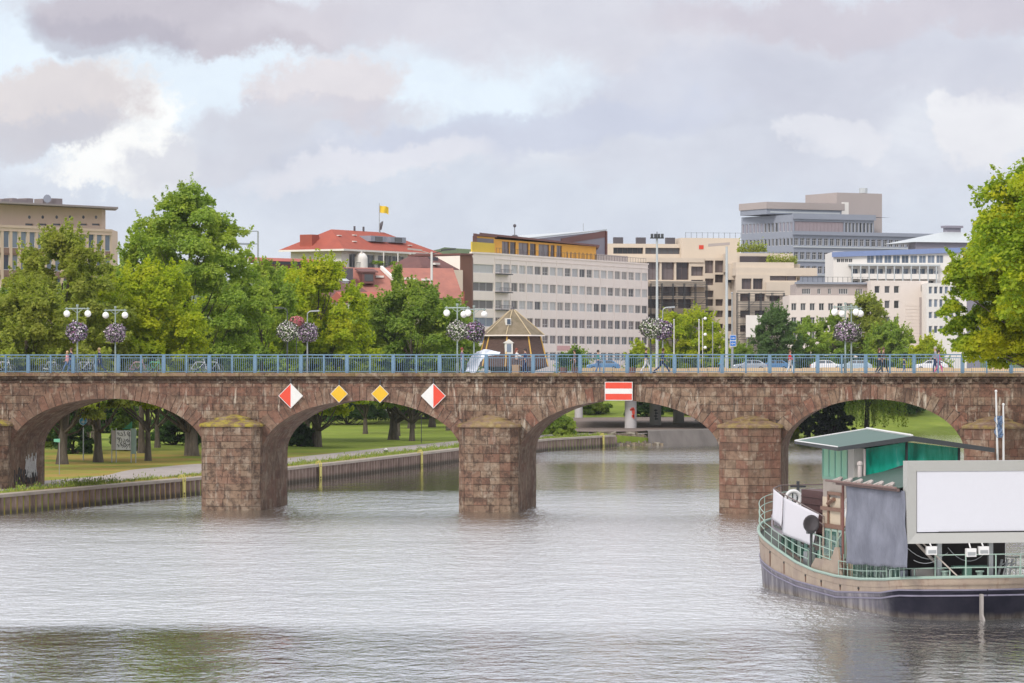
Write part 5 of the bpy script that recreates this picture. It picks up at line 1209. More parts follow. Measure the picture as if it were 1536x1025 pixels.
# F: white building with blue fascia, grey pyramid roof behind
def blue_fascia():
    f=Fac(1250,690,1450,695,6); o=f.thing('white_balcony_building','white building with blue roof edge and long balconies'); L=f.L
    def zz(py0,py1,k): return [f.z(py0+(py1-py0)*0,0)]
    zt=f.z(378,f.u(1340)); ops=[]
    for px in (1306,1319,1332,1345,1358,1371,1384,1397,1410): u=f.u(px); ops.append((u-.75,u+.75,f.z(395,u),f.z(383,u)))
    for r in ((403,415),(421,431)):
        for i in range(10): u=f.u(1282+i*12.6); ops.append((u-.7,u+.7,f.z(r[1],u),f.z(r[0],u)))
    for i in range(4): u=f.u(1258+i*6); ops.append((u-.38,u+.38,f.z(394,u),f.z(388,u)))
    wall(o,0,L,0,zt,ops,P_white,depth=.25); body(o,0,L,0,18,0,zt,P_white)
    for (a,b,c,d) in ops: window(o,a,c,b-a,d-c,.15,M_frw,G_blue if d-c>1.4 else G_dark,1)
    m=MB(); m.prism([(-.3,-.5,f.z(386,0)),(L+.3,-.5,zt),(L+.3,-.5,zt+1.0),(-.3,-.5,f.z(381,0)+.35)],(0,.45,0)); m.build('blue_fascia',P_bluee,o)
    for py in (400,418,433): m=MB(); u=f.u(1276); z=f.z(py,u); m.box(u,f.u(1405),-1.1,-.02,z-.15,z+.1); x=u
    for py in (418,433):
        m=MB(); u=f.u(1276); z=f.z(py,u); m.box(u,f.u(1405),-1.15,-1.05,z-.1,z+.95); m.build('balcony_front',P_white,o)
        m=MB(); m.box(u,f.u(1405),-1.04,-.02,z-.12,z+.02); m.build('balcony_floor',P_core,o)
    m=MB()
    for i in range(11): u=f.u(1276+i*12.6); m.box(u-.12,u+.12,-1.2,-1.06,f.z(436,u),f.z(398,u))
    m.box(f.u(1272),f.u(1408),-1.25,-.02,f.z(399,0),f.z(396.5,0)); m.build('balcony_frame',P_roofg,o)
    m=MB(); u=f.u(1403); z=f.z(409,u); m.tube([(u,-.4,z),(u+.1,-.25,z),(u+.2,0,z)],[.45,.35,.1],10); m.build('dish',P_greyb,o)
    g=Fac(1374,745,1470,750,6); r=g.thing('pyramid_roof_building','building with pale metal pyramid roof and raised ridge vent'); ze=g.z(362,0); body(r,0,g.L,0,14,0,ze-.1,P_greyd,front=True)
    ap=g.z(344,7,7); m=MB(); a,b=g.u(1416,7),g.u(1440,7); L=g.L; m.add([(-.8,-.8,ze-.2),(L,-.8,ze-.2),(L,14.8,ze-.2),(-.8,14.8,ze-.2),(a,6,ap-.6),(b,6,ap-.6),(b,8,ap-.6),(a,8,ap-.6)],[(0,1,5,4),(1,2,6,5),(2,3,7,6),(3,0,4,7),(4,5,6,7)]); m.build('roof',P_roofg,r)
    m=MB(); m.box(a-.2,b+.2,5.8,8.2,ap+.3,ap+.8); m.box(a+.2,b-.2,6.2,7.8,ap-.6,ap+.3); m.build('ridge_vent',P_greyd,r)
blue_fascia()
# G: pale stone office
def pale_office():
    f=Fac(1184,606,1312,609,6); o=f.thing('pale_stone_office','pale stone office with small square windows behind the globe lamps'); L=f.L; zt=f.z(443,2); ops=[]
    px=[1191+13.8*i for i in range(9)]; win_grid(f,o,px,.95,[(455,466),(476,487),(498,509)],0,0,0,ops)
    wall(o,0,L,0,zt,ops,P_pale,depth=.3); body(o,0,L,0,15,0,zt,P_pale)
    for (a,b,c,d) in ops: window(o,a,c,b-a,d-c,.18,M_frw,G_dark,1)
    y=1.6; z2=f.z(426,5,y); ops=[]
    for a,b in ((1203,1216),(1226,1231),(1242,1247),(1258,1272),(1284,1294),(1304,1307)): u0,u1=f.u(a,y),f.u(b,y); ops.append((u0,u1,f.z(441.5,u0,y),f.z(433,u0,y)))
    wall(o,f.u(1194,y),L,zt,z2,ops,P_core,depth=.25,y=y,name='attic_wall'); body(o,f.u(1194,y),L,y,14,zt,z2,P_core,'attic_wall')
    for (a,b,c,d) in ops: window(o,a,c,b-a,d-c,y+.12,M_frw,G_dark,3 if b-a>1.2 else 1)
    m=MB(); m.box(f.u(1192,y),L,y-.5,y,z2-.05,z2+.3); m.build('attic_roof',P_greyb,o)
    m=MB()
    for i in range(14): u=f.u(1205+i*7.5,y); m.box(u,u+.06,y+.4,y+.45,z2+.3,z2+1.25)
    m.box(f.u(1205,y),f.u(1305,y),y+.4,y+.45,z2+1.2,z2+1.25); m.build('roof_railing',M_dgrey,o)
    g=Fac(1306,604,1392,608,6); r=g.thing('pale_corner_block','taller pale stone corner block with banded blank wall'); L=g.L; zt=g.z(421,2); ops=[]
    win_grid(g,r,(1316,1331,1345),1.05,[(429,440),(451,463),(475,487)],0,0,0,ops); win_grid(g,r,(1384,),.7,[(428,438),(453,463)],0,0,0,ops)
    wall(r,0,L,0,zt,ops,P_pale,depth=.3); body(r,0,L,0,15,0,zt,P_pale)
    for (a,b,c,d) in ops: window(r,a,c,b-a,d-c,.18,M_frw,G_dark,0)
    m=MB(); k=2
    u0,u1=g.u(1358),g.u(1379)
    while k<g.z(455,6): m.box(u0,u1,-.05,0,k,k+.45); k+=.6
    m.build('banded_facing',P_pale,r); m=MB(); m.box(g.u(1379),g.u(1391),-.25,-.01,0,g.z(446,6)); m.build('stair_strip',P_core,r)
    h=Fac(1390,600,1440,603,6); r=h.thing('white_grid_building','white building with grey window grid half hidden by the maple'); L=h.L; zt=h.z(425,2); ops=[]
    for i in range(6):
        for (a,b) in ((430,441),(449,461),(468,478),(489,500)): u=h.u(1396+i*8); ops.append((u-.38,u+.38,h.z(b,u),h.z(a,u)))
    wall(r,0,L,0,zt,ops,P_white,depth=.25); body(r,0,L,0,12,0,zt,P_white)
    for (a,b,c,d) in ops: window(r,a,c,b-a,d-c,.15,M_frw,G_blue,0)
    # blank pale side wall that closes the gap left of the office
pale_office()
# the round timber hut (old crane house)
def hut():
    Z=402; x=gx(769,Z); g=1.3; o=thing('round_hut','brown octagonal timber hut with pyramid roof and yellow corner battens','hut',(x,Z,g),R(11))
    zt=gz(462,Z)-g; ze=gz(503,Z)-g; zm=gz(545,Z)-g; Rr=3.55; n=8
    def ring(r,z,off=.5): return [(r*math.cos((i+off)*math.pi/4),r*math.sin((i+off)*math.pi/4),z) for i in range(8)]
    m=MB(); rows=[ring(2.6,-.5),ring(2.6,zm-.9),ring(4.2,zm-.4),ring(3.25,ze-.05)]; V=[p for r in rows for p in r]; m.add(V,[(r*8+i,r*8+(i+1)%8,(r+1)*8+(i+1)%8,(r+1)*8+i) for r in range(3) for i in range(8)])
    tb=NT('dark_timber_boards'); nn=tb.noise(2,5,.7,st=(1,1,6)); tb.set(tb.ramp(nn,[(.3,srgb(70,52,48)),(.7,srgb(96,74,66))]),.85); m.build('timber_wall',tb.mat,o)
    tr=NT('mossy_shingles'); nn=tr.noise(1.2,6,.7); tr.set(tr.ramp(nn,[(.3,srgb(96,88,66)),(.5,srgb(120,108,88)),(.75,srgb(134,122,106))]),.9)
    m=MB(); rows=[ring(3.75,ze),ring(1.9,ze+(zt-ze)*.5),ring(.22,zt-.25)]; V=[p for r in rows for p in r]; m.add(V,[(r*8+i,r*8+(i+1)%8,(r+1)*8+(i+1)%8,(r+1)*8+i) for r in range(2) for i in range(8)]+[tuple(range(7,-1,-1)),tuple(range(16,24))]); m.build('roof',tr.mat,o)
    m=MB(); m.cyl(0,0,zt-.3,zt+.15,.3,8,r1=.12); m.cyl(0,0,zt+.15,zt+.6,.1,6,r1=.03); m.build('finial',P_dark,o)
    m=MB(); a,b=ring(3.85,ze-.12),ring(3.85,ze+.02); m.add(a+b,[(i,(i+1)%8,8+(i+1)%8,8+i) for i in range(8)]+[tuple(range(7,-1,-1))]); m.build('eaves',P_cream,o)
    for i in range(8):
        m=MB(); p=ring(3.8,ze+.03)[i]; q=ring(.24,zt-.22)[i]; m.tube([p,(p[0]*.5+q[0]*.5,p[1]*.5+q[1]*.5,(p[2]+q[2])/2+.02),q],.06,5); m.build('hip_batten',paint('pale_batten',srgb(190,172,140),.7),o)
        m=MB(); p=ring(3.3,ze-.14)[i]; q=ring(4.24,zm-.4)[i]; m.tube([p,q],.09,5); m.build('corner_batten',paint('yellow_batten',srgb(214,170,84),.7),o)
    a=math.radians(-90-11-8)
    m=MB(); cx,cy=3.45*math.cos(a),3.45*math.sin(a); m.box(cx-.45,cx+.45,cy-.3,cy+.7,ze-2.2,ze-.95); m.prism([(cx-.6,cy-.36,ze-.95),(cx+.6,cy-.36,ze-.95),(cx,cy-.36,ze-.5)],(0,1.2,0)); d=m.build('dormer',P_white,o); m=MB(); m.box(cx-.26,cx+.26,cy-.34,cy-.305,ze-2.0,ze-1.05); m.build('pane',G_blue,d)
    a=math.radians(-90-11-18); cx,cy=1.9*math.cos(a),1.9*math.sin(a); m=MB(); m.box(cx-.28,cx+.28,cy-.7,cy+.3,ze+1.15,ze+1.95); d=m.build('roof_hatch',P_white,o); m=MB(); m.box(cx-.2,cx+.2,cy-.75,cy-.71,ze+1.25,ze+1.85); m.build('pane',G_blue,d)
hut()
# ------------------------------------------------------------------ the moored barge
BS=Vector((17.97,132.4,0)); BR=R(12.5); bc,bs_=math.cos(BR),math.sin(BR)
def bp(px,py,x=None,y=None):
    d=Vector(((px-CX)/F,1,-(py-CY)/F)); o=Vector((0,0,HC))-BS
    ox,oy=o.x*bc+o.y*bs_,-o.x*bs_+o.y*bc; dx,dy=d.x*bc+d.y*bs_,-d.x*bs_+d.y*bc
    t=(x-ox)/dx if x is not None else (y-oy)/dy
    return Vector((ox+t*dx,oy+t*dy,HC+t*d.z))
def lerp_tab(T,s):
    if s<=T[0][0]: return T[0][1]
    for (a,u),(b,v) in zip(T[:-1],T[1:]):
        if s<=b: f=(s-a)/(b-a); f=f*f*(3-2*f) if False else f; return u+(v-u)*f
    return T[-1][1]
SHEER=[(0,1.66),(1.5,1.56),(3,1.42),(6,1.25),(9,1.19),(12,1.25),(14.6,1.45),(18,1.92),(20.8,2.40),(22.5,2.68),(24.4,2.95)]
BAND=[(0,1.17),(2,1.08),(3.5,.88),(9,.56),(14.6,.66),(18,.9),(20.8,1.28),(24.4,1.8)]
def hb(s,k=1.0):
    if s<3.0: return 2.72*math.sqrt(max(0,1-((3.0-s)/3.0)**2))*k
    if s<19.2: return 2.72+.08*math.sin((s-3)/16.2*math.pi)
    return 2.72*math.sqrt(max(0,1-((s-19.2)/5.2)**2))*k
def boat():
    o=thing('moored_barge','old tan and navy barge with green glass wheelhouse and a big blank white screen','boat',tuple(BS),BR)
    tan=NT('tan_hull_paint'); n=tan.noise(1.2,6,.7,st=(1,1,1)); n2=tan.noise(4,5,.7,st=(1,1,.25)); tan.set(tan.mix(tan.math('MULTIPLY',tan.ramp(n2,[(.56,0.0),(.72,1.0)]),.6),tan.ramp(n,[(.35,srgb(158,142,124)),(.65,srgb(138,122,110))]),srgb(112,78,60)),.6)
    low=NT('navy_hull_paint'); tc=low.n('ShaderNodeTexCoord'); sp=low.n('ShaderNodeSeparateXYZ'); low.l(tc.outputs['Object'],sp.inputs[0]); n=low.noise(1.1,6,.7); st=low.noise(2.4,5,.7,st=(1,1,.2))
    yy=low.math('ADD',sp.outputs[1],low.math('MULTIPLY',low.math('SUBTRACT',n,.5),3.0)); mr=low.n('ShaderNodeMapRange'); low.l(yy,mr.inputs[0]); mr.inputs[1].default_value=2.2; mr.inputs[2].default_value=5.0
    fad=low.ramp(st,[(.35,srgb(84,82,90)),(.52,srgb(110,106,114)),(.68,srgb(140,136,138))]); c=low.mix(mr.outputs[0],low.ramp(n,[(.4,srgb(18,18,32)),(.75,srgb(36,34,46))]),fad)
    gz_=low.n('ShaderNodeMapRange'); low.l(low.math('ADD',sp.outputs[2],low.math('MULTIPLY',n,.35)),gz_.inputs[0]); gz_.inputs[1].default_value=.44; gz_.inputs[2].default_value=.2
    c=low.mix(low.math('MULTIPLY',gz_.outputs[0],low.math('ADD',low.math('MULTIPLY',mr.outputs[0],.35),.38)),c,low.ramp(st,[(.4,srgb(92,80,66)),(.6,srgb(150,142,130))])); low.set(c,.55,spec=.2)
    mint=paint('mint_green_paint',srgb(146,168,156),.5,0,.3,2,.7); mintd=paint('mint_wall_paint',srgb(110,150,134),.6,0,.3,2,.6)
    st_=[24.4*(0.5-0.5*math.cos(math.pi*i/60)) for i in range(61)]
    def ringpt(s,side,kind):
        g=lerp_tab(SHEER,s); b=lerp_tab(BAND,s); h=hb(s)
        fl=.05+.22*smooth(17,24,s)+.1*smooth(3,0,s)
        z={'g':g,'b':b,'r':b-.10,'r2':b-.2,'w':.05,'k':-.9}[kind]; k={'g':0,'b':fl*.45,'r':fl*.5-.03,'r2':fl*.6,'w':fl,'k':fl+.5}[kind]
        h=max(0,h*1.16-k*min(1,h)); yy=s
        if s<1.5: yy=s+k*(1-s/1.5)*1.5
        if s>22: yy=s-k*((s-22)/2.4)*1.3
        return (side*h+.42,yy,z)
    def strip(kinds,mat,name):
        m=MB()
        for side in (-1,1):
            V=[ringpt(s,side,k) for s in st_ for k in kinds]; n=len(kinds)
            fs=[(i*n+j,i*n+j+1,(i+1)*n+j+1,(i+1)*n+j) for i in range(60) for j in range(n-1)]
            m.add(V,fs if side<0 else [tuple(reversed(f)) for f in fs])
        return m.build(name,mat,o,smooth=True)
    strip(['g','b'],tan.mat,'topsides'); strip(['b','r','r2','w','k'],low.mat,'hull')
    rub=paint('rubbing_strake',srgb(126,122,140),.6,0,.5,2,.5)
    for k,dz in (('b',-.02),('r2',-.04)):
        m=MB(); P=[]
        for side in (-1,1):
            Q=[ringpt(s,side,k) for s in st_]; Q=[(q[0]+side*.02,q[1],q[2]+dz) for q in Q]; m.tube(Q,.035,5)
        m.build('rubbing_strake',rub,o)
    m=MB()
    for side in (-1,1): m.tube([ringpt(s,side,'g') for s in st_],.06,6)
    m.build('gunwale',mint,o)
    dk=paint('deck_paint',srgb(88,92,88),.8,0,.4); m=MB()
    L=[ringpt(s,-1,'g') for s in st_]; Rr=[ringpt(s,1,'g') for s in st_]; 
    for i in range(60):
        a,b,c_,d=L[i],L[i+1],Rr[i+1],Rr[i]; m.quad((a[0],a[1],a[2]-.32),(d[0],d[1],d[2]-.32),(c_[0],c_[1],c_[2]-.32),(b[0],b[1],b[2]-.32))
    m.build('deck',dk,o)
    m=MB(); m.box(.05,.15,-.22,-.02,-.6,1.0); m.prism([(.06,-.05,-.6),(.06,-.55,-.6),(.06,-.40,.05),(.06,-.05,.4)],(.08,0,0)); m.build('rudder',paint('grey_rudder',srgb(150,144,140),.6,0,.4),o)
    # scuppers with rust runs, plate seams
    rs=paint('rust_run',srgb(96,62,44),.9,0,.3)
    for s in (6.2,8.5,11.0,13.2,16.4,18.6):
        q=ringpt(s,-1,'g'); zb=lerp_tab(BAND,s); m=MB(); m.box(q[0]-.012,q[0]+.03,s-.07,s+.07,q[2]-.42,q[2]-.34); m.build('scupper',M_black,o)
        m=MB(); m.prism([(q[0]-.006,s-.05,q[2]-.42),(q[0]-.006,s+.05,q[2]-.42),(q[0]-.004,s+.015,zb+.05),(q[0]-.004,s-.02,zb+.05)],(.02,0,0)); m.build('rust_run',rs,o)
    # railings
    def rail(s0,s1,side,hs,name='railing',r=.028,step=1.1,mat=mint,rise=0):
        n=max(2,int(abs(s1-s0)*3)); S=[s0+(s1-s0)*i/n for i in range(n+1)]; m=MB(); 
        def P(s,h): q=ringpt(max(0,min(24.4,s)),side,'g'); return (q[0]*.985,q[1],q[2]+h)
        for h in hs: m.tube([P(s,h) for s in S],.02,5)
        k=max(1,int(abs(s1-s0)/step)); 
        for i in range(k+1): s=s0+(s1-s0)*i/k; m.tube([P(s,-.02),P(s,max(hs))],.019,5)
        return m.build(name,mat,o)
    def sternrail(hs,a0,a1,name='railing',mat=mint,np_=4):
        m=MB(); N=16
        def P(a,h): # angle round the stern, 0 = port side, 180 = starboard
            s=3-3*math.sin(R(a)); x=.42-3.12*math.cos(R(a)); return (x,s+.03,lerp_tab(SHEER,s)+h)
        for h in hs: m.tube([P(a0+(a1-a0)*i/N,h) for i in range(N+1)],.022,5)
        for i in range(np_+1): a=a0+(a1-a0)*i/np_; m.tube([P(a,-.02),P(a,max(hs))],.03,5)
        m.build(name,mat,o)
    rail(3.0,8.8,-1,[.32,.62]); sternrail([.36],8,172,np_=6); sternrail([.86],52,140,np_=4)
    rail(12.9,19.6,-1,[.34,.70],step=1.0); rail(19.6,24.3,-1,[.4,.78,1.12],step=1.0); rail(19.6,24.3,1,[.4,.78,1.12],step=1.0); rail(3,19,1,[.36,.8])
    # tan bulwark step beside the wheelhouse
    pts=[(1215,852),(1223,837),(1246,841),(1252,821),(1257,821),(1262,868)]; P=[bp(px,py,x=-2.74) for px,py in pts]; P=[Vector((p.x,p.y,p.z)) for p in P]; P[-1].z=lerp_tab(SHEER,P[-1].y); P[0].z=lerp_tab(SHEER,P[0].y)
    m=MB(); m.prism([tuple(p) for p in P],(.07,0,0)); m.build('bulwark_step',tan.mat,o)
    # lower deckhouse behind the tarpaulin
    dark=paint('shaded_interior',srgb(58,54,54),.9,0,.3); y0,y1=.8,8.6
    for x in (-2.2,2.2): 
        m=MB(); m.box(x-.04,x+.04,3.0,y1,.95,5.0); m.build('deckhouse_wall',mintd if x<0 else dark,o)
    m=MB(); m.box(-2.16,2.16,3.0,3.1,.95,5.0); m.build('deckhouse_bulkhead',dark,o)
    gw=glass_mat('green_cabin_glass',(.03,.09,.07),(.05,.13,.10)); 
    for k in range(6):
        yy=3.5+k*.85; m=MB(); m.box(-2.3,-2.245,yy,yy+.6,1.25,1.95); w=m.build('cabin_window',mint,o); m=MB(); m.box(-2.315,-2.302,yy+.06,yy+.54,1.32,1.88); m.build('pane',gw,w)
    # upright mullions and stays under the tarp
    for k in range(16): yy=y0+.3+k*.5; m=MB(); m.tube([(-2.62,yy,lerp_tab(SHEER,yy)),(-2.62,yy+.05*(k%3),2.1)],.018,4); m.build('stay',mint,o)
    # gable roof of the deckhouse
    zr,ze=5.62,5.06; rc=paint('green_roof_sheet',srgb(74,96,88),.6,0,.35,1.5,.7); m=MB()
    nst=26
    for i in range(nst):
        a=y0+(8.4-y0)*i/nst; b=y0+(8.4-y0)*(i+.62)/nst; c_=y0+(8.4-y0)*(i+1)/nst
        for sx in (-1,1):
            m.prism([(0,a,zr+.05),(0,b,zr+.05),(sx*2.95,b,ze+.05),(sx*2.95,a,ze+.05)],(0,0,-.04)); m.prism([(0,b,zr+.02),(0,c_,zr+.02),(sx*2.95,c_,ze+.02),(sx*2.95,b,ze+.02)],(0,0,-.04))
    m.build('lower_roof',rc,o)
    m=MB(); m.box(-3.0,-2.9,y0,8.5,ze-.12,ze); m.build('gutter',paint('brown_gutter',srgb(104,84,80),.7),o)
    # dark soffit and gear lashed along the eaves
    m=MB(); rnd=random.Random(2)
    for k in range(6): yy=1.6+k*1.3; m.tube([(-3.0,yy,ze+.05),(-2.8,yy+.3,ze+.14),(-2.75,yy+.65,ze+.1),(-2.95,yy+.9,ze-.02)],.09,6)
    m.build('rolled_canvas',paint('pale_canvas',srgb(176,166,160),.8),o,smooth=True)
    m=MB(); m.tube([(-3.05,y0,ze+.02),(-3.05,9.6,ze+.02)],.05,6); m.build('canvas_pole',paint('canvas_pole',srgb(120,96,90),.7),o)
    # tarpaulin: hanging cloth with folds
    tp=NT('blue_grey_tarpaulin'); n=tp.noise(.7,5,.6); n2=tp.noise(3,4,.6,st=(1,1,.3)); tp.set(tp.mix(tp.math('MULTIPLY',n2,.35),tp.ramp(n,[(.35,srgb(98,101,114)),(.65,srgb(124,127,140))]),srgb(82,84,98)),.55); tp.bump(tp.noise(1.3,5,.7),.5,.12)
    ta,tb=bp(1362,790,x=-2.80).y,bp(1271,790,x=-2.80).y
    m=MB(); nx,nz=40,24; V=[]
    for i in range(nx+1):
        for j in range(nz+1):
            a=i/nx; b=j/nz; yy=ta+a*(tb-ta)+(.0 if b<.05 else 0); zt=4.98; zb=lerp_tab([(0,2.02),(.5,1.9),(1,1.78)],a)+.02*math.sin(a*21)+ .012*math.sin(a*50)
            cut=max(0,.10-a)*3*b*0; x=-2.82+.02*math.sin(a*17+b*2)*b+.06*math.sin(a*6)*b+.03*math.sin(b*11+a*5); V.append((x,yy+(1-a)*0 + .35*(1-b)*(1 if a<.03 else 0),zt+(zb-zt)*b))
    m.add(V,[(i*(nz+1)+j,i*(nz+1)+j+1,(i+1)*(nz+1)+j+1,(i+1)*(nz+1)+j) for i in range(nx) for j in range(nz)])
    t_=m.build('tarpaulin',tp.mat,o,smooth=True); sm=t_.modifiers.new('thick','SOLIDIFY'); sm.thickness=.02
    # big blank screen at the stern
    gf=paint('grey_screen_frame',srgb(168,168,164),.5,.1,.2,1,.85); wh=paint('blank_white_screen',srgb(196,197,204),.6,0,.08,.5,.92)
    X0=bp(1361,692,y=.25).x; zt=bp(1361,692,y=.25).z; zb=bp(1364,816,y=.25).z; X1=3.35; fw=.40
    m=MB()
    A=[(X0,.25,zb),(X1,.25,zb),(X1,.25,zt),(X0,.25,zt)]; I=[(X0+fw,.33,zb+fw),(X1-fw,.33,zb+fw),(X1-fw,.33,zt-fw),(X0+fw,.33,zt-fw)]
    for k in range(4): m.quad(A[k],A[(k+1)%4],I[(k+1)%4],I[k])
    Bk=[(p[0],.75,p[2]) for p in A]
    for k in range(4): m.quad(A[(k+1)%4],A[k],Bk[k],Bk[(k+1)%4])
    m.poly(Bk[::-1]); m.build('screen_frame',gf,o)
    m=MB(); m.box(X0+fw+.03,X1-fw-.0,.36,.42,zb+fw+.04,zt-fw); m.build('screen',wh,o)
    m=MB(); m.box(X0+fw,X1-fw,.425,.45,zb+fw,zt-fw); 
    m.box(X0+fw+.9,X1-fw-.6,.325,.358,zb+fw+.0,zb+fw+.05); m.build('screen_back',M_black,o)
    for x in (X0+1.5,X0+3.6,X1-.4): m=MB(); m.box(x-.09,x+.09,.78,.95,1.2,zt-.3); m.build('screen_post',M_grey,o)
    m=MB(); m.tube([(X0+.6,.9,zb),(X0+2.4,1.6,1.35)],.06,6); m.tube([(X0+.75,.6,zb),(X0+2.0,.2,1.7)],.03,5); m.build('brace',paint('worn_brace',srgb(170,160,150),.6),o)
    # floodlights under the screen
    for px,py in ((1397,826),(1456,829),(1475,826)):
        p=bp(px,py,y=.1); m=MB(); m.box(p.x-.2,p.x+.2,.0,.18,p.z-.16,p.z+.16); m.tube([(p.x,.12,p.z+.16),(p.x,.3,zb+.02)],.03,5); f=m.build('floodlight',M_white,o); m=MB(); m.box(p.x-.16,p.x+.16,-.012,-.002,p.z-.11,p.z+.02); m.build('lens',M_grey,f)
    # clutter on the after deck
    m=MB(); m.box(-.15,.15,1.1,1.4,1.3,1.95); m.box(-.6,1.0,1.1,1.4,1.95,2.02); m.build('bollard_table',mintd,o)
    for x,y in ((-1.1,.7),(.2,.35)):
        m=MB(); m.cyl(x,y,1.2,1.82,.11,10); m.cyl(x,y,1.82,1.88,.17,10); m.build('mooring_bollard',mint,o)
    m=MB(); m.box(-2.0,-1.3,1.4,2.0,1.15,1.9); m.build('deck_locker',M_conc,o)
    m=MB()
    for k in range(3): m.tube([(1.2+k*.22,1.2,1.3),(1.45+k*.22,1.25,2.25)],.05,5); m.tube([(1.15+k*.3,1.3,1.9),(1.6+k*.2,1.3,2.1)],.03,4)
    m.build('folded_chairs',M_grey,o)
    m=MB(); 
    for k in range(3): m.cyl(-2.2+k*.42,2.3,1.1,1.8,.16,8)
    m.build('gas_bottles',P_greyb,o)
    # cables
    m=MB()
    for a,b,dp in (((-2.6,.9,2.8),(-.9,.9,2.55),.35),((-.9,.9,2.75),(.6,.9,2.5),.4),((-2.4,.6,2.3),(-1.4,.5,2.35),.15)):
        m.tube([Vector(a).lerp(Vector(b),t/8)+Vector((0,0,-dp*4*(t/8)*(1-t/8))) for t in range(9)],.014,4)
    m.build('cable',M_grey,o)
    # upper glass cabin with gable roof
    gg=NT('green_glass'); gn=gg.noise(1.1,5,.6,st=(2,1,.5)); gg.set(gg.ramp(gn,[(.34,(.0,.22,.14)),(.44,(.005,.42,.28)),(.58,(.03,.55,.40)),(.7,(.22,.62,.52))]),.08); gg.b.inputs['Transmission Weight'].default_value=.25; gg.b.inputs['Alpha'].default_value=1  # pale patches in the glass colour stand in for reflections
    gp_=NT('pale_green_glass'); gp_.set((.22,.46,.36),.1)
    x0,x1,ya,yb=-2.2,2.3,8.4,12.7
    m=MB(); m.box(x0,x1,ya+.03,yb,4.3,5.12); m.build('cabin_sill_wall',paint('cabin_grey',srgb(150,140,132),.7),o)
    zl=6.42; zc=6.78
    m=MB(); m.poly([(x0+.45,ya,5.22),(-.05,ya,5.72),(-.05,ya,zc-.12),(x0+.45,ya,zl-.02)]); m.poly([(.05,ya,5.72),(x1-.05,ya,5.3),(x1-.05,ya,zl),(.05,ya,zc-.12)]); g=m.build('front_glazing',gg.mat,o)
    # furniture and reflections behind the glass
    m=MB(); m.box(-1.0,-.1,9.2,9.9,5.3,6.2); m.box(.8,2.0,9.2,10.2,5.3,6.0); m.build('cabin_benches',paint('teal_bench',srgb(60,150,120),.6),g)
    m=MB(); m.box(-.05,.05,ya-.03,ya+.05,5.65,zc-.05); m.box(x1-.08,x1+.02,ya-.03,ya+.05,5.2,zl); m.box(x0+.38,x0+.46,ya-.03,ya+.05,5.1,zl)
    m.tube([(x0+.45,ya-.02,5.2),(0,ya-.02,5.7),(x1,ya-.02,5.25)],.06,5); m.build('front_frame',M_dgrey,o)
    m=MB(); m.prism([(x0+.4,ya-.06,5.05),(0,ya-.06,5.6),(0,ya-.06,5.78),(x0+.4,ya-.06,5.22)],(0,.05,0)); m.build('flashing',M_dgrey,o)
    m=MB(); m.prism([(x0+.45,ya-.1,5.06),(0,ya-.1,5.56),(0,ya-.1,5.66),(x0+.45,ya-.1,5.14)],(0,.04,0)); m.build('white_flashing',M_white,o)
    m=MB(); m.poly([(x0,ya+1,5.12),(x0,yb,5.12),(x0,yb,zl),(x0,ya+1,zl)]); m.poly([(x0,yb,5.12),(x1,yb,5.12),(x1,yb,zl),(0,yb,zc),(x0,yb,zl)]); m.poly([(x1,yb,5.12),(x1,ya,5.12),(x1,ya,zl),(x1,yb,zl)]); m.build('side_glazing',gp_.mat,o)
    m=MB()
    for k in range(5): yy=ya+1+(yb-ya-1)*k/4; m.box(x0-.03,x0+.03,yy-.05,yy+.05,5.12,zl)
    m.box(x0-.04,x0+.02,ya+.9,yb,5.05,5.15); m.build('side_mullions',mintd,o)
    m=MB(); m.box(x0-.05,x0+.40,ya-.02,ya+.8,4.6,zl); m.build('corner_pillar',M_conc,o)
    m=MB(); m.cyl(x0+.1,ya-.3,4.9,5.75,.09,8); m.sph((x0+.1,ya-.3,5.8),.13,8); m.cyl(x0+.32,ya-.25,4.9,6.4,.05,8); m.build('exhaust_pipe',paint('pale_pipe',srgb(190,180,176),.5),o)
    rf=paint('green_copper_roof',srgb(72,98,90),.6,0,.3,1.2,.75); m=MB(); ra,rb=7.7,13.5; E=3.15; E2=3.55
    m.prism([(0,ra,6.92),(0,rb,7.10),(-E,rb,6.62),(-E,ra,6.50)],(0,0,-.05)); m.prism([(0,ra,6.92),(E2,ra,6.42),(E2,rb,6.55),(0,rb,7.10)],(0,0,-.05)); r_=m.build('cabin_roof',rf,o)
    m=MB(); m.prism([(-E,ra-.03,6.50),(0,ra-.03,6.93),(E2,ra-.03,6.42),(E2,ra-.03,6.24),(0,ra-.03,6.72),(-E,ra-.03,6.34)],(0,.06,0)); m.prism([(-E-.02,ra,6.49),(-E-.02,rb,6.61),(-E-.02,rb,6.50),(-E-.02,ra,6.34)],(-.03,0,0)); m.build('fascia',M_dgrey,o)
    m=MB(); m.tube([(0,ra,6.95),(0,rb,7.13)],.06,6); m.tube([(0,rb,7.12),(-E,rb,6.64)],.03,5); m.tube([(-E-.03,ra,6.51),(-E-.03,rb,6.63)],.03,5); m.build('ridge_cap',M_white,o)
    # beige wheelhouse column with window, lifebuoy
    bg=paint('beige_wheelhouse',srgb(188,172,150),.65,0,.35,1.5,.7); ya2,yb2=9.3,12.7
    m=MB(); m.box(x0-.02,0,ya2,yb2,1.1,4.3); m.box(x0-.03,.6,8.5,ya2-.002,1.1,4.9); m.build('wheelhouse',bg,o)
    m=MB(); m.box(x0-.12,x0-.04,ya2,yb2-.0,3.75,3.9); m.box(x0-.10,x0-.04,9.5,12.4,3.02,3.2); 
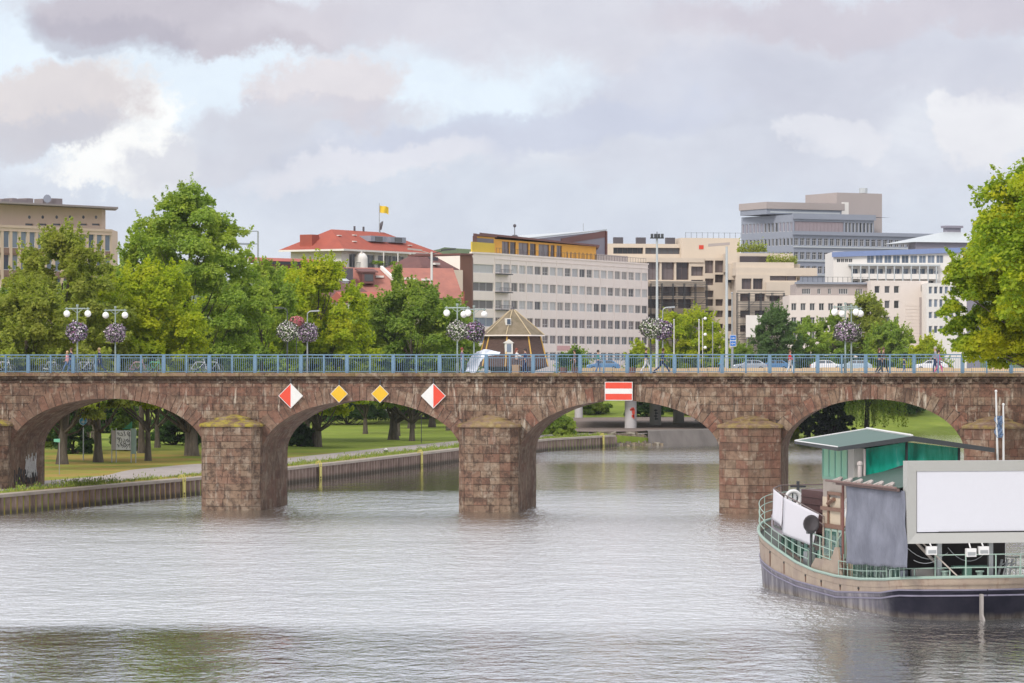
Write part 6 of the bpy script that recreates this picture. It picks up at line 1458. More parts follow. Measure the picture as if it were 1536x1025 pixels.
    for (a,b) in ((9.9,10.05),(11.7,11.85)): m.box(x0-.1,x0-.04,a,b,3.2,4.55)
    m.box(x0-.1,x0-.04,9.9,11.85,4.42,4.55); m.tube([(x0-.1,10.9,4.25),(x0-.14,11.6,4.05)],.09,5); m.build('wheelhouse_trim',paint('brown_trim',srgb(120,90,74),.7),o)
    for (a,b) in ((9.5,10.4),(10.6,11.3),(11.5,12.4)):
        m=MB(); m.box(x0-.07,x0-.022,a,b,1.85,3.0); w=m.build('cabin_window',mint,o); m=MB(); m.box(x0-.09,x0-.072,a+.08,b-.08,1.95,2.9); m.build('pane',gw,w)
    m=MB(); m.ring((x0-.14,8.9,3.95),.30,.09,'x',20,8,sy=1.25); m.build('lifebuoy',M_white,o,smooth=True); m=MB(); m.box(x0-.12,x0-.06,8.7,9.1,3.6,4.3); m.build('lifebuoy_board',paint('cream_board',srgb(214,206,190),.6),o)
    yl=paint('yellow_lamp',srgb(170,150,50),.5)
    for z in (4.45,3.25): m=MB(); m.box(x0-.2,x0-.04,8.35,8.6,z-.16,z+.16); m.build('side_lamp',yl,o)
    m=MB(); m.tube([(-2.6,8.72,1.2),(-2.6,8.72,5.05)],.04,6); m.tube([(-2.55,9.0,1.2),(-2.55,9.0,4.9)],.03,6); m.build('canvas_upright',P_brown,o)
    # ladder and handrails by the wheelhouse
    m=MB()
    for yy in (9.4,10.3,11.6,12.7): m.tube([(-2.68,yy,1.2),(-2.68,yy,2.55+.08*(yy-9.4))],.03,5)
    for h in (1.75,2.15,2.55): m.tube([(-2.68,9.4,h),(-2.68,12.7,h+.2)],.026,5)
    m.tube([(-2.68,9.4,2.55),(-2.5,8.9,3.1),(-2.4,8.9,3.2)],.03,5); m.build('ladder_rail',mint,o)
    # forward saloon and raised fore deck
    za=lambda y:2.15+.07*(y-13)
    m=MB(); m.prism([(-2.05,12.72,1.0),(-2.05,19.0,1.5),(-2.05,19.0,2.62),(-2.05,12.72,2.2)],(4.1,0,0)); m.build('saloon',paint('saloon_grey',srgb(140,126,118),.75,0,.3),o)
    for k in range(6):
        yy=13.3+k*.95; z0=lerp_tab(SHEER,yy)-.1; m=MB(); m.box(-2.12,-2.06,yy,yy+.42,z0,z0+.75); d=m.build('saloon_door',mint if k%2 else mintd,o); m=MB(); m.box(-2.135,-2.122,yy+.5,yy+.85,z0+.1,z0+.7); m.build('pane',gw,d)
    m=MB(); m.prism([(-2.35,12.72,2.25),(-2.35,19.4,2.72),(-2.35,19.4,2.80),(-2.35,12.72,2.33)],(4.7,0,0)); m.build('fore_deck',dk,o)
    m=MB(); m.prism([(-2.33,18.0,2.35),(-2.2,20.2,2.55),(-2.2,20.2,3.2),(-2.33,18.0,3.05)],(.06,0,0)); m.prism([(-2.2,20.2,2.55),(0,23.6,3.0),(0,23.6,3.5),(-2.2,20.2,3.2)],(.05,0,0)); m.build('bow_screen',paint('mauve_grey_plate',srgb(150,142,150),.6,0,.4),o)
    a0,a1=bp(1236,775,x=-2.32),bp(1160,733,x=-2.32)
    m=MB(); m.tube([a0,a1,(-1.6,a1.y+1.2,a1.z+.1),(.6,a1.y+1.3,a1.z+.12)],.03,5); m.tube([(a0.x,a0.y,a0.z-.35),a0.lerp(a1,.3)+Vector((0,0,-.35))],.025,5)
    for k in range(8): p=a0.lerp(a1,k/7); m.tube([(p.x,p.y,2.3+.07*(p.y-12.7)),p],.026,5)
    m.tube([(.6,a1.y+1.3,a1.z+.12),(.6,a1.y+1.3,2.8)],.03,5); m.tube([(-1.6,a1.y+1.2,a1.z+.1),(-1.6,a1.y+1.2,2.8)],.03,5)
    m.build('fore_deck_rail',paint('brown_rail',srgb(110,96,92),.6),o)
    bn=paint('white_banner',srgb(200,198,204),.7,0,.1,.8,.9)
    for pts,nm in ((((1175,746),(1228,772),(1219,820),(1173,801)),'banner'),(((1160,734),(1174,745),(1172,790),(1158,778)),'banner')):
        c=[bp(px,py,x=-2.40) for px,py in pts]; m=MB(); N=12; V=[]
        for i in range(N+1):
            for j in range(N+1):
                a,b=i/N,j/N; p=(c[0].lerp(c[1],a)).lerp(c[3].lerp(c[2],a),b); p.x+=.02*math.sin(a*7+b*3)*b; V.append(p)
        m.add(V,[(i*(N+1)+j,i*(N+1)+j+1,(i+1)*(N+1)+j+1,(i+1)*(N+1)+j) for i in range(N) for j in range(N)]); q=m.build(nm,bn,o,smooth=True); q.modifiers.new('thick','SOLIDIFY').thickness=.015
    p=bp(1202,781,x=-1.5); q=bp(1236,738,x=-1.5); m=MB(); m.box(-1.5,1.2,q.y,p.y,2.6,q.z); 
    z=2.9
    while z<q.z-.1: m.box(-1.53,-1.5,q.y+.05,p.y-.05,z,z+.05); z+=.3
    m.build('brown_locker',paint('dark_brown_sheet',srgb(84,56,54),.7,0,.3),o); 
    p=bp(1197,760,x=-.8); m=MB(); zt_=bp(1197,722,x=-.8).z; m.tube([(p.x,p.y,2.8),(p.x,p.y,zt_)],.07,6); 
    for py,w in ((730,.35),(753,.32)): z=bp(1197,py,x=-.8).z; m.box(p.x-w,p.x+w,p.y-.04,p.y+.04,z-.04,z+.04)
    m.build('signal_mast',M_dgrey,o)
    p=bp(1190,748,x=-1.4); m=MB(); m.ring(p,.32,.09,'y',20,8); m.build('lifebuoy',M_white,o,smooth=True)
    m=MB(); m.tube([(p.x,p.y+.1,2.8),(p.x,p.y+.1,p.z+.3)],.03,5); m.build('lifebuoy_post',M_dgrey,o)
    p=bp(1217,786,x=-2.78); m=MB(); N=16; V=[p+Vector((0,.10,0))]; 
    for r_i in range(1,5):
        rr=.37*r_i/4
        for k in range(N): a=2*math.pi*k/N; V.append(p+Vector((rr*math.cos(a)*.95,-.02-.10*(r_i/4)**2+.1,rr*math.sin(a))))
    fs=[(0,1+k,1+(k+1)%N) for k in range(N)]+[(1+(r-1)*N+k,1+r*N+k,1+r*N+(k+1)%N,1+(r-1)*N+(k+1)%N) for r in range(1,4) for k in range(N)]
    m.add(V,fs); dd=m.build('satellite_dish',paint('grey_dish',srgb(70,66,70),.6,0,.2),o,smooth=True); dd.modifiers.new('thick','SOLIDIFY').thickness=.03
    m=MB(); m.tube([(p.x+.05,p.y+.2,lerp_tab(SHEER,p.y)),(p.x+.05,p.y+.2,p.z)],.05,6); m.box(p.x-.15,p.x+.15,p.y+.0,p.y+.25,p.z-.42,p.z-.28); m.build('dish_post',M_dgrey,o)
    m=MB(); m.box(-2.5,-2.1,14.0,14.5,1.3,1.9); m.build('vent_box',M_grey,o)
    return o,ringpt
BOAT,ringpt=boat()
def rope():
    a=BS+Vector(((-.0)*bc,0,0)); p0=gnd(1440,862,1.62); p1=Vector((gx(1575,126),126,gz(912,126))); o=thing('mooring_rope','pale mooring rope running from the barge stern towards the right bank','rope',tuple(p0))
    m=MB(); P=[]; p2=Vector((34.5,128,1.7)); q=Vector((gx(1536,130.5),130.5,gz(896,130.5)))
    end=p2; 
    for i in range(25): t=i/24; v=(p0).lerp(end,t); v.z-= .9*4*t*(1-t); P.append(v-p0)
    m.tube(P,.03,6); m.build('rope',paint('hemp_rope',srgb(196,180,164),.9),o)
rope()
# two thin white poles with a blue flag, moored beyond the barge
def flagpoles():
    for i,(px0,px1,top,lab) in enumerate(((1494,1500,587,'taller thin white pole behind the big screen'),(1505,1506,607,'shorter thin white pole with a furled blue flag behind the big screen'))):
        Z=141; a=Vector((gx(px1,Z),Z,1.2)); b=Vector((gx(px0,Z),Z,gz(top,Z))); o=thing('flag_pole',lab,'flag pole',tuple(a),0,'thin poles behind the screen')
        m=MB(); m.tube([(0,0,0),b-a],[.07,.035],8); m.sph(b-a,.06,6); m.build('pole',M_white,o)
        if i:
            m=MB(); V=[]
            for k in range(13):
                for j in range(4): V.append((-.05-.1*j+.05*math.sin(k*.9+j),.06*math.sin(k+j*2),gz(624,Z)-1.2-k*.075))
            m.add(V,[(k*4+j,(k+1)*4+j,(k+1)*4+j+1,k*4+j+1) for k in range(12) for j in range(3)]); f=m.build('flag_cloth',paint('blue_flag',srgb(92,112,140),.8),o); f.modifiers.new('thick','SOLIDIFY').thickness=.02
flagpoles()
# ------------------------------------------------------------------ viaduct, masts, cars beyond the bridge
def viaduct():
    o=thing('road_viaduct','concrete road viaduct on round columns with tan parapet behind the right arches','viaduct',(0,440,0))
    zt=gz(558,432); A=(gx(838,432),432); B=(gx(1620,436),436)
    def P(x,y,z): return (x,y-440,z)
    m=MB(); m.prism([P(A[0],A[1],zt-1.6),P(B[0],B[1],zt-1.6),P(B[0]+30,B[1]+42,zt-1.6),P(A[0]+2,A[1]+42,zt-1.6)],(0,0,1.58)); m.build('deck',M_conc,o)
    m=MB(); m.prism([P(A[0],A[1]+.5,zt),P(B[0],B[1]+.5,zt),P(B[0]+30,B[1]+41,zt),P(A[0]+2,A[1]+41,zt)],(0,0,.03)); m.build('roadway',M_path,o)
    pt=paint('tan_parapet',srgb(192,166,130),.9,0,.5,.35,.75)
    m=MB(); x=A[0]+2.0; k=0
    while x<B[0]:
        t=(x-A[0])/(B[0]-A[0]); y=A[1]+(B[1]-A[1])*t; h=.50+.06*math.sin(k*2.1); m.box(x,x+2.35,y-.15-440,y+.2-440,zt-1.8,zt+h); x+=2.4; k+=1
    m.build('parapet',pt,o)
    for px,Z,r,lab in ((946,436,.76,None),(983,452,.76,'g'),(1018,466,.76,None),(1050,480,.76,None),(868,500,.6,None),(1140,440,.8,None),(1470,442,.8,None)):
        x=gx(px,Z); g=1.4; m=MB(); m.cyl(x,Z-440,g-.6,zt-1.7,r,20); c=m.build('column',paint('pale_column',srgb(190,186,186),.8,0,.35,.8,.75) if px in (946,868) else M_conc,o,smooth=True)
        if px==946:
            m=MB(); z=gz(622,Z)
            for (a,b,c_,d) in ((-.1,z+.9,.28,z+.6),(.0,z+.7,.35,z+.1),(-.25,z+.75,-.05,z+.5),(.15,z+.1,.3,z-.5),(-.05,z+.0,.28,z-.35)):
                m.box(x+min(a,c_)+.15,x+max(a,c_)+.15,Z-440-r-.03,Z-440-r+.25,min(b,d),max(b,d))
            m.build('red_graffiti',M_red,c)
        if px==983:
            m=MB(); z=gz(622,Z)
            for k in range(4): m.box(x-.2+.1*(k%2),x+.25+.1*(k%2),Z-440-r-.02,Z-440-r+.2,z+.5-k*.38,z+.64-k*.38)
            m.box(x-.02,x+.1,Z-440-r-.035,Z-440-r+.2,z-.7,z+.7)
            m.build('dark_graffiti',M_dgrey,c)
    m=MB(); m.prism([P(gx(905,416),416,1.52),P(gx(985,423.5),423.5,1.52),P(gx(1078,446),446,1.52),P(gx(1110,510),510,1.9),P(gx(845,500),500,1.9),P(gx(860,420),420,1.52)],(0,0,.08)); m.build('underpass_floor',paint('shade_toned_earth',(.17,.13,.11),.95,0,.5,.4,.6),o)  # brown dirt floor, its colour darkened to carry the shade under the deck
    # far guard rail seen below the deck
    m=MB(); 
    for x in range(10,60,3): m.box(x,x+.12,110,110.12,4,8)
    return o,zt
VIA,ZV=viaduct()
def retaining():
    P=[]; 
    P=[(16.5,415.6),(19.0,418.6),(25.4,426.0),(31.5,440)]
    o=thing('retaining_wall','sloping grey concrete bank wall below the shaded columns','wall',(P[0][0],P[0][1],0)); m=MB(); q=lambda p,z,dy: (p[0]-P[0][0],p[1]-P[0][1]+dy,z)
    for a,b in zip(P[:-1],P[1:]): m.quad(q(a,-1,-1.3),q(b,-1,-1.3),q(b,1.66,.3),q(a,1.66,.3)); m.quad(q(a,1.66,.3),q(b,1.66,.3),q(b,1.64,9.5),q(a,1.64,9.5))
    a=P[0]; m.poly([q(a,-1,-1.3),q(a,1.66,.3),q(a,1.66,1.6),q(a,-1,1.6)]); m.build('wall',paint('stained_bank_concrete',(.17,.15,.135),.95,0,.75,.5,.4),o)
retaining()
def mast(px,Z,top,lab,r,head,g,mat,cat='mast',grp=None):
    x=gx(px,Z); h=gz(top,Z)-g; o=thing('light_mast',lab,cat,(x,Z,g),0,grp); m=MB(); m.cyl(0,0,0,h,r,10,r1=r*.7); m.build('pole',mat,o); s=1
    if head=='flood':
        m=MB(); m.box(-.9,.9,-.5,.5,h,h+.12); 
        for k in range(4): m.box(-.85+k*.45,-.5+k*.45,-.6,-.3,h+.12,h+.6)
        m.cyl(0,0,h+.1,h+.9,.05,5); m.build('floodlight_rack',M_dgrey,o)
    elif head=='arms2':
        for s in (-1,1): m=MB(); m.tube([(0,0,h-.3),(s*1.5,0,h+.15)],.06,6); m.prism([(s*1.3,-.2,h+.1),(s*3.3,-.2,h+.3),(s*3.3,.2,h+.3),(s*1.3,.2,h+.1)],(0,0,.22)); m.build('lamp_head',M_dgrey if s>0 else P_core,o)
    elif head=='side2':
        for z in (0,-1.6): m=MB(); m.tube([(0,0,h+z),(-1.2,0,h+z)],.06,6); m.prism([(-.9,-.2,h+z-.15),(-2.6,-.2,h+z-.1),(-2.6,.2,h+z-.1),(-.9,.2,h+z-.15)],(0,0,.25)); m.build('lamp_head',P_greyb,o)
    elif head=='box':
        m=MB(); m.prism([(-2.4,-.3,h),(.4,-.3,h+.2),(.4,.4,h+.2),(-2.4,.4,h)],(0,0,.35)); m.build('lamp_head',P_core,o)
    elif head=='globes':
        for z in (h,h-2.2,h-4.0): m=MB(); m.sph((.35,0,z),.22,8); m.tube([(0,0,z),(.35,0,z)],.03,4); m.build('globe',M_globe,o)
    else: m=MB(); m.sph((0,0,h),r*1.3,8); m.build('finial',mat,o)
    return o
mast(985.5,451,358,'tall thick white mast with floodlight rack behind the flower balls',.2,'flood',ZV,P_roofg)
mast(1090,452,370,'tall white mast with single lamp head beside the blue tram sign',.22,'box',ZV,P_roofg)
mast(1098,456,440,'thin grey pole just right of the tall white mast',.12,None,ZV,M_grey)
mast(647.5,470,378,'white double armed street light before the red roofs',.22,'arms2',6,M_white)
mast(387,430,347,'grey mast with two lamp heads right of the tallest tree',.14,'side2',1.5,M_grey)
mast(371.5,455,368,'short white mast half hidden by leaves left of the grey lamp mast',.16,None,2,M_white)
mast(1011,470,480,'white flag pole left of the yellow green tree',.09,None,ZV-1,M_white,'flag pole','white poles by the yellow green tree')
mast(1048.5,470,480,'white flag pole in the middle of the yellow green tree',.09,None,ZV-1,M_white,'flag pole','white poles by the yellow green tree')
mast(1054,474,478,'thin pole with three small globes beside a flag pole',.06,'globes',ZV-1,M_white,'mast','white poles by the yellow green tree')
mast(1069,480,484,'short grey pole at the right of the yellow green tree',.08,None,ZV-1,M_grey,'mast','white poles by the yellow green tree')
def tram_sign():
    Z=450; o=thing('stop_sign','double blue and white stop sign beside the tall white mast','sign',(gx(1098,Z),Z-2,ZV)); m=MB(); m.cyl(0,0,0,gz(500,Z)-ZV,.06,6); m.build('pole',M_grey,o)
    zt=gz(503,Z)-ZV; m=MB(); m.box(-.42,.42,-.1,-.04,zt-1.5,zt); m.build('panel',M_white,o)
    mb=paint('sign_blue',(.02,.16,.55),.4); m=MB(); m.box(-.36,.36,-.12,-.101,zt-.68,zt-.06); m.box(-.36,.36,-.12,-.101,zt-1.42,zt-.80); m.build('blue_fields',mb,o)
    m=MB(); m.box(-.24,.2,-.13,-.121,zt-.44,zt-.36); m.prism([(.05,-.13,zt-.55),(.28,-.13,zt-.4),(.05,-.13,zt-.25)],(0,.009,0)); m.box(-.2,.24,-.13,-.121,zt-1.16,zt-1.08); m.prism([(-.05,-.13,zt-1.27),(-.28,-.13,zt-1.12),(-.05,-.13,zt-.97)],(0,.009,0)); m.build('arrows',M_white,o)
tram_sign()
# cars
def car_proto(paintm,name,label,hatch=True):
    o=thing(name,label,'car',(0,0,0),0,'cars on the road beyond the bridge'); Lc,W=4.5,1.78
    low=[(-2.25,.35),(-2.25,.75),(-2.1,.86),(-1.2,.98),(2.05,.98),(2.22,.8),(2.25,.4),(2.1,.25),(-2.1,.25)]
    m=MB(); m.prism([(x,-W/2,z) for x,z in low],(0,W,0)); b=m.build('body',paintm,o,bevel=.07)
    top=[(-1.15,.98),(-.45,1.42),(.2,1.48),(1.2,1.44),(1.95,1.0)]; m=MB(); m.add([(x,-W/2+.08+(.14 if z>1.2 else 0),z) for x,z in top]+[(x,W/2-.08-(.14 if z>1.2 else 0),z) for x,z in top],[(0,1,6,5),(1,2,7,6),(2,3,8,7),(3,4,9,8),(4,3,2,1,0),(5,6,7,8,9)]); m.build('cabin',paintm,o)
    m=MB(); 
    for s in (-1,1):
        y=lambda z: s*(W/2-.08-(.14*(z-.98)/.46)+.006)
        for q in ([(-.92,1.03),(-.38,1.38),(.15,1.41),(.15,1.03)],[(.25,1.03),(.25,1.41),(1.12,1.38),(1.6,1.05)]): m.poly([(x,y(z),z) for x,z in q])
    m.poly([(-1.14,-.66,1.03),(-1.14,.66,1.03),(-.52,.56,1.40),(-.52,-.56,1.40)]); m.build('windows',G_dark,o)
    for x in (-1.4,1.4):
        for s in (-1,1): m=MB(); m.tube([(x,s*(W/2-.2),.32),(x,s*(W/2+.01),.32)],.32,16); wh=m.build('wheel',M_black,o); m=MB(); m.tube([(x,s*(W/2+.0),.32),(x,s*(W/2+.02),.32)],.19,12); m.build('rim',M_grey,wh)
    for s in (-1,1): m=MB(); m.box(-2.27,-2.2,s*.62-.18,s*.62+.18,.62,.76); m.build('headlight',M_white,o)
    for s in (-1,1): m=MB(); m.box(2.2,2.26,s*.68-.14,s*.68+.14,.68,.86); m.build('tail_light',M_red,o)
    return o
def mkcar(px,Z,col,lab,rz=0,z=None):
    o=car_proto(col,'parked_car',lab); o.location=(gx(px,Z),Z,ZV+.035 if z is None else z); o.rotation_euler=(0,0,rz); return o
CW=paint('white_car_paint',(.75,.75,.76),.25,0,.05); CS=paint('silver_car_paint',(.45,.48,.52),.25,.5,.05); CB=paint('blue_car_paint',(.10,.22,.40),.25,.2,.05); CP=paint('pale_blue_car_paint',(.42,.52,.60),.3,.2,.05)
mkcar(1396,455,CW,'white estate car driving on the road behind the man and the woman in pink',0)
mkcar(1282,458,CP,'pale blue grey car on the road behind the paired globe lamps',0)
mkcar(1125,462,CS,'silver car behind the railing right of the tall white mast',0)
mkcar(1160,468,CB,'blue car behind the railing left of the woman in red',0)
mkcar(1240,474,CW,'white car on the road right of the woman in red',math.pi)
mkcar(905,470,CB,'dark blue car left of the thick white mast behind the railing',0)
p=gnd(668,620,3.2)
def van():
    Z=505; o=thing('parked_van','white van parked beyond the lawn, seen through the second arch','van',(gx(592,Z),Z,1.8)); m=MB(); m.prism([(-2.6,0,.35),(-2.6,0,1.2),(-1.9,0,2.3),(2.6,0,2.35),(2.6,0,.35)],(0,1.9,0)); m.build('body',CW,o,bevel=.08); m=MB(); m.prism([(-2.35,-.02,1.3),(-1.8,-.02,2.1),(-.9,-.02,2.1),(-.9,-.02,1.3)],(0,.03,0)); m.build('windows',G_dark,o)
    for x in (-1.7,1.7): m=MB(); m.tube([(x,-.02,.38),(x,.2,.38)],.38,14); m.build('wheel',M_black,o)
van()
mkcar(540,500,CS,'silver car half lost in the shade beyond the lawn in the second arch',0,1.8)
# ------------------------------------------------------------------ park furniture under the arches
def park_bits():
    # round blue path sign
    p=gnd(125,692,1.35); h=gz(632,p.y)-p.z; o=thing('path_sign','round blue cycle path sign on a grey pole under the first arch','sign',tuple(p)); m=MB(); m.cyl(0,0,-.2,h+.3,.05,8); m.build('pole',M_grey,o)
    m=MB(); m.tube([(0,-.08,h),(0,-.05,h)],.36,20); m.build('disc',paint('path_sign_blue',(.03,.28,.55),.4),o)
    m=MB(); m.ring((0,-.09,h),.33,.02,'y',24,4); m.box(-.03,.03,-.1,-.085,h-.22,h+.22); m.ring((-.12,-.09,h-.08),.07,.015,'y',12,4); m.ring((.12,-.09,h-.08),.07,.015,'y',12,4); m.tube([(-.12,-.09,h-.08),(0,-.09,h+.05),(.12,-.09,h-.08)],.015,4); m.build('symbol',M_white,o)
    # small green arrow sign
    p=gnd(89,713,1.3); h=gz(661,p.y)-p.z; o=thing('way_sign','small pale green finger sign on a thin pole under the first arch','sign',tuple(p)); m=MB(); m.cyl(0,0,-.2,h+.1,.03,6); m.build('pole',M_grey,o); m=MB(); m.prism([(-.42,-.04,h-.1),(.05,-.04,h-.14),(.05,-.04,h+.14),(-.42,-.04,h+.12)],(0,.04,0)); m.build('panel',paint('pale_green_sign',srgb(120,190,160),.5),o)
    # blue post
    p=gnd(73,666,1.5); h=gz(640,p.y)-p.z; o=thing('blue_post','short dark blue post with white band at the left of the lawn','post',tuple(p)); m=MB(); m.cyl(0,0,-.2,h,.14,10); m.build('post',paint('post_blue',(.03,.08,.28),.5),o); m=MB(); m.cyl(0,0,h,h+.5,.13,10); m.build('cap',M_white,o)
    # notice board with graffiti
    p=gnd(187,694,1.38); Z=p.y; z0=p.z; o=thing('notice_board','white notice board covered with black graffiti between grey posts','notice board',tuple(p))
    x=lambda px:gx(px,Z)-p.x; z=lambda py:gz(py,Z)-z0
    m=MB(); m.box(x(174),x(196),-.05,.0,z(675),z(646)); m.build('panel',M_white,o)
    m=MB(); m.box(x(167.5),x(173.5),-.02,.25,z(675),z(646)); m.build('side_panel',P_core,o); m=MB(); m.box(x(197),x(204),-.02,.05,z(681),z(643)); m.build('side_panel',paint('green_grey_panel',srgb(130,150,140),.6),o)
    for q in (167.5,174,196.5,203.5): m=MB(); m.cyl(x(q),.1,-.2,z(643),.045,6); m.build('post',M_grey,o)
    rnd=random.Random(7); m=MB(); W=x(195)-x(175); H=z(647)-z(674); cx0=x(175)
    for row in range(3):
        for k in range(5):
            cx,cz=cx0+W*(k+.55)/4.2,z(674)+H*(row+.5)/3; P=[(min(max(cx+rnd.uniform(.2,1.3)*W*.15*math.cos(t*1.3+row+k),cx0),cx0+W),-.07,cz+rnd.uniform(.3,1.2)*H*.18*math.sin(t*.8+row*k)) for t in range(6)]; m.tube(P,.022,4,cap=True)
    m.build('graffiti',M_black,o)
    m=MB(); m.add([(x(186),-.03,z(640)),(x(198),-.03,z(640)),(x(198),-.03,z(632)),(x(192),-.03,z(638))],[(0,1,2,3)]); m.prism([(x(182),.1,z(644)),(x(198),.1,z(644)),(x(198),.1,z(633)),(x(194),.1,z(639))],(0,.06,0)); m.build('green_top_sign',paint('deep_green_sign',srgb(40,120,84),.5),o)
    # graffiti on the left abutment vault: built as paint strips following the wall
    a=ARCH[1][0]; o=thing('wall_graffiti','white and grey graffiti sprayed low on the left vault of the first arch','graffiti',tuple(bw(a+.02,0,0)),BRZ); rnd=random.Random(9)
    m=MB(); 
    for k in range(16): w=3.6+k*.17; z0,z1=1.9+rnd.uniform(0,.5),3.3+rnd.uniform(-.3,.35); P=[(.0+.015,w+rnd.uniform(-.12,.12),z0+(z1-z0)*t/5) for t in range(6)]; m.tube(P,.045,4)
    m.build('white_strokes',M_white,o)
    m=MB(); 
    for k in range(14): w=.9+k*.42; z0,z1=1.5,2.5+rnd.uniform(-.3,.3); m.tube([(.018,w+rnd.uniform(-.15,.15),z0+(z1-z0)*t/4) for t in range(5)],.035,4)
    m.build('dark_strokes',M_dgrey,o)
    # yellow quay ladders
    yl=paint('ladder_yellow',srgb(196,184,96),.5,0,.4,3,.6)
    for i,(px,lab) in enumerate(((268,'yellow quay ladder under the first arch'),(476,'yellow quay ladder at the left of the second arch'),(627,'yellow quay ladder at the right of the second arch'),(902,'yellow quay ladder under the third arch'))):
        best=min(QP,key=lambda q:abs(CX+F*q[0]/q[1]-px)); ix,iy=inland(best[0]); ang=math.atan2(iy,ix); o=thing('quay_ladder',lab,'ladder',(best[0]-ix*.34,best[1]-iy*.34,0),ang+math.pi,'yellow ladders on the quay wall')
        m=MB()
        for s in (-.22,.22): m.tube([(0.02,s,-.4),(0.02,s,1.35),(-.1,s,1.62),(-.3,s,1.5),(-.35,s,1.3)],.045,6)
        for k in range(5): m.tube([(0.02,-.22,.1+k*.28),(0.02,.22,.1+k*.28)],.03,5)
        m.box(-.02,.04,-.26,.26,.3,1.1); m.build('ladder_frame',yl,o)
    # litter bin / drain marker on the quay
    p=gnd(579,680,1.35); o=thing('mooring_stone','small dark mooring stone with pale top beside the quay path','bollard',tuple(p)); m=MB(); m.cyl(0,0,-.1,.3,.22,10); m.build('base',M_dgrey,o); m=MB(); m.cyl(0,0,.3,.48,.16,10,r1=.08); m.build('cap',M_white,o)
    p=gnd(632,664,1.4); o=thing('thin_pole','thin dark pole standing on the mown lawn under the second arch','pole',tuple(p)); m=MB(); m.cyl(0,0,-.2,gz(623,p.y)-p.z,.04,6); m.sph((0,0,gz(623,p.y)-p.z),.07,6); m.build('pole',M_dgrey,o)
park_bits()
# ------------------------------------------------------------------ people and bicycles on the bridge
def skin_mesh(name,mat,par,nodes,edges,sub=1,root=0):
    me=bpy.data.meshes.new(name); me.from_pydata([n[0] for n in nodes],edges,[]); o=bpy.data.objects.new(name,me); COL.objects.link(o); me.materials.append(mat)
    s=o.modifiers.new('skin','SKIN'); s.use_smooth_shade=True
    for v,n in zip(me.skin_vertices[0].data,nodes):
        r=n[1]; v.radius=r if isinstance(r,tuple) else (r,r)
    me.skin_vertices[0].data[root].use_root=True
    b=o.modifiers.new('sub','SUBSURF'); b.levels=sub; b.render_levels=sub
    o.parent=par; return o
M_skin=paint('skin',(.50,.30,.21),.6,0,.05)
def hexm(n,c): return paint('cloth_'+n,c,.85,0,.2,5,.7)
CL={k:hexm(k,v) for k,v in dict(navy=(.02,.03,.10),black=(.02,.02,.025),white=(.70,.69,.67),red=(.62,.03,.04),pink=(.75,.33,.36),jeans=(.10,.17,.32),magenta=(.62,.10,.26),grey=(.28,.29,.33),cyan=(.04,.45,.62),green=(.04,.22,.16),brown=(.14,.09,.07),purple=(.14,.10,.18),beige=(.48,.38,.28)).items()}
HAIR={k:paint('hair_'+k,v,.7,0,.1) for k,v in dict(blond=(.55,.38,.2),dark=(.03,.02,.015),redh=(.22,.05,.03),brown=(.10,.055,.03),grey=(.4,.37,.34)).items()}
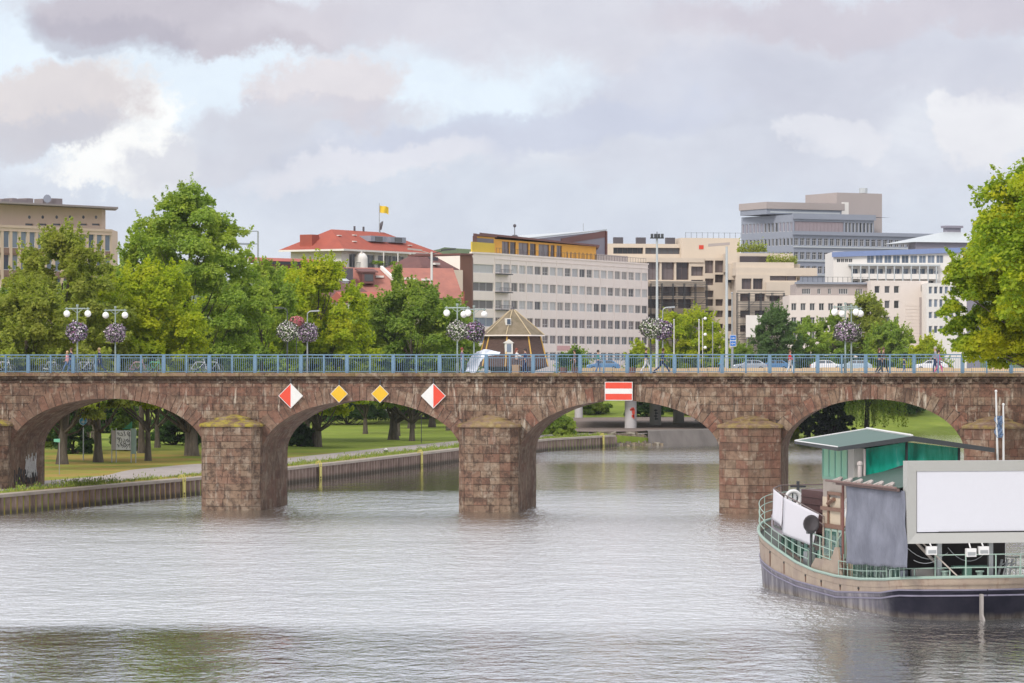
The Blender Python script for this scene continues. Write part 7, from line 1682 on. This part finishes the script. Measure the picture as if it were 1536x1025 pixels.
def person(label,u,w,face,top,legs,hair='brown',h=1.72,stride=.5,lean=0.0,hairlen=.12,arms=.35,coat=False,phase=1,base=None,sleeve=True,armpose=None):
    """face: +1 walks right along the bridge, -1 left. local +x is the walking direction"""
    o=thing('person',label,'person',tuple(base if base is not None else bw(u,w,ZD)),(BRZ if base is None else 0)+(0 if face>0 else math.pi),'people on the bridge'); k=h/1.72
    S=lambda x,y,z:(x*k,y*k,z*k)
    hip=.92-.10*stride*.5; a=stride*.55*phase
    def leg(s,an):   # ankle position by swing angle
        hx=.0; hipp=(0,s*.09,hip); L1,L2=.43,.43
        th=an; kn=(hipp[0]+L1*math.sin(th+.10*abs(an)+.08),s*.095,hipp[2]-L1*math.cos(th+.1*abs(an)+.08)); sh=an-.12-(.35*abs(an) if an<0 else 0)
        an_=(kn[0]+L2*math.sin(sh),s*.095,kn[2]-L2*math.cos(sh)); return hipp,kn,an_
    A,B=leg(1,a),leg(-1,-a); dz=min(A[2][2],B[2][2])-.09
    def F_(p): return (p[0],p[1],p[2]-dz)
    A=[F_(p) for p in A]; B=[F_(p) for p in B]; hz=hip-dz
    pel=(0,0,hz+.04); ch=(lean*.35,0,hz+.40); nk=(lean*.48,0,hz+.56); hd=(lean*.55+.015,0,hz+.70)
    def arm(s,an):
        sh=(ch[0],s*.185,hz+.49); el=(sh[0]+.28*math.sin(an),s*.215,sh[2]-.28*math.cos(an)); fa=an+.45; wr=(el[0]+.24*math.sin(fa),s*.205,el[2]-.24*math.cos(fa)); return sh,el,wr,fa
    RA,LA=arm(-1,arms*phase),arm(1,-arms*phase)
    if armpose:
        RA,LA=[( (ch[0],s*.185,hz+.49),(ch[0]+.16,s*.215,hz+.30),(ch[0]+.36,s*.16,hz+.34+armpose),1.4) for s in (-1,1)]
    N=[];E=[]
    def add(p,r,par=None): N.append((S(*p),r*k if not isinstance(r,tuple) else (r[0]*k,r[1]*k))); i=len(N)-1; (E.append((par,i)) if par is not None else None); return i
    # body: one continuous surface, pelvis is the root
    i0=add(pel,(.10,.085)); i1=add(ch,(.125,.085),i0); i2=add((nk[0],0,nk[2]-.01),.05,i1); i3=add((hd[0],0,hd[2]-.08),.06,i2); i4=add((hd[0]+.01,0,hd[2]+.0),(.078,.088),i3); i5=add((hd[0],0,hd[2]+.08),.06,i4)
    nz=add((hd[0]+.10,0,hd[2]-.02),.012,i4)
    for G,s in ((A,1),(B,-1)):
        j=add(G[0],.075,i0); j=add(G[1],.052,j); j=add(G[2],.034,j); add((G[2][0]+.13,G[2][1],G[2][2]-.055),.025,j)
    for G,s in ((RA,-1),(LA,1)):
        j=add(G[0],.05,i1); j=add(G[1],.037,j); j=add(G[2],.024,j); fx,fz=math.sin(G[3]),-math.cos(G[3]); pm=(G[2][0]+.05*fx,G[2][1],G[2][2]+.05*fz); jp=add(pm,(.034,.016),j)
        for q in range(4):
            ln=(.075,.085,.08,.065)[q]; yy=(q-1.5)*.019; r0=add((pm[0]+.035*fx,pm[1]+yy,pm[2]+.035*fz),.0085,jp); r1=add((pm[0]+(.035+ln*.5)*fx+.006,pm[1]+yy,pm[2]+(.035+ln*.5)*fz),.008,r0); add((pm[0]+(.035+ln*.85)*fx+.02,pm[1]+yy,pm[2]+(.035+ln*.85)*fz),.0075,r1)
        t0=add((pm[0]+.025,pm[1]-s*.04,pm[2]),.009,jp); add((pm[0]+.05*fx+.03,pm[1]-s*.048,pm[2]+.05*fz),.008,t0)
    skin_mesh('body',M_skin,o,N,E)
    # jacket
    N=[];E=[]; g=1.14; i0=add((pel[0],0,pel[2]-(.10 if coat else -.02)),(.135,.115)); im=add(((pel[0]+ch[0])/2,0,(pel[2]+ch[2])/2),(.13,.10),i0); i1=add(ch,(.155,.11),im); add((nk[0],0,nk[2]-.055),.07,i1)
    for G in (RA,LA):
        j=add((G[0][0],G[0][1],G[0][2]),.066,i1); j=add(G[1],.05,j) 
        if sleeve: add(((G[1][0]*.15+G[2][0]*.85),G[2][1],(G[1][2]*.15+G[2][2]*.85)),.04,j)
    skin_mesh('jacket' if sleeve else 'shirt',CL[top],o,N,E)
    N=[];E=[]; i0=add((pel[0],0,pel[2]-.02),(.125,.11))
    for G in (A,B): j=add((G[0][0],G[0][1],G[0][2]-.04),.092,i0); j=add(G[1],.064,j); add((G[2][0],G[2][1],G[2][2]+.03),.048,j)
    skin_mesh('trousers',CL[legs],o,N,E)
    hb_=MB(); hb_.sph(S(hd[0]-.018,0,hd[2]+.035),.112*k,12,sc=(.95,.88,.95)); 
    if hairlen>.15: hb_.sph(S(hd[0]-.07,0,hd[2]-hairlen*.5),.09*k,10,sc=(.6,.85,1+hairlen*3.5))
    hb_.build('hair',HAIR[hair],o,smooth=True)
    m=MB()
    for s in (-1,1): m.sph(S(hd[0]+.082,s*.032,hd[2]+.0),.011*k,6)
    m.build('eyes',M_black,o)
    for s in (-1,1): m=MB(); m.sph(S(hd[0],s*.083,hd[2]-.01),.022*k,6,sc=(.7,.4,1.2)); m.build('ear',M_skin,o)
    for G in (A,B): m=MB(); m.sph(S(G[2][0]+.045,G[2][1],G[2][2]-.05),.1*k,8,sc=(1.3,.5,.45)); m.build('shoe',CL['black' if legs!='white' else 'grey'],o,smooth=True)
    return o
def B_(px,w): return bu(px,w)
person('woman in a pink top with pale hair walking left beside a taller dark companion',B_(101,2.6),2.6,-1,'pink','jeans','blond',1.6,.75)
person('person in a dark jacket with brown hair walking behind the woman in pink top',B_(107,3.3),3.3,-1,'navy','jeans','brown',1.78,.6,phase=-1)
person('blond man in navy coat striding left by the second globe lamp',B_(150,2.0),2.0,-1,'navy','navy','blond',1.82,.8,lean=.1,coat=True)
person('red haired person in dark purple standing at the silver sheet',B_(693,3.5),3.5,1,'purple','grey','redh',1.75,.15,armpose=.0)
person('red haired woman in a white top holding a cardboard box',B_(775,2.8),2.8,1,'white','brown','redh',1.7,.1,hairlen=.3,armpose=-.1)
person('dark haired person in blue facing the woman with the box',B_(788,2.6),2.6,-1,'navy','navy','dark',1.68,.3)
person('man in black jacket and pale trousers behind a flower ball post',B_(969,4.2),4.2,1,'black','white','dark',1.78,.65)
person('man in dark suit taking a long stride right of the flower ball post',B_(993,2.0),2.0,1,'navy','navy','brown',1.84,1.05,lean=.12)
person('long haired woman in red jacket and white trousers',B_(1185,2.2),2.2,1,'red','white','brown',1.62,.45,hairlen=.34)
person('dark dressed woman left of a walking pair behind the railing',B_(1319,2.9),2.9,1,'black','black','brown',1.72,.45,hairlen=.3)
person('brown haired man in black right of a walking pair behind the railing',B_(1325,2.2),2.2,1,'brown','black','brown',1.8,.65,phase=-1)
person('grey haired man in grey coat at the tip of the maple foliage',B_(1403,3.4),3.4,-1,'grey','navy','grey',1.8,.3)
person('woman with bright pink trousers beside the grey haired man',B_(1408,2.4),2.4,1,'magenta','magenta','dark',1.62,.6)
person('child in a cyan shirt and pale hat near the tall white mast',B_(1081,5.8),5.8,-1,'cyan','jeans','blond',1.12,.4)
person('person in dark green standing by a plant right of the round hut',B_(897,6.4),6.4,1,'green','jeans','dark',1.6,.3)
person('small person in dark clothes walking left of the white estate car',B_(1356,7.2),7.2,1,'navy','jeans','dark',1.1,.3)
person('thin person in brown seen behind the railing beside the potted bush',B_(862,6.2),6.2,-1,'brown','brown','dark',1.65,.4)
# box held by the woman
def box_():
    u=bu(775,2.7); o=thing('cardboard_box','brown cardboard box stood before the red haired woman in white','box',tuple(bw(u,2.35,ZD)),BRZ); m=MB(); m.box(-.23,.23,-.2,.2,.05,.62); m.build('carton',paint('cardboard',(.42,.28,.16),.9),o); m=MB(); m.prism([(-.23,-.2,.625),(-.42,-.2,.55),(-.42,.2,.55),(-.23,.2,.625)],(0,0,.01)); m.prism([(.23,-.2,.625),(.4,-.2,.5),(.4,.2,.5),(.23,.2,.625)],(0,0,.01)); m.build('flap',paint('cardboard',(.42,.28,.16),.9),o)
box_()
def sheet():
    u0=bu(699,1.6); o=thing('silver_sheet','silver white plastic sheet billowing over a cart behind the railing','sheet',tuple(bw(u0,1.6,ZD)),BRZ)
    t=NT('silver_plastic'); n=t.noise(2.4,6,.7); t.set(t.ramp(n,[(.3,(.46,.50,.58)),(.6,(.70,.74,.80))]),.35); t.bump(t.noise(3,5,.6),.8,.12)
    # spine as seen in the photo: low corner left, rising to the rail, blown out to the right
    top=[(0.05,.62),(.35,1.18),(.75,1.55),(1.2,1.66),(1.65,1.6),(2.05,1.56),(2.35,1.45)]; bot=[(-.05,.15),(.35,.05),(.72,.12),(1.0,.75),(1.45,1.2),(1.95,1.28),(2.32,1.32)]
    m=MB(); N,K=36,12; V=[]
    def tab(T,a):
        q=a*(len(T)-1); i=min(int(q),len(T)-2); f=q-i; return (T[i][0]+(T[i+1][0]-T[i][0])*f,T[i][1]+(T[i+1][1]-T[i][1])*f)
    for i in range(N+1):
        a=i/N; p,q=tab(top,a),tab(bot,a)
        for j in range(K+1):
            b=j/K; V.append((p[0]+(q[0]-p[0])*b,.35*math.sin(b*2.6+a*3)*(.5+.5*b)+.07*math.sin(a*19+b*5),p[1]+(q[1]-p[1])*b+.035*math.sin(a*13+b*7)))
    m.add(V,[(i*(K+1)+j,(i+1)*(K+1)+j,(i+1)*(K+1)+j+1,i*(K+1)+j+1) for i in range(N) for j in range(K)]); s=m.build('sheet',t.mat,o,smooth=True); s.modifiers.new('thick','SOLIDIFY').thickness=.012
sheet()
# bicycles leaning inside the far railing
def bike(col,label):
    o=thing('bicycle',label,'bicycle',(0,0,0),0,'bicycles parked along the bridge'); m=MB()
    a,b,c,d,e=(-.52,0,.34),(-.05,0,.30),(-.2,0,.82),(.40,0,.80),(.52,0,.34)
    for p,q in ((a,b),(a,c),(b,c),(b,d),(c,d),(d,e)): m.tube([p,q],.022,5)
    m.tube([(.40,0,.80),(.36,0,.98)],.02,5); m.build('frame',col,o)
    for x in (-.52,.52):
        m=MB(); m.ring((x,0,.34),.33,.02,'y',22,5); w=m.build('wheel',M_black,o); m=MB(); m.ring((x,0,.34),.305,.012,'y',22,4)
        for k in range(8): t=math.pi*k/8; m.tube([(x-.3*math.cos(t),0,.34-.3*math.sin(t)),(x+.3*math.cos(t),0,.34+.3*math.sin(t))],.005,3)
        m.build('rim',M_grey,w)
    m=MB(); m.sph((-.23,0,.90),.13,8,sc=(1.1,.55,.3)); m.tube([(-.2,0,.8),(-.22,0,.9)],.018,5); m.build('saddle',M_black,o)
    m=MB(); m.tube([(.28,-.28,.98),(.38,-.1,1.02),(.38,.1,1.02),(.28,.28,.98)],.018,5); m.build('handlebar',M_grey,o)
    m=MB(); m.tube([(-.05,-.06,.30),(-.05,.06,.30)],.09,10); m.tube([(-.05,-.09,.30),(.1,-.09,.22)],.015,4); m.build('crank',M_dgrey,o)
    return o
bc_={k:paint('bicycle_'+k,v,.35,.2,.1) for k,v in dict(white=(.72,.74,.76),grey=(.32,.34,.36),red=(.45,.10,.10),pink=(.55,.30,.35),green=(.10,.42,.26),blue=(.12,.30,.5),silver=(.5,.54,.56)).items()}
for px,c,lab,rz,w in ((5,'white','white bicycle at the very left edge of the bridge',.15,1.0),(76,'grey','grey bicycle left of the woman in the pink top',-.1,BW-1.0),(124,'white','white bicycle beside the leftmost globe lamp post',.5,1.2),(134,'silver','silver bicycle in the tangle left of the man in navy',-.35,1.5),
    (206,'pink','pale pink framed bicycle left of two behind the railing',.1,1.2),(231,'green','green bicycle with red brown bag right of the pink framed one',-.15,1.3),(298,'white','white bicycle leaning alone right of the green one',.2,1.1),(319,'silver','silver bicycle half behind the lone white one',-.2,1.6)):
    b=bike(bc_[c],lab); b.location=bw(bu(px,w),w,ZD); b.rotation_euler=(R(6),0,BRZ+rz)
# planters on the bridge near the hut
def planter(px,w,lab,h):
    u=bu(px,w); o=thing('potted_bush',lab,'potted plant',tuple(bw(u,w,ZD)),BRZ,'potted plants on the bridge'); m=MB(); m.cyl(0,0,0,.45,.22,10,r1=.3); m.build('pot',P_brick,o)
    rng=np.random.default_rng(int(px)); n=900; C=rng.normal(size=(n,3))*np.array([.2,.2,h*.22])+np.array([0,0,.45+h*.45]); N=rng.normal(size=(n,3)); N/=np.linalg.norm(N,axis=1)[:,None]
    b=bpy.data.objects.new('foliage',quads_mesh('foliage',C,N,rng.uniform(.04,.08,n),L_dark,.6,rng)); COL.objects.link(b); b.parent=o
planter(864,6.9,'slim potted conifer between the hut and the board sign',1.4); planter(845,6.8,'rounder potted bush nearer the hut',1.0); planter(948,7.0,'dark potted bush left of the dark post with flower ball',.9)
# ------------------------------------------------------------------ air
def haze():
    t=bpy.data.materials.new('haze'); t.use_nodes=True; N=t.node_tree; 
    for n in list(N.nodes): N.nodes.remove(n)
    out=N.nodes.new('ShaderNodeOutputMaterial'); v=N.nodes.new('ShaderNodeVolumePrincipled'); v.inputs['Color'].default_value=(.86,.92,1,1); v.inputs['Density'].default_value=.00005; N.links.new(v.outputs[0],out.inputs['Volume'])
    m=MB(); m.box(-1500,1500,-320,3700,-4,150); o=m.build('haze',t); tag(o,'thin pale air over the river and town',kind='stuff')
haze()
